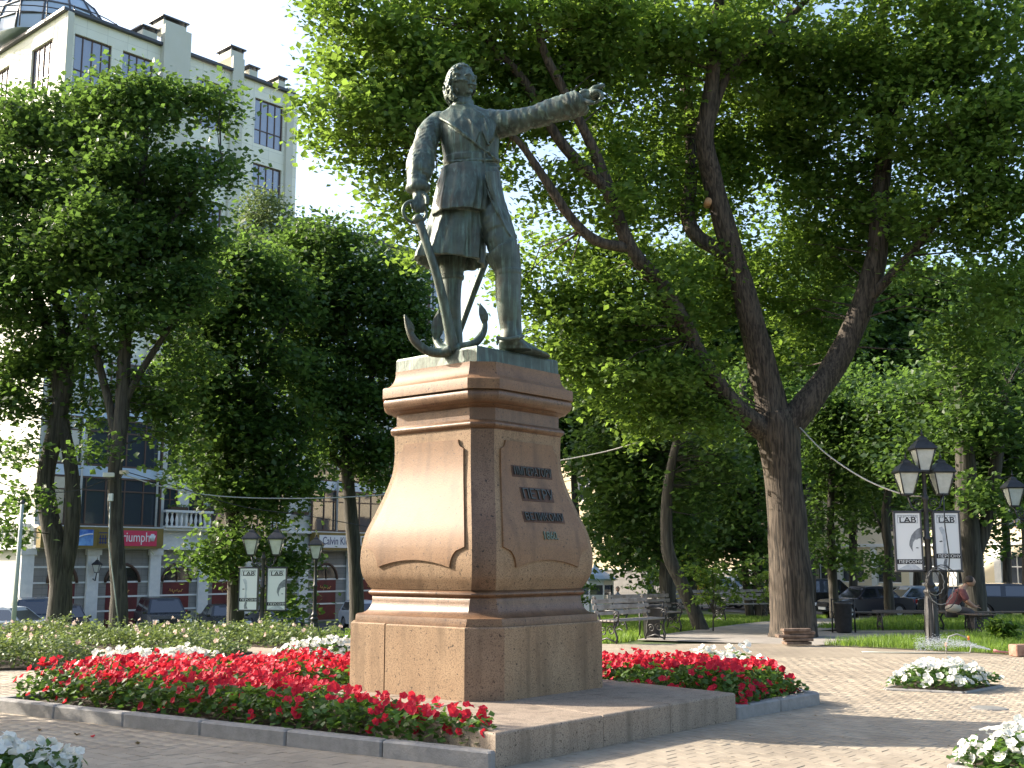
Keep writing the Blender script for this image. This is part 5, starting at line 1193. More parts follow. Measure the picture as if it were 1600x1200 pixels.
# shop signs on olive boards
def signbox(par, t0, t1):
    b = MB(); FA.box(b, t0, t1, 2.30, 3.36, 0.30, 0.75); s_ = b.build('sign_board', M['olive'], par); return s_
def plate(par, t0, t1, z0, z1, m, name='sign_plate'):
    b = MB(); FA.box(b, t0, t1, z0, z1, 0.752, 0.775); return b.build(name, m, par)
m_pink = mat('pink_sign', (0.62, 0.035, 0.10), 0.4); m_wht = mat('white_print', (0.8, 0.8, 0.8), 0.5); m_blue = mat('blue_sign', (0.02, 0.10, 0.45), 0.4, (0.20, 0.42, 0.75), 1.2); m_navy = mat('navy_print', (0.02, 0.03, 0.12), 0.5)
sb = signbox(apt, 0.0, 6.75)
pp_ = plate(sb, 4.0, 6.35, 2.42, 3.22, m_pink)
text_mesh('sign_lettering', 'Triumph', 0.72, 0.006, m_wht, frame(FA.p(4.97, 2.86, 0.78), FA.d, ZUP), pp_, sx=0.78)
b = MB()     # little crown emblem
cx = 6.08
for dx, h in ((-0.14, 0.26), (-0.05, 0.34), (0.05, 0.34), (0.14, 0.26)): b.tube([FA.p(cx + dx * 0.5, 2.68, 0.785), FA.p(cx + dx, 2.72 + h, 0.785)], [0.03, 0.05], n=5)
b.build('crown_emblem', m_wht, pp_)
pp_ = plate(sb, 1.4, 2.75, 2.42, 3.22, m_blue)
b = MB(); b.tube([FA.p(1.45 + 1.25 * k / 10, 2.62 + 0.38 * math.sin(PI * 0.5 * k / 10), 0.782) for k in range(11)], 0.035, n=5); b.build('sign_swoosh', m_wht, pp_)
pp_ = plate(sb, 3.0, 3.55, 2.42, 3.22, M['olive'])
b = MB()
for z in (2.55, 2.75, 3.05): FA.box(b, 3.05, 3.5, z, z + 0.05, 0.778, 0.79)
for t in (3.10, 3.24, 3.38): FA.box(b, t, t + 0.05, 2.5, 2.95, 0.79, 0.80)
b.build('sign_emblem', m_navy, pp_)
sb2 = signbox(wing, 16.9, 24.2)
pp_ = plate(sb2, 17.25, 20.1, 2.45, 3.20, m_wht)
text_mesh('sign_lettering', 'Calvin Klein', 0.66, 0.006, m_navy, frame(FA.p(18.67, 2.84, 0.778), FA.d, ZUP), pp_, sx=0.74)
text_mesh('sign_lettering', 'П', 0.8, 0.006, m_wht, frame(FA.p(20.7, 2.84, 0.757), FA.d, ZUP), sb2, sx=0.9)
sb3 = signbox(apt, 10.0, 13.6); pp_ = plate(sb3, 10.7, 12.2, 2.45, 3.2, m_navy)
# white balustrade with flower boxes between the signs
def balustrade(par, t0, t1):
    b = MB(); FA.box(b, t0, t1, 3.43, 3.53, 0.30, 0.62); FA.box(b, t0, t1, 4.25, 4.38, 0.30, 0.62); r_ = b.build('balustrade_rail', M['white'], par)
    n = int((t1 - t0) / 0.27)
    pb = MB(); pb.lathe([(0.05, 0), (0.09, 0.03), (0.05, 0.10), (0.10, 0.30), (0.06, 0.5), (0.045, 0.6), (0.08, 0.68), (0.05, 0.72)], (0, 0, 0), 8)
    me0 = None
    for k in range(n):
        p_ = FA.p(t0 + (k + 0.5) * (t1 - t0) / n, 3.53, 0.46)
        if me0 is None:
            o = pb.build('baluster', M['white'], r_, world=False); me0 = o.data
        else: o = link('baluster', me0, r_, world=False)
        o.location = p_ - chain_loc(r_)
    b = MB()
    for q in range(2): FA.box(b, t0 + 0.25 + q * 1.5, t0 + 1.35 + q * 1.5, 4.38, 4.55, 0.33, 0.60)
    b.build('flower_box', mat('box_soil', (0.08, 0.05, 0.03), 0.8), par)
    cl = np.array([tuple(FA.p(t0 + 0.3 + 0.12 * k + (0.4 if k > 9 else 0), 4.6, 0.46)) for k in range(20)])
    v, f, ti = leaves(cl, 16, 0.08, 0.09, rs=np.random.RandomState(3)); link('box_plants', np_mesh('box_plants', v, f, M['leaf'], tint=ti), par)
balustrade(apt, 6.95, 9.9); balustrade(apt, 13.7, 15.2)
FBl = MB()
FB.box(FBl, 0.4, 14, GZ, 2.2, -0.2, 0.0); FBl.build('shopfront_wall', M['pale'], apt)
b = MB(); FB.box(b, 0.4, 14, 2.2, 2.45, -0.2, 0.4); FB.box(b, 0.4, 14, 3.3, 3.5, -0.2, 0.4)
for k in range(40): b.tube([FB.p(0.5 + k * 0.33, 2.45, 0.3), FB.p(0.5 + k * 0.33, 3.3, 0.3)], [0.07, 0.05], n=6)
b.build('balustrade', M['white'], apt)

# ---- beige house closing the path, with grey stone base
B2 = Vector((16.6, 78, 0)); FC = Face(B2, VF, -UF); gz2 = ground_z(8, 85)
bh = thing('beige_house', (B2.x, B2.y, gz2), 'long beige rendered house with grey stone base behind the white kiosk', 'building')
hl_ = [(2.2 + k * 3.0, 3.6 + k * 3.0, z, z + 1.9) for k in range(8) for z in (2.8, 6.2, 9.6, 13)]
wall_open('wall', FC, 0, 27, 1.0, 16, [h for h in hl_ if not (h[2] < 6 and 8 < h[0] < 20)], 0.2, M['beige'], bh)
for h in hl_:
    if not (h[2] < 6 and 8 < h[0] < 20): window(FC, *h, 2, [0.66], bh, fm=M['white'])
b = MB(); FC.box(b, 0, 27, gz2 - 0.2, 1.0, -0.2, 0.12); o = b.build('stone_base', M['grey_stone'], bh); o.data.uv_layers.new(name='UVMap')
for l in o.data.loops:
    co = o.data.vertices[l.vertex_index].co - FC.o; o.data.uv_layers[0].data[l.index].uv = (co.dot(FC.d), o.data.vertices[l.vertex_index].co.z)
b = MB(); FC.box(b, 0, 27, 1.0, 1.1, 0, 0.2); FC.box(b, 0, 27, 15.8, 16.2, -12, 0.6); b.build('cornice', M['white'], bh)
b = MB(); FC.box(b, 0, 0.1, gz2 - 0.2, 15.8, -12, -0.01); b.build('side_wall', M['beige'], bh)
b = MB(); b.tube([FC.p(9.0, -0.8, 0.22), FC.p(9.0, 15.8, 0.22)], 0.09, n=7); b.build('drainpipe', mat('green_pipe', (0.20, 0.30, 0.27), 0.5), bh)
# yellow advertising board at its end
yb = P(1080, 920, 66); zb_ = ground_z(yb.x, 66)
t = thing('yellow_board', (yb.x, yb.y, zb_), 'tall yellow advertising board behind the leaning tree', 'sign')
b = MB(); b.bbox((yb.x, yb.y, zb_ + 1.9), (1.7, 0.12, 2.8), 0.02, rz=R(-20)); b.build('panel', mat('yellow_panel', (0.62, 0.48, 0.05), 0.5, (0.55, 0.42, 0.04), 2), t)
for q_ in (-0.6, 0.6):
    b = MB(); b.tube([(yb.x + q_, yb.y + 0.1, zb_), (yb.x + q_, yb.y + 0.1, zb_ + 0.6)], 0.06); b.build('leg', M['dark_metal'], t)
b = MB(); b.ball((yb.x + 0.25, yb.y - 0.09, zb_ + 2.0), 0.28, 14, 8, (1, 0.15, 0.8)); b.build('round_emblem', m_wht, t)

# ---- cream house behind the parked cars at the right
A3 = Vector((40, 48, 0)); D3 = Vector((-17, 34, 0)).normalized(); N3 = Vector((-D3.y, D3.x, 0)); FD = Face(A3, D3, N3); gz3 = -1.0
ch_ = thing('cream_house', (A3.x, A3.y, gz3), 'sunlit cream house with tall windows behind the parked cars on the right', 'building')
hh = [(2.0 + k * 3.4, 3.5 + k * 3.4, z, z + 2.2) for k in range(15) for z in (3.6, 7.6)] + [(1.6 + k * 3.4, 3.9 + k * 3.4, 0.2, 2.0) for k in range(15)]
wall_open('wall', FD, 0, 54, gz3 - 0.2, 11, hh, 0.25, M['cream2'], ch_)
for h in hh: window(FD, *h, 2, [0.62], ch_, fm=M['brown_frame'] if h[2] > 3 else M['white'], dep=0.2)
b = MB(); FD.box(b, 0, 54, 2.6, 2.8, 0.0, 0.14); FD.box(b, 0, 54, 10.8, 11.2, -0.5, 0.6)
for k in range(16): FD.box(b, 0.3 + k * 3.4, 0.8 + k * 3.4, gz3, 2.6, 0.003, 0.1)
b.build('cornice', M['white'], ch_)
b = MB(); b.quad(FD.p(0, 11, -0.2), FD.p(54, 11, -0.2), FD.p(54, 11, -12), FD.p(0, 11, -12)); FD.box(b, 53.9, 54, gz3, 10.8, -12, -0.01); b.build('roof', M['dark_metal'], ch_)
# ================================================================ FLOWER BEDS, ROSES, GRASS
def petal_mat(name, a, b_, trans):
    m = bpy.data.materials.new(name); m.use_nodes = True; nt = m.node_tree; L = nt.links; b = nt.nodes['Principled BSDF']
    at = nt.nodes.new('ShaderNodeAttribute'); at.attribute_name = 'tint'; oi = nt.nodes.new('ShaderNodeObjectInfo')
    ad = nt.nodes.new('ShaderNodeMath'); ad.operation = 'ADD'; L.new(at.outputs['Fac'], ad.inputs[0]); L.new(oi.outputs['Random'], ad.inputs[1])
    fr = nt.nodes.new('ShaderNodeMath'); fr.operation = 'FRACT'; L.new(ad.outputs[0], fr.inputs[0])
    r = nt.nodes.new('ShaderNodeValToRGB'); r.color_ramp.elements[0].color = (*a, 1); r.color_ramp.elements[1].color = (*b_, 1); L.new(fr.outputs[0], r.inputs[0]); L.new(r.outputs[0], b.inputs['Base Color'])
    b.inputs['Roughness'].default_value = 0.55; b.inputs['Specular IOR Level'].default_value = 0.2
    tr = nt.nodes.new('ShaderNodeBsdfTranslucent'); tr.inputs['Color'].default_value = (*trans, 1)
    mx = nt.nodes.new('ShaderNodeMixShader'); mx.inputs[0].default_value = 0.3; L.new(b.outputs[0], mx.inputs[1]); L.new(tr.outputs[0], mx.inputs[2]); L.new(mx.outputs[0], nt.nodes['Material Output'].inputs['Surface'])
    return m
M['red'] = petal_mat('red_petal', (0.40, 0.010, 0.034), (0.64, 0.024, 0.055), (0.75, 0.04, 0.06))
M['whitep'] = petal_mat('white_petal', (0.72, 0.72, 0.66), (0.84, 0.84, 0.78), (0.8, 0.8, 0.72))
M['pinkp'] = petal_mat('pale_pink_petal', (0.60, 0.40, 0.34), (0.72, 0.64, 0.52), (0.75, 0.58, 0.48))
M['bedleaf'] = leaf_mat('petunia_leaf', (0.035, 0.085, 0.018), (0.085, 0.16, 0.035), (0.2, 0.38, 0.05), 0.3)
M['roseleaf'] = leaf_mat('rose_leaf', (0.06, 0.105, 0.032), (0.15, 0.195, 0.075), (0.27, 0.36, 0.09), 0.32)
M['grass'] = leaf_mat('grass_blade', (0.08, 0.15, 0.02), (0.15, 0.24, 0.04), (0.34, 0.52, 0.07), 0.4)
def blossom_mesh(name, seed, m, r_=0.040, lobes=5):
    rs = random.Random(seed); n = 15; vs = [(0, 0, -0.022)]
    for k in range(n):
        a = 2 * PI * k / n; vs.append((0.24 * r_ * math.cos(a), 0.24 * r_ * math.sin(a), -0.008))
    for k in range(n):
        a = 2 * PI * k / n; ph = (k % 3); q = r_ * (0.86 if ph == 0 else 1.03) * rs.uniform(0.92, 1.07)
        vs.append((q * math.cos(a), q * math.sin(a), rs.uniform(-0.007, 0.008) + 0.004))
    fs = [(0, 1 + (k + 1) % n, 1 + k)[::-1] for k in range(n)] + [(1 + k, n + 1 + k, n + 1 + (k + 1) % n, 1 + (k + 1) % n) for k in range(n)]
    me = bpy.data.meshes.new(name); me.from_pydata(vs, [], fs); me.materials.append(m)
    me.attributes.new('tint', 'FLOAT', 'POINT'); return me
def poly_points(poly, n, rs):
    P_ = [(p[0], p[1]) for p in poly]; x0, x1 = min(p[0] for p in P_), max(p[0] for p in P_); y0, y1 = min(p[1] for p in P_), max(p[1] for p in P_); out = []
    while len(out) < n:
        x, y = rs.uniform(x0, x1), rs.uniform(y0, y1)
        if inside(P_, x, y): out.append((x, y))
    return np.array(out)
def edge_dist(poly, pts):
    d = np.full(len(pts), 9.0); P_ = np.array([(p[0], p[1]) for p in poly])
    for i in range(len(P_)):
        a, b = P_[i], P_[(i + 1) % len(P_)]; ab = b - a; t = np.clip(((pts - a) @ ab) / (ab @ ab), 0, 1); d = np.minimum(d, np.linalg.norm(pts - a - t[:, None] * ab, axis=1))
    return d
def area(poly):
    P_ = [(p[0], p[1]) for p in poly]; return abs(sum(P_[i][0] * P_[(i + 1) % len(P_)][1] - P_[(i + 1) % len(P_)][0] * P_[i][1] for i in range(len(P_)))) / 2
def flower_bed(label, poly, m, h=0.36, bloom=95, leafd=900, singles=70, seed=1, group='petunia beds', kerbs=None, soil_z=0.07, parts_root=None, hmin=0.45, br=0.040, name='flower_bed'):
    rs = np.random.RandomState(seed); A_ = area(poly); cx = sum(p[0] for p in poly) / len(poly); cy = sum(p[1] for p in poly) / len(poly)
    t = parts_root or thing(name, (cx, cy, 0), label, 'flower bed', group)
    b = MB(); b.prism([(p[0], p[1]) for p in poly], -0.03, soil_z); b.build('soil', M['soil'], t)
    def top(pts):
        e = edge_dist(poly, pts); lump = np.array([mnoise.noise(Vector((p[0] * 2.1, p[1] * 2.1, seed))) for p in pts])
        return soil_z + h * (hmin + (1 - hmin) * np.clip(e / 0.22, 0, 1)) * (1 + 0.28 * lump)
    n = int(leafd * A_); pts = poly_points(poly, n, rs); zt = top(pts); z = soil_z + (zt - soil_z) * rs.uniform(0.05, 0.95, n) ** 0.6
    ctr = np.column_stack([pts, z]); v, f, ti = leaves(ctr, 1, 0.03, 0.075, rs=rs, droop=-0.1)
    link('foliage', np_mesh('foliage', v, f, M['bedleaf'], tint=ti), t, kind='stuff')
    nb = int(bloom * A_); pts = poly_points(poly, nb, rs); zt = top(pts); e = edge_dist(poly, pts)
    side = (e < 0.16) & (rs.uniform(0, 1, nb) < 0.65); z = np.where(side, soil_z + (zt - soil_z) * rs.uniform(0.25, 1.0, nb), zt + rs.normal(0.01, 0.025, nb))
    c2 = np.array([cx, cy]); outd = pts - c2; outd /= np.linalg.norm(outd, axis=1, keepdims=True) + 1e-6
    # flowers look up, outwards and towards the sun side
    nrm = np.column_stack([outd * np.where(side, 0.9, 0.25)[:, None] + rs.normal(0, 0.45, (nb, 2)) + np.array([-0.1, -0.35]), np.full(nb, 0.75)])
    nrm /= np.linalg.norm(nrm, axis=1, keepdims=True)
    variants = [blossom_mesh('blossom', seed * 10 + k, m, br) for k in range(3)]
    dist = pts[:, 1] + 0.2 * np.abs(pts[:, 0]) - 2.0 * (z - 0.2); vis = (np.abs(pts[:, 0]) < pts[:, 1] * 0.45) & (pts[:, 1] > 8.9); order = np.argsort(dist + (~vis) * 100)
    single = set(order[:singles].tolist()); restv, restf, rt = [], [], []
    bases = []
    for me in variants:
        a = np.empty(len(me.vertices) * 3, np.float32); me.vertices.foreach_get('co', a); bases.append((a.reshape(-1, 3), [tuple(p.vertices) for p in me.polygons]))
    off = 0
    for i in range(nb):
        q = Vector(nrm[i]).to_track_quat('Z', 'Y').to_matrix() @ Matrix.Rotation(rs.uniform(0, 6.28), 3, 'Z'); s_ = rs.uniform(0.75, 1.18); k = i % 3
        loc = Vector((pts[i][0], pts[i][1], z[i] + 0.02))
        if i in single:
            o = bpy.data.objects.new('blossom', variants[k]); col.objects.link(o); o.parent = t; o.location = loc - chain_loc(t); o.rotation_euler = q.to_euler(); o.scale = (s_, s_, s_)
        else:
            bv, bf = bases[k]; vv = (bv * s_) @ np.array(q).T + np.array(loc); restv.append(vv)
            for f_ in bf:
                if len(f_) == 3: restf.append((f_[0] + off, f_[1] + off, f_[2] + off))
                else: restf.append((f_[0] + off, f_[1] + off, f_[2] + off)); restf.append((f_[0] + off, f_[2] + off, f_[3] + off))
            rt.append(np.full(len(bv), rs.uniform())); off += len(bv)
    if restv: link('blossoms', np_mesh('blossoms', np.concatenate(restv), np.array(restf), m, tint=np.concatenate(rt)), t, kind='stuff')
    return t
def kerb_line(a, b_, par, n, h=0.135, w=0.14, m=None, inset=0.0):
    a = Vector((*a[:2], 0)); b_ = Vector((*b_[:2], 0)); d = (b_ - a); L_ = d.length / n; d.normalize(); ang = math.atan2(d.y, d.x)
    for k in range(n):
        c = a + d * (L_ * (k + 0.5)) + Vector((0, 0, h / 2 - 0.03 + random.uniform(-0.003, 0.003)))
        q = MB(); q.bbox(c, (L_ - 0.008, w, h + 0.06 - 0.0), 0.016, rz=ang + random.gauss(0, 0.004)); q.build('kerb_stone', m or M['kerb'], par)
E_L = (K_LEFT - K_NEAR).normalized(); inn = Vector((-E_L.y, E_L.x, 0)) * -1
if inn.y < 0: inn = -inn
def iv(p, s_=0.16): return (p[0] + inn.x * s_, p[1] + inn.y * s_)
bedA = [iv(K_NEAR + E_L * 0.10, 0.05), iv(K_LEFT - E_L * 0.1, 0.12), (-5.0, 14.0), (-4.0, 14.5), (-1.0, 15.3), (-0.9, 14.75), tuple(uv(1.9, 3.70))[:2], tuple(uv(0.06, 3.70))[:2], tuple(uv(0.20, 2.0))[:2], tuple(uv(0.26, 0.30))[:2]]
bA = flower_bed('long bed of red petunias left of the platform, shaded in front, behind the dark kerb', bedA, M['red'], bloom=118, leafd=1150, singles=250, seed=4, hmin=0.8)
kerb_line(K_NEAR, K_LEFT, bA, 6); kerb_line(K_LEFT, (-4.85, 14.4), bA, 2); kerb_line((-4.85, 14.4), K_FAR, bA, 3)
bedC = [(2.38, 12.32), (3.32, 13.48), (3.02, 14.35), (1.5, 15.1), (0.0, 14.9), (0.0, 14.38)]
bC = flower_bed('sunlit bed of red petunias right of the pedestal behind the platform', bedC, M['red'], bloom=118, leafd=1100, singles=110, seed=5)
kerb_line(tuple(uv(PL + 0.02, 0.07))[:2], K_RIGHT, bC, 2); kerb_line(K_RIGHT, (3.15, 14.5), bC, 1); kerb_line((3.15, 14.5), K_FAR, bC, 5)
flower_bed('white petunias behind the left end of the long red bed', [(-5.35, 14.05), (-4.9, 13.85), (-3.7, 14.45), (-3.3, 15.0), (-4.6, 15.2)], M['whitep'], br=0.047, h=0.40, bloom=175, singles=40, seed=6, soil_z=0.08, group='white petunia patches')
flower_bed('small white petunia patch close to the left side of the pedestal', [(-3.4, 15.3), (-2.2, 15.55), (-2.0, 16.1), (-3.1, 16.2)], M['whitep'], br=0.047, h=0.42, bloom=175, singles=25, seed=7, soil_z=0.08, group='white petunia patches')
flower_bed('white petunias at the far right end of the red bed', [(2.2, 14.55), (3.0, 14.4), (3.25, 14.7), (2.9, 15.2), (2.2, 15.2)], M['whitep'], br=0.047, h=0.42, bloom=175, singles=25, seed=8, soil_z=0.08, group='white petunia patches')
bR = flower_bed('small bed of white petunias standing alone in the paving at right', BED_R, M['whitep'], br=0.047, h=0.25, bloom=175, singles=80, seed=9, group='white petunia patches', soil_z=0.02)
for i in range(4): kerb_line(BED_R[i], BED_R[(i + 1) % 4], bR, 1, h=0.03, w=0.06, m=M['kerb'])
bq = flower_bed('white petunias in the near right corner of the picture', BED_BR, M['whitep'], br=0.047, h=0.23, bloom=175, singles=70, seed=10, group='white petunia patches', soil_z=0.02)
for i in range(4): kerb_line(BED_BR[i], BED_BR[(i + 1) % 4], bq, 1, h=0.04, w=0.07)
bq = flower_bed('white petunias in the near left corner of the picture', BED_BL, M['whitep'], br=0.047, h=0.27, bloom=175, singles=60, seed=12, group='white petunia patches', soil_z=0.02)
for i in range(5): kerb_line(BED_BL[i], BED_BL[(i + 1) % 5], bq, 1, h=0.04, w=0.07)

def rose_bed(label, poly, seed, h=0.42, tall=26, blooms=60):
    rs = np.random.RandomState(seed); A_ = area(poly); cx = sum(p[0] for p in poly) / len(poly); cy = sum(p[1] for p in poly) / len(poly)
    t = thing('rose_bed', (cx, cy, 0), label, 'rose bed', 'rose beds on the left')
    b = MB(); b.prism([(p[0], p[1]) for p in poly], -0.03, 0.03); b.build('soil', M['soil'], t)
    n = int(820 * A_); pts = poly_points(poly, n, rs); e = edge_dist(poly, pts)
    lump = np.array([mnoise.noise(Vector((p[0] * 1.7, p[1] * 1.7, seed))) + 0.5 * mnoise.noise(Vector((p[0] * 5, p[1] * 5, seed))) for p in pts])
    zt = 0.04 + h * (0.4 + 0.6 * np.clip(e / 0.4, 0, 1)) * (1 + 0.5 * lump); z = zt * rs.uniform(0.1, 1, n) ** 0.6
    ctr = np.column_stack([pts, z]); s_pts = []; st = MB()
    for q in poly_points(poly, tall, rs):
        hh = rs.uniform(0.5, 1.15) * (h + 0.22); lean = rs.normal(0, 0.12, 2); top = Vector((q[0] + lean[0], q[1] + lean[1], hh))
        st.tube([(q[0], q[1], 0), (q[0] + lean[0] * 0.4, q[1] + lean[1] * 0.4, hh * 0.6), top], [0.008, 0.007, 0.004], n=4)
        for k in range(26):
            a = rs.uniform(0.35, 1.0); s_pts.append((q[0] + lean[0] * a + rs.normal(0, 0.07), q[1] + lean[1] * a + rs.normal(0, 0.07), hh * a + rs.normal(0, 0.03)))
    st.build('stem', mat('rose_stem', (0.07, 0.10, 0.03), 0.7), t, kind='stuff')
    v, f, ti = leaves(np.concatenate([ctr, np.array(s_pts)]), 1, 0.04, 0.07, rs=rs, droop=-0.05)
    link('foliage', np_mesh('foliage', v, f, M['roseleaf'], tint=ti), t, kind='stuff')
    me = blossom_mesh('blossom', seed, M['pinkp'], 0.045)
    bp = poly_points(poly, blooms, rs)
    for q in bp:
        o = bpy.data.objects.new('blossom', me); col.objects.link(o); o.parent = t; o.location = Vector((q[0], q[1], h * rs.uniform(0.75, 1.5))) - chain_loc(t); o.rotation_euler = (rs.normal(0.6, 0.5), rs.normal(0, 0.5), rs.uniform(0, 6)); o.scale = (1, 1, rs.uniform(1, 3))
rose_bed('low rose bed cut by the left edge of the picture', ROSE1, 31, h=0.34, tall=14)
rose_bed('long loose rose bed between the near left one and the lantern with posters', ROSE2, 32, h=0.27, tall=34, blooms=34)
rose_bed('rose bed in front of the foot of the double lantern with posters', ROSE3, 33, h=0.27, tall=26, blooms=26)

def grass(name, poly, n, seed, h=(0.06, 0.17), w=0.012, label=None):
    rs = np.random.RandomState(seed); pts = poly_points(poly, n, rs); z = np.array([ground_z(p[0], p[1]) - 0.05 for p in pts])
    az = rs.uniform(0, 6.28, n); hh = rs.uniform(*h, n); lean = rs.normal(0, 0.35, (n, 2)) * hh[:, None]
    a = np.column_stack([pts[:, 0] - np.cos(az) * w, pts[:, 1] - np.sin(az) * w, z]); b = np.column_stack([pts[:, 0] + np.cos(az) * w, pts[:, 1] + np.sin(az) * w, z]); c = np.column_stack([pts + lean, z + hh + 0.03])
    v = np.stack([a, b, c], 1).reshape(-1, 3); f = np.arange(n * 3).reshape(-1, 3)
    o = link(name, np_mesh(name, v, f, M['grass'], tint=np.repeat(rs.uniform(0, 1, n), 3)), kind='stuff'); tag(o, label, 'grass'); return o
LAWN_R = [(6.1, 23.0), (9.1, 20.35), (13, 19.0), (20, 21), (19, 27.2), (12, 26.6), (7.8, 24.5)]
grass('grass', LAWN_R, 62000, 41, (0.07, 0.22), 0.011, 'bright green grass around the foot of the tall lamp')
LAWN_C = [(1.7, 23.6), (2.5, 24.6), (3.1, 26.2), (8.5, 35), (11, 41), (1.0, 41), (0.6, 27)]
grass('grass', LAWN_C, 52000, 42, (0.06, 0.15), 0.014, 'short green grass between the benches and the leaning tree')
grass('grass', [(7.4, 28.9), (14, 29), (22, 29), (24, 40), (12, 36)], 30000, 43, (0.08, 0.18), 0.02, 'shaded grass behind the benches on the right')
grass('grass', [(-24, 26), (-1, 25.6), (-1, 44), (-10, 44), (-24, 40)], 50000, 44, (0.06, 0.18), 0.02, 'shaded grass under the left trees')
# ================================================================ LAMPS, BENCHES, CARS, PEOPLE AND SMALL THINGS
m_frost = mat('milky_lamp_glass', (0.62, 0.64, 0.60), 0.25, (0.50, 0.52, 0.48), 6)
def lantern(par, c, s_=1.0):
    "four-sided street lantern: pieces are parts of the lamp"
    c = Vector(c)
    def ring(w, z, k=4, rot=PI / 4): return [c + Vector((w * s_ * math.cos(rot + 2 * PI * i / k), w * s_ * math.sin(rot + 2 * PI * i / k), z * s_)) for i in range(k)]
    b = MB(); b.loft([ring(0.05, -0.02), ring(0.13, 0.0), ring(0.13, 0.03)]); b.loft([ring(0.285, 0.42), ring(0.315, 0.44), ring(0.30, 0.47), ring(0.20, 0.56), ring(0.11, 0.62), ring(0.10, 0.66), ring(0.03, 0.70)])
    b.tube([c + Vector((0, 0, 0.68 * s_)), c + Vector((0, 0, 0.86 * s_))], [0.018 * s_, 0.004], n=6); b.ball(c + Vector((0, 0, 0.74 * s_)), 0.028 * s_, 6, 5)
    for i in range(4):
        a = PI / 4 + i * PI / 2; b.tube([c + Vector((0.135 * s_ * math.cos(a), 0.135 * s_ * math.sin(a), 0.02 * s_)), c + Vector((0.27 * s_ * math.cos(a), 0.27 * s_ * math.sin(a), 0.44 * s_))], 0.013 * s_, n=5)
    h = b.build('lantern_frame', M['iron'], par)
    b = MB(); b.loft([ring(0.115, 0.032), ring(0.245, 0.425)]); b.build('lantern_glass', m_frost, h)
def scroll(b, c, r_, turns, ax, sgn=1, th=0.012):
    pts = []
    for k in range(22):
        t = k / 21; a = turns * 2 * PI * t; rr = r_ * (1 - 0.75 * t); pts.append(Vector(c) + Vector(ax) * (rr * math.cos(a) * sgn) + Vector((0, 0, rr * math.sin(a))))
    b.tube(pts, th, n=5)
def poster(par, c, w, h, yaw, side, flip, label=None):
    "double sided advertising panel with its print"
    Mr = Matrix.Rotation(yaw, 3, 'Z'); c = Vector(c); x = Mr @ Vector((1, 0, 0)); n = Mr @ Vector((0, -1, 0))
    b = MB(); b.box(c, (w, 0.07, h), yaw); bd = b.build('poster_board', m_wht, par)
    b = MB()
    for q in (-1, 1): b.box(c + x * (q * (w / 2 + 0.012)), (0.03, 0.09, h + 0.03), yaw)
    for q in (-1, 1): b.box(c + Vector((0, 0, q * (h / 2 + 0.018))), (w + 0.05, 0.09, 0.03), yaw)
    b.build('poster_frame', M['dark_metal'], bd)
    def fr(dx, dz, off=0.038): return frame(c + x * dx + n * off + Vector((0, 0, dz)), x, ZUP)
    def flat(dx, dz, w_, h_, m, off=0.037, name='poster_print'):
        q = MB(); q.box(c + x * dx + n * off + Vector((0, 0, dz)), (w_, 0.002, h_), yaw); return q.build(name, m, bd)
    m_ink = M['ink']; m_grey = M['ink_grey']
    for dz, wd in ((h * 0.46, w * 0.8), (h * 0.325, w * 0.8)): flat(0, dz, wd, 0.006, m_grey)
    for dx in (-0.4 * w, 0.4 * w): flat(dx, h * 0.392, 0.006, h * 0.14, m_grey)
    text_mesh('poster_lettering', 'ПЕРСОНА', 0.072 * w / 0.48, 0.001, m_grey, fr(0, h * 0.435), bd, sx=1.05)
    text_mesh('poster_lettering', 'LAB', 0.155 * w / 0.48, 0.001, m_ink, fr(0, h * 0.375), bd, sx=1.25, bold=0.002)
    flat(0, h * 0.338, w * 0.62, 0.018, m_ink)
    zb = -h * (0.36 if flip else 0.26)
    flat(0, zb, w * 0.99, h * 0.085, m_ink)
    text_mesh('poster_lettering', 'ПЕРСОНУ', 0.085 * w / 0.48, 0.001, m_wht, fr(0.02, zb - 0.005, 0.0395), bd, sx=1.1)
    # drawn portrait: hair and a few strokes on white
    def blob(pts, m):
        q = MB(); vs = [c + x * (px * w) + n * 0.0375 + Vector((0, 0, pz * h)) for px, pz in pts]; q.add(vs, [tuple(range(len(vs)))]); q.build('portrait_print', m, bd)
    if flip:
        hair = [(0.49, 0.24), (0.38, 0.22), (0.24, 0.17), (0.12, 0.10), (0.04, 0.0), (0.02, -0.07), (0.08, -0.13), (0.16, -0.19), (0.14, -0.10), (0.18, -0.02), (0.26, 0.03), (0.34, 0.03), (0.42, 0.05), (0.49, 0.05)]
        blob(hair, m_grey); blob([(0.26, -0.12), (0.32, -0.105), (0.42, -0.12), (0.34, -0.125)], m_ink)
        blob([(-0.45, -0.49), (-0.1, -0.41), (0.2, -0.41), (0.45, -0.49)], M['ink_pale'])
    else:
        blob([(-0.34, 0.24), (-0.2, 0.26), (-0.1, 0.20), (-0.06, 0.05), (-0.10, -0.10), (-0.05, -0.22), (-0.20, -0.22), (-0.17, -0.05), (-0.20, 0.10)], M['ink_pale'])
        blob([(-0.16, -0.31), (-0.04, -0.31), (-0.08, -0.40), (0.0, -0.48), (-0.2, -0.48), (-0.22, -0.40)], m_grey)
        blob([(-0.36, 0.0), (-0.24, 0.012), (-0.2, -0.005), (-0.3, -0.015)], m_ink)
    return bd
M['ink'] = mat('black_print', (0.02, 0.02, 0.022), 0.6); M['ink_grey'] = mat('grey_print', (0.16, 0.17, 0.19), 0.6, (0.28, 0.29, 0.31), 14); M['ink_pale'] = mat('pale_grey_print', (0.45, 0.48, 0.52), 0.6, (0.6, 0.62, 0.66), 9)
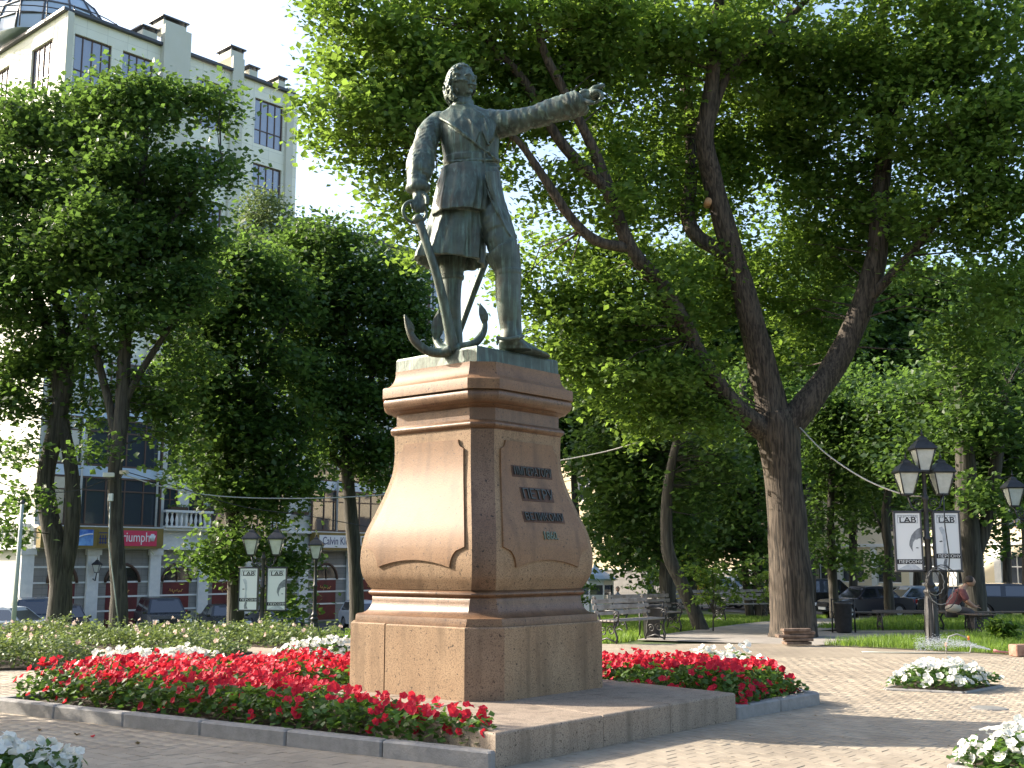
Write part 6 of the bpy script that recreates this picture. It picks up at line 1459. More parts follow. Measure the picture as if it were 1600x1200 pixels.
def lamp(base, label, side=True, top=True, posters=True, yaw=0.0, group='black lanterns of the square', H=3.32, swap=False):
    base = Vector(base); t = thing('street_lamp', base, label, 'street lamp', group)
    b = MB(); prof = [(0.20, 0), (0.20, 0.05), (0.15, 0.09), (0.135, 0.14), (0.125, 0.5), (0.105, 0.95), (0.10, 1.0), (0.125, 1.03), (0.125, 1.06), (0.085, 1.09), (0.08, 1.12), (0.105, 1.15), (0.105, 1.18), (0.07, 1.22), (0.062, 1.3), (0.055, 2.0), (0.075, 2.02), (0.075, 2.06), (0.052, 2.09), (0.045, 2.75), (0.065, 2.78), (0.065, 2.83), (0.042, 2.87), (0.038, H - 0.02), (0.06, H)]
    b.lathe(prof, base, 16); pole = b.build('pole', M['iron'], t)
    b = MB()
    for k in range(8):      # raised flutes of the foot
        a = 2 * PI * k / 8; b.tube([base + Vector((0.128 * math.cos(a), 0.128 * math.sin(a), 0.16)), base + Vector((0.106 * math.cos(a), 0.106 * math.sin(a), 0.92))], 0.013, n=5)
    b.build('flute', M['iron'], t, kind='stuff')
    x = Vector((math.cos(yaw), math.sin(yaw), 0))
    if top: lantern(t, base + Vector((0, 0, H)))
    if side:
        for q in (-1, 1):
            b = MB(); c = base + Vector((0, 0, 2.62)); b.tube([c, c + x * (q * 0.14) + Vector((0, 0, -0.06)), c + x * (q * 0.27) + Vector((0, 0, 0.02)), c + x * (q * 0.33) + Vector((0, 0, 0.24))], [0.02, 0.02, 0.02, 0.022], n=7)
            scroll(b, c + x * (q * 0.15) + Vector((0, 0, 0.10)), 0.09, 1.3, x, q); b.build('bracket', M['iron'], t)
            lantern(t, base + Vector((0, 0, 2.87)) + x * (q * 0.335))
    if posters:
        for q in (-1, 1):
            b = MB()
            for z in (2.56, 1.42): b.tube([base + Vector((0, 0, z)), base + Vector((0, 0, z)) + x * (q * 0.66)], 0.014, n=6)
            b.build('poster_arm', M['iron'], t)
            poster(t, base + x * (q * 0.37) + Vector((0, 0, 1.99)), 0.47, 1.07, yaw + q * 0.06, q, (q < 0) != swap)
    return t
lz = lambda px, Y: Vector((P(px, 900, Y).x, Y, ground_z(P(px, 900, Y).x, Y)))
L1 = lamp(lz(1452, 22.25), 'black lamp post with three lanterns and two white posters standing in the lit grass')
# coil of cable and hose hung on it
lb = chain_loc(L1)
for i in range(5):
    b = MB(); rr = 0.16 + 0.05 * i; c = lb + Vector((0.02 + 0.04 * i, -0.10 - 0.02 * i, 1.25 - 0.03 * i)); n = 26
    b.tube([c + Vector((rr * 0.8 * math.cos(2 * PI * k / n + i), 0.03 * math.sin(3 * k + i), rr * 1.15 * math.sin(2 * PI * k / n + i))) for k in range(n + 1)], 0.009, n=5)
    b.build('cable_loop', mat('grey_cable', (0.30, 0.29, 0.27), 0.6) if i % 2 else M['iron'], L1)
b = MB(); b.tube([lb + Vector((0.32, -0.1, 2.9)), lb + Vector((0.30, -0.14, 2.3)), lb + Vector((0.36, -0.12, 1.7)), lb + Vector((0.30, -0.14, 1.2))], 0.012, n=5); b.build('hanging_hose', M['iron'], L1)
lamp(lz(411, 31), 'black lamp post with two lanterns and two white posters behind the rose beds', top=False, H=2.95, swap=True)
lamp(lz(493, 36), 'plain black lamp post with a single dark lantern in front of the apartment house', side=False, posters=False, H=2.85)
lamp(lz(1612, 27), 'black lamp post cut by the right edge of the picture', side=True, top=False, H=2.95, posters=False, yaw=0.2)
wl = FA.p(3.15, 1.05, 0.55); t = thing('wall_lantern', FA.p(3.15, 0.9, 0.2), 'small black lantern on a wall bracket between the arched shop windows', 'lamp')
lantern(t, wl, 0.95); b = MB(); b.tube([FA.p(3.15, 0.75, 0.2), FA.p(3.15, 0.65, 0.45), wl], 0.03, n=6); b.build('bracket', M['iron'], t)
# pale thin pole at the left edge
p_ = lz(25, 32); t = thing('pole', p_, 'thin pale pole standing at the left edge of the picture', 'pole'); b = MB(); b.tube([p_, p_ + Vector((0.05, 0, 4.3))], [0.075, 0.05], n=8); b.build('shaft', mat('pale_pole_paint', (0.38, 0.42, 0.38), 0.6), t); b = MB(); b.ball(p_ + Vector((0.05, 0, 4.33)), 0.07, 8, 6); b.build('cap', M['dark_metal'], t)

# ---- security cameras and box on the forked tree
cp = P(170, 742, 34.0); t = thing('security_camera', P(180, 748, 34.2), 'white box security camera on the left side of the forked grey trunk', 'camera')
b = MB(); b.bbox(cp, (0.32, 0.16, 0.13), 0.015, rz=0.25); b.build('housing', M['white'], t); b = MB(); b.tube([cp, P(180, 752, 34.2)], 0.02, n=5); b.build('bracket', M['dark_metal'], t)
cp = P(194, 738, 34.0); t = thing('security_camera', P(186, 745, 34.2), 'small pale security camera on the right side of the forked grey trunk', 'camera')
b = MB(); b.bbox(cp, (0.26, 0.13, 0.11), 0.012, rz=-0.4); b.build('housing', mat('pale_housing', (0.5, 0.45, 0.38), 0.5), t); b = MB(); b.tube([cp, P(186, 750, 34.2)], 0.02, n=5); b.build('bracket', M['dark_metal'], t)
cp = P(173, 777, 34.0); t = thing('junction_box', cp, 'small white junction box on the forked grey trunk below the camera', 'box'); b = MB(); b.bbox(cp, (0.13, 0.1, 0.22), 0.01); b.build('case', M['white'], t); b = MB(); b.tube([P(172, 784, 34), P(170, 850, 33.9), P(180, 930, 33.9), P(186, 985, 33.9)], 0.018, n=5); b.build('cable', mat('pale_cable', (0.35, 0.38, 0.34), 0.6), t)
def wire(label, pts, r_=0.012, m=None, sag=0.0):
    t = thing('overhead_wire', P(*pts[0]), label, 'wire', 'wires across the square'); path = catmull([np.array(P(*q)) for q in pts], 6); b = MB(); b.tube(path, r_, n=5); b.build('cable', m or M['iron'], t)
m_cab = mat('light_cable', (0.45, 0.44, 0.42), 0.6)
wire('pale wire running from behind the pedestal up into the great tree', [(860, 722, 26), (900, 715, 26), (960, 702, 25.8), (1040, 676, 25.4), (1130, 640, 25.3)], 0.013, m_cab)
wire('dark wire sagging from the great trunk to the tall lamp with three lanterns', [(1250, 668, 25.2), (1290, 708, 24.4), (1350, 748, 23.4), (1410, 772, 22.6), (1450, 776, 22.3)], 0.016, m_cab)
wire('thin grey wire between the forked trunk and the trees left of the pedestal', [(194, 742, 34), (260, 762, 34), (340, 775, 35), (440, 779, 36), (540, 777, 37), (640, 770, 38)], 0.018, m_cab)
wire('thin dark wire dropping from the forked trunk towards the dark tree', [(190, 735, 34.2), (280, 762, 34.4), (380, 792, 35), (480, 806, 36), (600, 828, 38)], 0.014)
wire('dark wire in front of the shops from the left edge to the forked trunk', [(-30, 745, 33), (40, 765, 33.5), (110, 768, 34), (172, 748, 34.2)], 0.014)
wire('short dark wire right of the pedestal in front of the beige house', [(890, 826, 40), (930, 820, 40), (980, 822, 40), (1040, 812, 40)], 0.014)

# ---- benches
m_slat = mat('bench_wood', (0.20, 0.17, 0.15), 0.5, (0.33, 0.30, 0.28), 6)
def bench(base, yaw, label, L_=2.2, sm=None, back=True):
    t = thing('bench', (0, 0, 0), label, 'bench', 'park benches')
    sm = sm or m_slat
    for q in (-1, 1):
        x = q * (L_ / 2 - 0.12); b = MB()
        b.tube([(x, -0.22, 0.0), (x, -0.25, 0.12), (x, -0.18, 0.28), (x, -0.26, 0.42)], 0.022, n=6); b.tube([(x, 0.26, 0.0), (x, 0.20, 0.15), (x, 0.20, 0.3), (x, 0.16, 0.42)] + ([(x, 0.24, 0.62), (x, 0.32, 0.86)] if back else []), 0.022, n=6)
        b.tube([(x, -0.26, 0.42), (x, 0.18, 0.41)], 0.02, n=6); b.tube([(x, -0.24, 0.02), (x, 0.0, 0.10), (x, 0.26, 0.02)], 0.018, n=6)
        for c, r_ in (((x, -0.1, 0.25), 0.10), ((x, 0.1, 0.22), 0.09), ((x, -0.24, 0.55), 0.08), ((x, 0.32, 0.86), 0.05))[:4 if back else 2]:
            scroll(b, c, r_, 1.4, (0, 1, 0), 1, 0.013)
        if back: b.tube([(x, -0.28, 0.42), (x, -0.28, 0.62), (x, -0.1, 0.64), (x, 0.24, 0.62)], 0.017, n=6)
        b.build('bench_end', M['iron'], t, world=False)
    for k in range(5):
        b = MB(); b.bbox((0, -0.22 + 0.095 * k, 0.44), (L_, 0.075, 0.03), 0.006); b.build('seat_slat', sm, t, world=False)
    for k in range(3 if back else 0):
        b = MB(); b.bbox((0, 0.215 + 0.038 * k, 0.58 + 0.115 * k), (L_, 0.028, 0.085), 0.006); b.build('back_slat', sm, t, world=False)
    t.location = base; t.rotation_euler = (0, 0, yaw); return t
b0 = bench(Vector((2.45, 24.05, 0)), R(48), 'bench with curled iron ends just right of the pedestal', 1.9)
def more(px, Y, yaw, lab):
    c = copy_tree(b0); c['label'] = lab; c.location = lz(px, Y); c.rotation_euler = (0, 0, yaw); return c
more(1010, 27.2, R(35), 'second bench of the row, behind the one beside the pedestal')
more(1085, 31.5, R(30), 'bench beyond the leaning tree, third of the row')
more(1160, 34.5, R(25), 'far bench seen left of the great trunk')
m_slat_shade = mat('shaded_bench_wood', (0.055, 0.042, 0.034), 0.6, (0.10, 0.08, 0.065), 6)  # shade painted into the wood colour of the right-hand benches
b1 = bench(lz(1375, 27.3), R(-4), 'low shaded backless bench right of the great trunk before the parked sedan', 2.3, m_slat_shade, False)
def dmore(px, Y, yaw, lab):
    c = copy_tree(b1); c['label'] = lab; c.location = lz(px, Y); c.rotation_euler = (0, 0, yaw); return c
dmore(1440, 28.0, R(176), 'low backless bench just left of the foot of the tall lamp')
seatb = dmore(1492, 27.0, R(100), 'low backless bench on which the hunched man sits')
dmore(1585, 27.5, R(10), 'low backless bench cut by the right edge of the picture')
def bin_(px, Y, lab):
    p = lz(px, Y); t = thing('litter_bin', p, lab, 'litter bin', 'dark litter bins'); b = MB(); b.lathe([(0.16, 0), (0.18, 0.04), (0.2, 0.62), (0.22, 0.64), (0.22, 0.68), (0.18, 0.68), (0.17, 0.2)], p, 14); b.build('body', M['iron'], t); b = MB(); b.tube([p + Vector((-0.26, 0, 0)), p + Vector((-0.26, 0, 0.75)), p + Vector((0.26, 0, 0.75)), p + Vector((0.26, 0, 0))], 0.02, n=6); b.build('stand', M['iron'], t)
bin_(1315, 27.0, 'dark litter bin at the left end of the shaded bench right of the great trunk'); bin_(1017, 25.4, 'dark litter bin between the first two benches')

# ---- stack of boards beside the great trunk
p = G(1246, 1009); bt_ = thing('board_stack', p, 'small stack of rough wooden boards at the foot of the great trunk', 'boards')
m_plank = mat('weathered_plank', (0.10, 0.065, 0.045), 0.85, (0.22, 0.15, 0.11), 8, bump=0.4)
for k, (dx, dy, z, l, w, yw) in enumerate(((0, 0.05, 0.05, 0.50, 0.30, 0.1), (0.02, 0.02, 0.12, 0.55, 0.26, -0.05), (-0.05, 0.0, 0.185, 0.70, 0.24, 0.06), (0.05, 0.05, 0.245, 0.60, 0.22, -0.12), (-0.02, 0.0, 0.30, 0.55, 0.20, 0.1))):
    b = MB(); b.bbox(p + Vector((dx, dy, z)), (l, w, 0.055), 0.008, rz=yw); b.build('board', m_plank, bt_)
# manhole cover
p = G(1545, 1107); mh = thing('manhole_cover', p, 'round grey iron cover set in the paving at right', 'manhole cover')
b = MB(); b.lathe([(0.19, -0.01), (0.19, 0.008), (0.175, 0.010)], p, 28, smooth=False); b.build('rim', M['kerb'], mh)
b = MB(); b.lathe([(0.165, 0.0), (0.165, 0.013), (0.0005, 0.014)], p, 28, smooth=False); b.build('lid', mat('worn_iron', (0.16, 0.16, 0.155), 0.6, (0.24, 0.24, 0.22), 20), mh)
# brick block and the sprinkler hose
p = G(1592, 1026); bk = thing('brick_block', p, 'reddish brick block at the lawn edge by the right edge of the picture', 'brick')
b = MB(); b.bbox(p + Vector((0.1, 0.1, 0.1)), (0.36, 0.24, 0.2), 0.015, rz=0.2); b.build('block', mat('old_brick', (0.24, 0.12, 0.08), 0.85, (0.36, 0.22, 0.16), 10), bk)
b = MB(); b.bbox(p + Vector((0.5, 0.0, 0.09)), (0.34, 0.2, 0.17), 0.015, rz=-0.1); b.build('block', mat('old_brick_dark', (0.14, 0.05, 0.035), 0.85, (0.2, 0.09, 0.06), 10), bk)
p = G(1478, 1024); hs_ = thing('garden_hose', p, 'bent garden hose with orange couplings spraying water at the lawn edge', 'hose')
b = MB(); q0 = G(1479, 1022); b.tube([q0, q0 + Vector((0.0, 0, 0.18)), q0 + Vector((0.06, 0, 0.30)), q0 + Vector((0.2, 0, 0.345)), q0 + Vector((0.36, 0, 0.29)), q0 + Vector((0.46, 0.02, 0.16)), q0 + Vector((0.42, 0.02, 0.02)), q0 + Vector((0.2, 0.05, 0.012)), q0 + Vector((-0.4, 0.05, 0.012)), q0 + Vector((-1.4, 0.3, 0.012))], 0.014, n=7); b.build('hose', mat('grey_hose', (0.28, 0.29, 0.26), 0.4), hs_)
for dx, z in ((0.0, 0.13), (0.40, 0.24)):
    b = MB(); b.tube([q0 + Vector((dx, 0, z)), q0 + Vector((dx + 0.005, 0, z + 0.07))], 0.022, n=8); b.build('coupling', mat('orange_plastic', (0.75, 0.22, 0.03), 0.4), hs_)
nz = G(1553, 1023); nz.z = 0.07
b = MB(); b.tube([nz, nz + Vector((0.10, 0, -0.02)), nz + Vector((0.5, 0.03, -0.045))], [0.03, 0.018, 0.014], n=8); b.build('nozzle', mat('pink_nozzle', (0.62, 0.25, 0.22), 0.4), hs_)
rs_ = np.random.RandomState(8); nd = 1500; t_ = rs_.uniform(0.02, 1, nd) ** 0.8; L_s = 1.35
sp = np.column_stack([nz.x - t_ * L_s, nz.y + rs_.normal(0, 0.10, nd) * t_, nz.z + t_ * 0.42 - 0.45 * t_ ** 2 * 0.7 + rs_.normal(0, 0.075, nd) * t_])
d_ = np.column_stack([np.full(nd, 0.022), np.zeros(nd), np.full(nd, 0.006)]); w_ = np.array([0, 0, 0.0022])
vv = np.stack([sp - d_ * 0.5 - w_, sp + d_ * 0.5 - w_, sp + d_ * 0.5 + w_, sp - d_ * 0.5 + w_], 1).reshape(-1, 3); ff = (np.arange(nd) * 4)[:, None] + np.array([[0, 1, 2, 3]])
m_water = mat('water_drops', (0.8, 0.84, 0.86), 0.1, spec=0.6); so_ = link('water_spray', np_mesh('water_spray', vv, ff, m_water, tint=np.zeros(nd * 4)), kind='stuff'); tag(so_, 'fan of water drops spraying from the nozzle over the lawn edge', 'water')
m_wet = mat('wet_soil', (0.07, 0.055, 0.042), 0.25, (0.15, 0.125, 0.10), 3); patch('wet_ground', [(5.9, 22.9), (9.3, 20.1), (9.4, 20.5), (6.4, 23.2)], 0.006, m_wet)
# round bushes and boxes below the left trees
def bush(px, Y, r_, h, lab, seed):
    p = lz(px, Y); t = thing('bush', p, lab, 'bush', 'clipped round bushes'); rs = np.random.RandomState(seed); d = rs.normal(0, 1, (90, 3)); d /= np.linalg.norm(d, axis=1, keepdims=True); d[:, 2] = np.abs(d[:, 2])
    c = np.array(p) + d * np.array([r_, r_, h]) * rs.uniform(0.6, 1, (90, 1)); v, f, ti = leaves(c, 50, 0.09, 0.07, rs=rs); link('foliage', np_mesh('foliage', v, f, M['leaf_deep'], tint=ti), t)
    b = MB(); b.tube([p, p + Vector((0, 0, h * 0.6))], [0.05, 0.02], n=6); b.build('stem', M['bark_grey'], t)
bush(232, 31, 0.5, 0.75, 'round dark bush below the forked grey trunk', 1); bush(78, 31, 0.75, 0.85, 'wide dark bush at the foot of the left tree', 2); bush(518, 34, 0.5, 0.75, 'round bush left of the pedestal plinth', 3); bush(560, 35, 0.55, 0.85, 'round bush half hidden by the pedestal plinth', 4)
for px, Y, h, lab, sd in ((901, 40, 1.0, 'small leafy sapling before the white kiosk', 5), (1022, 38, 1.5, 'small leafy sapling left of the straight dark trunk', 6), (1112, 27.6, 1.35, 'young leafy shrub right of the leaning tree', 7), (1208, 27.0, 1.5, 'bright leafy sapling against the left side of the great trunk', 8), (1560, 23.5, 0.34, 'low leafy weed in the lit lawn at right', 9)):
    p = lz(px, Y); t = thing('sapling', p, lab, 'sapling', 'young shrubs'); rs = np.random.RandomState(sd); c = np.array(p) + np.column_stack([rs.normal(0, 0.32, 42), rs.normal(0, 0.3, 42), h * rs.uniform(0.45, 1.15, 42)]) * np.array([h / 1.4, h / 1.4, 1])
    v, f, ti = leaves(c, 14, 0.09, 0.13, rs=rs); link('foliage', np_mesh('foliage', v, f, M['leaf'], tint=ti), t)
    b = MB(); b.tube([p, p + Vector((0.03, 0, h * 0.7))], [0.02, 0.01], n=5)
    for k in range(12): b.tube([p + Vector((0.01, 0, h * 0.3)), tuple(c[k])], [0.01, 0.004], n=4)
    b.build('stem', M['bark_grey'], t)
p = lz(145, 30.5); t = thing('utility_box', p, 'low pale box standing behind the rose bed between the two left trees', 'box'); b = MB(); b.bbox(p + Vector((0, 0, 0.55)), (0.72, 0.4, 0.9), 0.02); b.build('case', M['white'], t); b = MB(); b.box(p + Vector((0, 0, 0.06)), (0.8, 0.5, 0.12)); b.build('base', M['kerb'], t)

# ---- parked cars
m_tyre = mat('tyre', (0.018, 0.018, 0.018), 0.8); m_rim = mat('wheel_rim', (0.4, 0.4, 0.42), 0.35, metal=0.7); m_head = mat('headlight', (0.75, 0.78, 0.8), 0.15); m_plate = mat('number_plate', (0.7, 0.7, 0.66), 0.5); m_tail = mat('tail_light', (0.35, 0.01, 0.01), 0.3); m_trim = mat('black_trim', (0.02, 0.02, 0.022), 0.5)
PAINT = {}
def paint(c):
    if c not in PAINT: PAINT[c] = mat('car_paint', c, 0.22, spec=0.7)
    return PAINT[c]
def car(px, Y, yaw, color, label, kind='sedan', z=None):
    "yaw 0: nose towards +x"
    p = lz(px, Y); t = thing('parked_car', (0, 0, 0), label, 'car', 'cars parked along the streets')
    Lh, W, belt, roof = {'sedan': (2.2, 0.86, 0.88, 1.42), 'suv': (2.3, 0.95, 1.08, 1.78), 'hatch': (1.95, 0.82, 0.9, 1.48), 'wagon': (2.3, 0.88, 0.9, 1.46)}[kind]
    low = {'sedan': [(-1, .38), (-.99, .62), (-.95, .86), (-.70, .93), (-.58, belt + .02), (.30, belt), (.42, .90), (.80, .82), (.96, .70), (1, .52), (.99, .34)],
           'suv': [(-1, .45), (-1.0, .9), (-.97, belt), (-.9, belt + .03), (.36, belt + .02), (.46, 1.06), (.86, .98), (.97, .86), (1, .62), (.99, .40)],
           'hatch': [(-1, .38), (-.99, .75), (-.96, belt), (-.9, belt + .02), (.36, belt), (.48, .90), (.84, .80), (.97, .68), (1, .5), (.99, .34)],
           'wagon': [(-1, .38), (-1.0, .75), (-.98, belt), (-.9, belt + .02), (.34, belt), (.46, .90), (.84, .80), (.97, .68), (1, .5), (.99, .34)]}[kind]
    top = {'sedan': [(-.68, belt), (-.46, roof - .04), (-.3, roof), (.02, roof), (.12, roof - .03), (.40, belt)], 'suv': [(-.97, belt), (-.90, roof - .05), (-.8, roof), (.05, roof), (.15, roof - .04), (.44, belt)],
           'hatch': [(-.95, belt), (-.80, roof - .06), (-.66, roof), (.02, roof), (.14, roof - .04), (.46, belt)], 'wagon': [(-.97, belt), (-.88, roof - .06), (-.76, roof), (.02, roof), (.12, roof - .04), (.42, belt)]}[kind]
    # body shell with wheel arches
    wr = 0.33 if kind != 'suv' else 0.39; wx = (-0.60, 0.62); pts = [(a * Lh, zz) for a, zz in low]; bot = []
    for cx_ in reversed(wx):
        bot.append((cx_ * Lh + wr + .06, .26))
        for k in range(1, 6): a = PI * k / 6; bot.append((cx_ * Lh + (wr + .06) * math.cos(a), wr * 0.8 + (wr + .06) * math.sin(a)))
        bot.append((cx_ * Lh - wr - .06, .26))
    outline = pts + bot
    b = MB(); ys = [(-W, 0.0), (-W + 0.05, 0.03)]
    def inset(o, k): 
        cx_ = sum(q[0] for q in o) / len(o); return [(q[0] * (1 - k), q[1] + (k * 0.6 if q[1] > 0.5 else 0)) for q in o]
    rings = [[Vector((x, -W, z_)) for x, z_ in outline], [Vector((x, W, z_)) for x, z_ in outline]]
    b.loft([[Vector((x * .985, -W - 0.0, z_)) for x, z_ in outline], [Vector((x, -W + 0.09, z_ + (0.015 if z_ > .6 else 0))) for x, z_ in outline], [Vector((x * 1.012, 0, z_ + (0.03 if z_ > .6 else 0))) for x, z_ in outline], [Vector((x, W - 0.09, z_ + (0.015 if z_ > .6 else 0))) for x, z_ in outline], [Vector((x * .985, W, z_)) for x, z_ in outline]])
    b.build('body', paint(color), t, world=False)
    def tw(z_): return W - 0.05 - 0.22 * (z_ - belt) / (roof - belt) * 1.0
    b = MB(); b.loft([[Vector((x * Lh, -tw(z_), z_)) for x, z_ in top], [Vector((x * Lh, -tw(z_) * 0.5, z_ + (0.02 if z_ > belt + .1 else 0))) for x, z_ in top], [Vector((x * Lh, tw(z_) * 0.5, z_ + (0.02 if z_ > belt + .1 else 0))) for x, z_ in top], [Vector((x * Lh, tw(z_), z_)) for x, z_ in top]])
    b.build('roof', paint(color), t, world=False)
    def shrink(p4, k=0.88):
        c = sum(p4, Vector()) / 4; return [c + (q - c) * k for q in p4]
    a0, a1 = top[0], top[1]; c0, c1 = top[-2], top[-1]
    def pane(p4, n_, name):
        n_ = Vector(n_); q4 = [q + n_ * 0.012 for q in shrink(p4)]; q = MB(); q.add(q4 + [v - n_ * 0.01 for v in q4], [(0, 1, 2, 3), (7, 6, 5, 4), (0, 4, 5, 1), (1, 5, 6, 2), (2, 6, 7, 3), (3, 7, 4, 0)]); q.build(name, M['glass_dark'], t, world=False)
    pane([Vector((c1[0] * Lh, -tw(c1[1]), c1[1])), Vector((c1[0] * Lh, tw(c1[1]), c1[1])), Vector((c0[0] * Lh, tw(c0[1]), c0[1])), Vector((c0[0] * Lh, -tw(c0[1]), c0[1]))], (0.7, 0, 0.7), 'windscreen')
    pane([Vector((a0[0] * Lh, -tw(a0[1]), a0[1])), Vector((a0[0] * Lh, tw(a0[1]), a0[1])), Vector((a1[0] * Lh, tw(a1[1]), a1[1])), Vector((a1[0] * Lh, -tw(a1[1]), a1[1]))], (-0.8, 0, 0.5), 'rear_window')
    zt_ = roof - 0.07; fx0, fx1 = a0[0] + (a1[0] - a0[0]) * 0.8, c1[0] + (c0[0] - c1[0]) * 0.8; mid_ = (a0[0] + c1[0]) / 2 + 0.02
    for sgn in (-1, 1):
        for (xa, xb, xc, xd) in ((a0[0] + .06, mid_ - .01, mid_ - .01, fx0 + .04), (mid_ + .01, c1[0] - .05, fx1 - .03, mid_ + .01)):
            pane([Vector((xa * Lh, sgn * tw(belt + .05), belt + .03)), Vector((xb * Lh, sgn * tw(belt + .05), belt + .03)), Vector((xc * Lh, sgn * tw(zt_), zt_)), Vector((xd * Lh, sgn * tw(zt_), zt_))], (0, sgn * 0.95, 0.25), 'side_window')
    for cx_ in wx:
        for sgn in (-1, 1):
            b = MB(); yy = sgn * (W - 0.13); ring = lambda r_, y_: [Vector((cx_ * Lh + r_ * math.cos(2 * PI * k / 16), y_, wr + r_ * math.sin(2 * PI * k / 16))) for k in range(16)]
            b.loft([ring(wr * .9, yy - sgn * .1), ring(wr, yy - sgn * .07), ring(wr, yy + sgn * .07), ring(wr * .92, yy + sgn * .1)]); wh_ = b.build('wheel', m_tyre, t, world=False)
            b = MB(); b.loft([ring(wr * .62, yy + sgn * .09), ring(wr * .60, yy + sgn * .112), ring(wr * .15, yy + sgn * .10)]); b.build('rim', m_rim, wh_, world=False)
    fz = low[-3][1] - 0.08
    for sgn in (-1, 1):
        b = MB(); b.bbox((Lh * 0.965, sgn * (W - 0.2), fz), (0.14, 0.28, 0.15), 0.02); b.build('headlight', m_head, t, world=False)
        b = MB(); b.bbox((-Lh * 0.975, sgn * (W - 0.16), low[1][1] + 0.12), (0.10, 0.2, 0.2), 0.02); b.build('tail_light', m_tail, t, world=False)
        b = MB(); b.bbox((Lh * (c1[0] - .05), sgn * (W + .08), belt + 0.05), (0.1, 0.18, 0.12), 0.02); b.build('mirror', paint(color), t, world=False)
    b = MB(); b.box((Lh * 1.0, 0, fz), (0.05, 0.8, 0.14)); b.build('grille', m_trim, t, world=False)
    for sgn in (-1, 1):
        b = MB(); b.box((sgn * Lh * 1.015, 0, 0.47), (0.03, 0.52, 0.12)); b.build('number_plate', m_plate, t, world=False)
    t.location = p; t.rotation_euler = (0, 0, yaw)
    return t
dn = R(-62)   # nose down towards the square
car(257, 56.5, dn, (0.012, 0.016, 0.022), 'black off-roader parked facing the square between forked trunk and dark tree', 'suv')
car(55, 54, dn, (0.02, 0.035, 0.06), 'dark blue off-roader parked behind the foot of the left tree', 'suv')
car(22, 45, R(-10), (0.42, 0.47, 0.52), 'silver car cut by the left edge of the picture', 'sedan')
car(352, 58, dn, (0.012, 0.013, 0.016), 'black sedan parked left of the double lantern', 'sedan')
car(432, 60, dn, (0.05, 0.05, 0.055), 'dark grey sedan parked behind the double lantern with posters', 'sedan')
car(572, 62, dn, (0.45, 0.47, 0.5), 'silver sedan seen just left of the pedestal foot', 'hatch')
car(108, 55, dn, (0.02, 0.02, 0.024), 'black car between the two left trees', 'hatch')
car(1300, 60, R(-12), (0.010, 0.012, 0.018), 'long dark van-like car right behind the great trunk', 'suv')
car(1347, 53.5, R(200), (0.02, 0.022, 0.03), 'dark sedan with pale headlights between the two thin trunks', 'sedan')
car(1422, 56, R(190), (0.30, 0.38, 0.48), 'pale blue car behind the left poster of the tall lamp', 'wagon')
car(1376, 62, R(170), (0.55, 0.50, 0.40), 'cream car half hidden behind the bent thin trunk', 'sedan')
car(1505, 54, R(-15), (0.012, 0.014, 0.02), 'black car behind the hunched man', 'sedan')
car(1588, 50, R(-20), (0.015, 0.02, 0.03), 'dark car at the right edge behind the bench', 'wagon')
car(1110, 68, R(10), (0.72, 0.72, 0.70), 'white car left of the pair of thin trunks', 'sedan')
car(1150, 72, R(15), (0.74, 0.74, 0.72), 'white car right of the other white one', 'suv')
car(1205, 66, R(-12), (0.66, 0.67, 0.68), 'white car cut off by the great trunk', 'hatch')

# ---- kiosk
p = lz(930, 62); kt = thing('kiosk', p, 'small white kiosk with pale blue tent roof right of the pedestal', 'kiosk')
n = 8; rk = lambda r_, z: [p + Vector((r_ * math.cos(2 * PI * k / n + PI / 8), r_ * math.sin(2 * PI * k / n + PI / 8), z)) for k in range(n)]
b = MB(); b.loft([rk(0.98, 0), rk(0.98, 0.95)]); b.loft([rk(1.02, 1.45), rk(1.02, 1.72)]); b.build('wall', M['white'], kt)
b = MB(); b.loft([rk(0.93, 0.95), rk(0.93, 1.45)]); b.build('glass', M['glass'], kt)
for k in range(n):
    a = 2 * PI * k / n + PI / 8; q = MB(); q.tube([p + Vector((0.97 * math.cos(a), 0.97 * math.sin(a), 0)), p + Vector((0.97 * math.cos(a), 0.97 * math.sin(a), 1.65))], 0.05, n=5); q.build('post', M['white'], kt)
b = MB(); b.loft([rk(1.12, 1.70), rk(1.16, 1.78), rk(0.95, 1.95), rk(0.5, 2.15), rk(0.12, 2.36), rk(0.10, 2.5)]); b.build('roof', mat('pale_blue_roof', (0.42, 0.56, 0.70), 0.4), kt)

# ---- people
def skin_body(name, joints, edges, m, par, levels=2, root=0):
    me = bpy.data.meshes.new(name); me.from_pydata([j[0] for j in joints], edges, []); o = bpy.data.objects.new('tmp', me); col.objects.link(o)
    sk = o.modifiers.new('s', 'SKIN'); sd = me.skin_vertices[0].data
    for i, j in enumerate(joints): sd[i].radius = (j[1], j[1]) if not isinstance(j[1], tuple) else j[1]; sd[i].use_root = (i == root)
    ss = o.modifiers.new('u', 'SUBSURF'); ss.levels = levels; ss.render_levels = levels
    dg = bpy.context.evaluated_depsgraph_get(); dg.update(); m2 = bpy.data.meshes.new_from_object(o.evaluated_get(dg)); bpy.data.objects.remove(o)
    m2.materials.clear(); m2.materials.append(m); m2.polygons.foreach_set('use_smooth', [True] * len(m2.polygons)); return link(name, m2, par, world=False)
m_skin = mat('skin', (0.42, 0.24, 0.16), 0.6); m_shirt = mat('dark_rose_shirt', (0.17, 0.055, 0.06), 0.8, (0.22, 0.08, 0.08), 5); m_trous = mat('grey_trousers', (0.075, 0.07, 0.07), 0.85); m_hair = mat('dark_hair', (0.03, 0.022, 0.018), 0.7); m_shoe = mat('shoe', (0.03, 0.025, 0.02), 0.6); m_khaki = mat('pale_cloth', (0.42, 0.36, 0.28), 0.9)
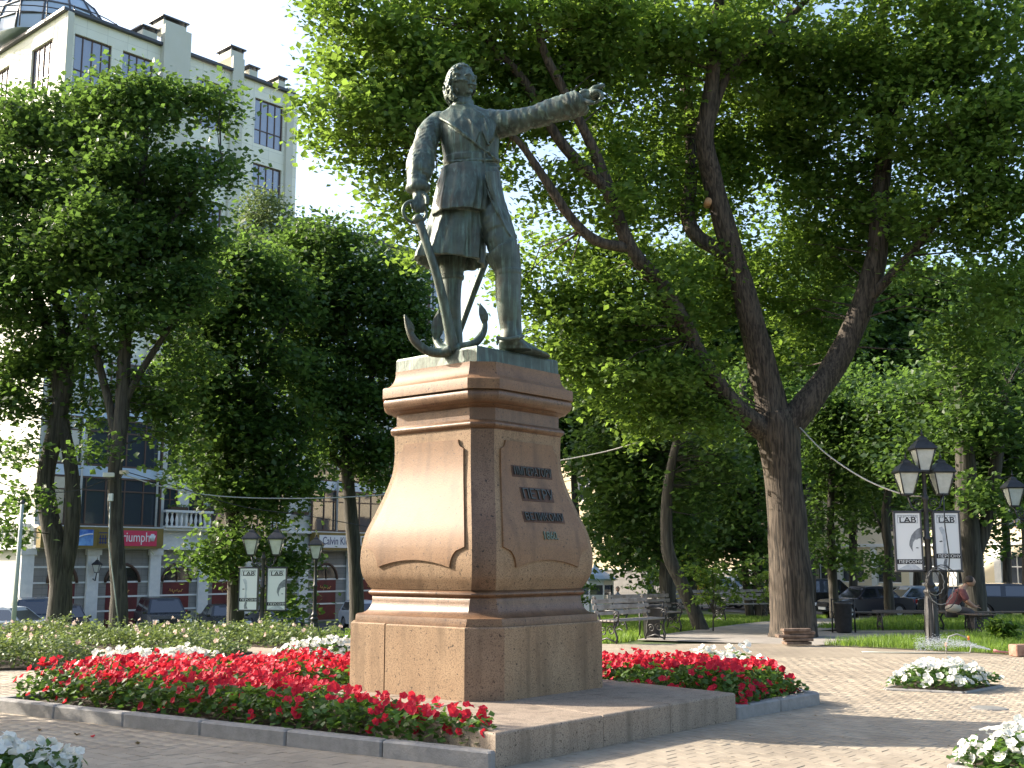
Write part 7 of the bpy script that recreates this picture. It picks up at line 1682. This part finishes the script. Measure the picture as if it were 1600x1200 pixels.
pp0 = lz(1480, 26.9); man = thing('person', (0, 0, 0), 'man in a dark rose shirt hunched forward on a bench with elbows on his knees', 'person')
# local frame: faces +x, seat at z 0.46
J = [((0.0, 0, 0.52), 0.135), ((0.10, 0, 0.70), 0.13), ((0.24, 0, 0.88), 0.14), ((0.32, 0, 0.99), 0.12), ((0.385, 0, 1.06), 0.055), ((0.43, 0, 1.10), 0.05),
     ((0.28, 0.18, 0.94), 0.075), ((0.38, 0.23, 0.72), 0.05), ((0.52, 0.17, 0.60), 0.04), ((0.60, 0.06, 0.58), 0.03),
     ((0.28, -0.18, 0.94), 0.075), ((0.38, -0.23, 0.72), 0.05), ((0.52, -0.17, 0.60), 0.04), ((0.60, -0.06, 0.58), 0.03),
     ((0.05, 0.10, 0.50), 0.10), ((0.45, 0.15, 0.50), 0.075), ((0.46, 0.15, 0.28), 0.058), ((0.44, 0.15, 0.08), 0.042),
     ((0.05, -0.10, 0.50), 0.10), ((0.45, -0.15, 0.50), 0.075), ((0.50, -0.15, 0.28), 0.058), ((0.50, -0.15, 0.08), 0.042)]
E_ = [(0, 1), (1, 2), (2, 3), (3, 4), (4, 5), (3, 6), (6, 7), (7, 8), (8, 9), (3, 10), (10, 11), (11, 12), (12, 13), (0, 14), (14, 15), (15, 16), (16, 17), (0, 18), (18, 19), (19, 20), (20, 21)]
body = skin_body('body', [(q_, r_ * (0.72 if k_ in (0, 1, 2, 3, 6, 10, 14, 15, 16, 18, 19, 20) else 1)) for k_, (q_, r_) in enumerate(J)], E_, m_skin, man)
# clothing: shirt and trousers as slightly larger skins over the same joints
JS = [(p_, r_ * 1.12) for p_, r_ in J[:4]] + [(J[6][0], 0.095), (J[7][0], 0.07), (J[10][0], 0.095), (J[11][0], 0.07)]
body_shrink = True
skin_body('shirt', JS, [(0, 1), (1, 2), (2, 3), (3, 4), (4, 5), (3, 6), (6, 7)], m_shirt, man)
JT = [((0.0, 0, 0.53), 0.15), (J[14][0], 0.115), (J[15][0], 0.092), (J[16][0], 0.078), (J[17][0], 0.065), (J[18][0], 0.115), (J[19][0], 0.092), (J[20][0], 0.078), (J[21][0], 0.065)]
skin_body('trousers', JT, [(0, 1), (1, 2), (2, 3), (3, 4), (0, 5), (5, 6), (6, 7), (7, 8)], m_trous, man)
b = MB(); hc = Vector((0.50, 0, 1.16)); rows = []
for j in range(13):
    th = PI * j / 12; row = []
    for i in range(16):
        a = 2 * PI * i / 16; d = Vector((math.sin(th) * math.cos(a), math.sin(th) * math.sin(a), -math.cos(th))); r_ = 1.0
        r_ += bump(d, (1, 0, -0.1), 0.22, 0.16) + bump(d, (0.8, 0, -0.8), 0.3, 0.10) + bump(d, (0, 1, 0), 0.2, 0.08) + bump(d, (0, -1, 0), 0.2, 0.08) - bump(d, (1, 0.35, 0.1), 0.16, 0.06) - bump(d, (1, -0.35, 0.1), 0.16, 0.06)
        row.append(hc + Vector((d.x * 0.098 * r_, d.y * 0.076 * r_, d.z * 0.115 * r_)))
    rows.append(row)
b.loft(rows, True, True); b.build('head', m_skin, man, world=False)
b = MB(); rows = []
for j in range(9):
    th = PI * 0.42 + PI * 0.58 * j / 8; rows.append([hc + Vector((-0.022, 0, 0.012)) + Vector((math.sin(th) * math.cos(2 * PI * i / 14) * 0.104, math.sin(th) * math.sin(2 * PI * i / 14) * 0.088, -math.cos(th) * 0.12)) for i in range(14)])
b.loft(rows, True, True); b.build('hair', m_hair, man, world=False)
for sgn in (-1, 1):
    x0 = 0.44 if sgn > 0 else 0.50
    b = MB(); b.loft([[Vector((x0 + x, sgn * 0.15 + y * w, z)) for y, z in ((-1, 0.0), (1, 0.0), (1, h), (0, h * 1.15), (-1, h))] for x, w, h in ((-0.08, 0.03, 0.06), (-0.03, 0.045, 0.09), (0.06, 0.048, 0.07), (0.15, 0.045, 0.05), (0.19, 0.02, 0.03))]); b.build('shoe', m_shoe, man, world=False)
    for k in range(5):
        q = MB(); y0 = sgn * 0.055 + (k - 2) * 0.018
        if k < 4: q.tube([(0.60, y0, 0.585), (0.655, y0 * 0.8, 0.575), (0.68, y0 * 0.6, 0.545 + 0.005 * k)], [0.010, 0.009, 0.007], n=6)
        else: q.tube([(0.59, sgn * 0.03, 0.60), (0.63, 0, 0.625), (0.65, -sgn * 0.015, 0.62)], [0.011, 0.010, 0.007], n=6)
        q.build('finger', m_skin, man, world=False)
b = MB(); b.ball((0.05, -0.36, 0.56), 0.14, 12, 8, (1.3, 0.8, 0.7)); b.build('bag', m_khaki, man, world=False)
man.location = pp0; man.rotation_euler = (0, 0, R(-14))
# tiny seated person by the kiosk
p2 = lz(965, 56); w_ = thing('person', (0, 0, 0), 'small far person in grey sitting beside the white kiosk', 'person')
J2 = [((0, 0, 0.52), 0.13), ((0, 0.02, 0.75), 0.125), ((0, 0.0, 0.98), 0.13), ((0, 0, 1.12), 0.05), ((0, -0.01, 1.20), 0.05), ((0.18, 0, 0.98), 0.06), ((0.24, -0.05, 0.72), 0.045), ((0.15, -0.28, 0.62), 0.035), ((-0.18, 0, 0.98), 0.06), ((-0.24, -0.05, 0.72), 0.045), ((-0.15, -0.28, 0.62), 0.035), ((0.10, -0.05, 0.5), 0.1), ((0.13, -0.45, 0.5), 0.07), ((0.13, -0.46, 0.1), 0.045), ((-0.10, -0.05, 0.5), 0.1), ((-0.13, -0.45, 0.5), 0.07), ((-0.13, -0.46, 0.1), 0.045)]
skin_body('body', J2, [(0, 1), (1, 2), (2, 3), (3, 4), (2, 5), (5, 6), (6, 7), (2, 8), (8, 9), (9, 10), (0, 11), (11, 12), (12, 13), (0, 14), (14, 15), (15, 16)], mat('grey_clothes', (0.18, 0.2, 0.24), 0.8), w_)
b = MB(); b.ball((0, -0.01, 1.30), 0.115, 12, 9, (0.8, 0.9, 1.05)); b.build('head', m_skin, w_, world=False); b = MB(); b.ball((0, 0.015, 1.33), 0.115, 12, 9, (0.85, 0.9, 1.0)); b.build('hair', m_hair, w_, world=False)
w_.location = p2
st_ = thing('stool', p2, 'low bench under the far person beside the kiosk', 'bench'); b = MB(); b.bbox(p2 + Vector((0, 0.05, 0.40)), (1.2, 0.35, 0.06), 0.01); b.build('seat', m_slat, st_)
for q in (-0.5, 0.5):
    b = MB(); b.tube([p2 + Vector((q, 0.05, 0)), p2 + Vector((q, 0.05, 0.38))], 0.03, n=6); b.build('leg', M['iron'], st_)
# fallen petals and leaves on the paving and platform
rs_ = np.random.RandomState(77); me_p = blossom_mesh('fallen_petal', 3, M['red'], 0.022); me_l = blossom_mesh('fallen_leaf', 4, mat('dry_leaf', (0.20, 0.13, 0.05), 0.8), 0.028)
lit = [(G(145, 1152), me_p), (G(215, 1163), me_l), (G(62, 1142), me_l), (G(120, 1149), me_l)]
for k_, (p_, me) in enumerate(lit):
    o = link('fallen_petal' if me is me_p else 'fallen_leaf', me); o.location = p_ + Vector((0, 0, 0.012)); o.rotation_euler = (0.2, -0.1, k_); o.scale = (1.1, 0.7, 1.1)
    tag(o, ['red petal fallen on the shaded paving before the dark kerb', 'pale dry leaf on the paving near the second kerb joint', 'dry leaf near the left end of the dark kerb', 'small dry leaf beside the fallen red petal'][k_], 'petal' if me is me_p else 'leaf')
b = MB()
for _ in range(60):
    x, y = rs_.uniform(-3.6, 5.5), rs_.uniform(9.3, 14.6)
    if inside(SQUARE, x, y) or any(inside(h, x, y) for h in HOLES): continue
    s_ = rs_.uniform(0.008, 0.02); a = rs_.uniform(0, 6); c_, d_ = math.cos(a) * s_, math.sin(a) * s_
    b.add([(x + c_, y + d_, 0.006), (x - d_ * .6, y + c_ * .6, 0.014), (x - c_, y - d_, 0.006), (x + d_ * .6, y - c_ * .6, 0.010)], [(0, 1, 2, 3)])
o = b.build('leaf_litter', mat('dry_leaf_litter', (0.16, 0.10, 0.04), 0.8), kind='stuff'); tag(o, 'scattered dry leaf crumbs on the paving around the monument', 'litter')
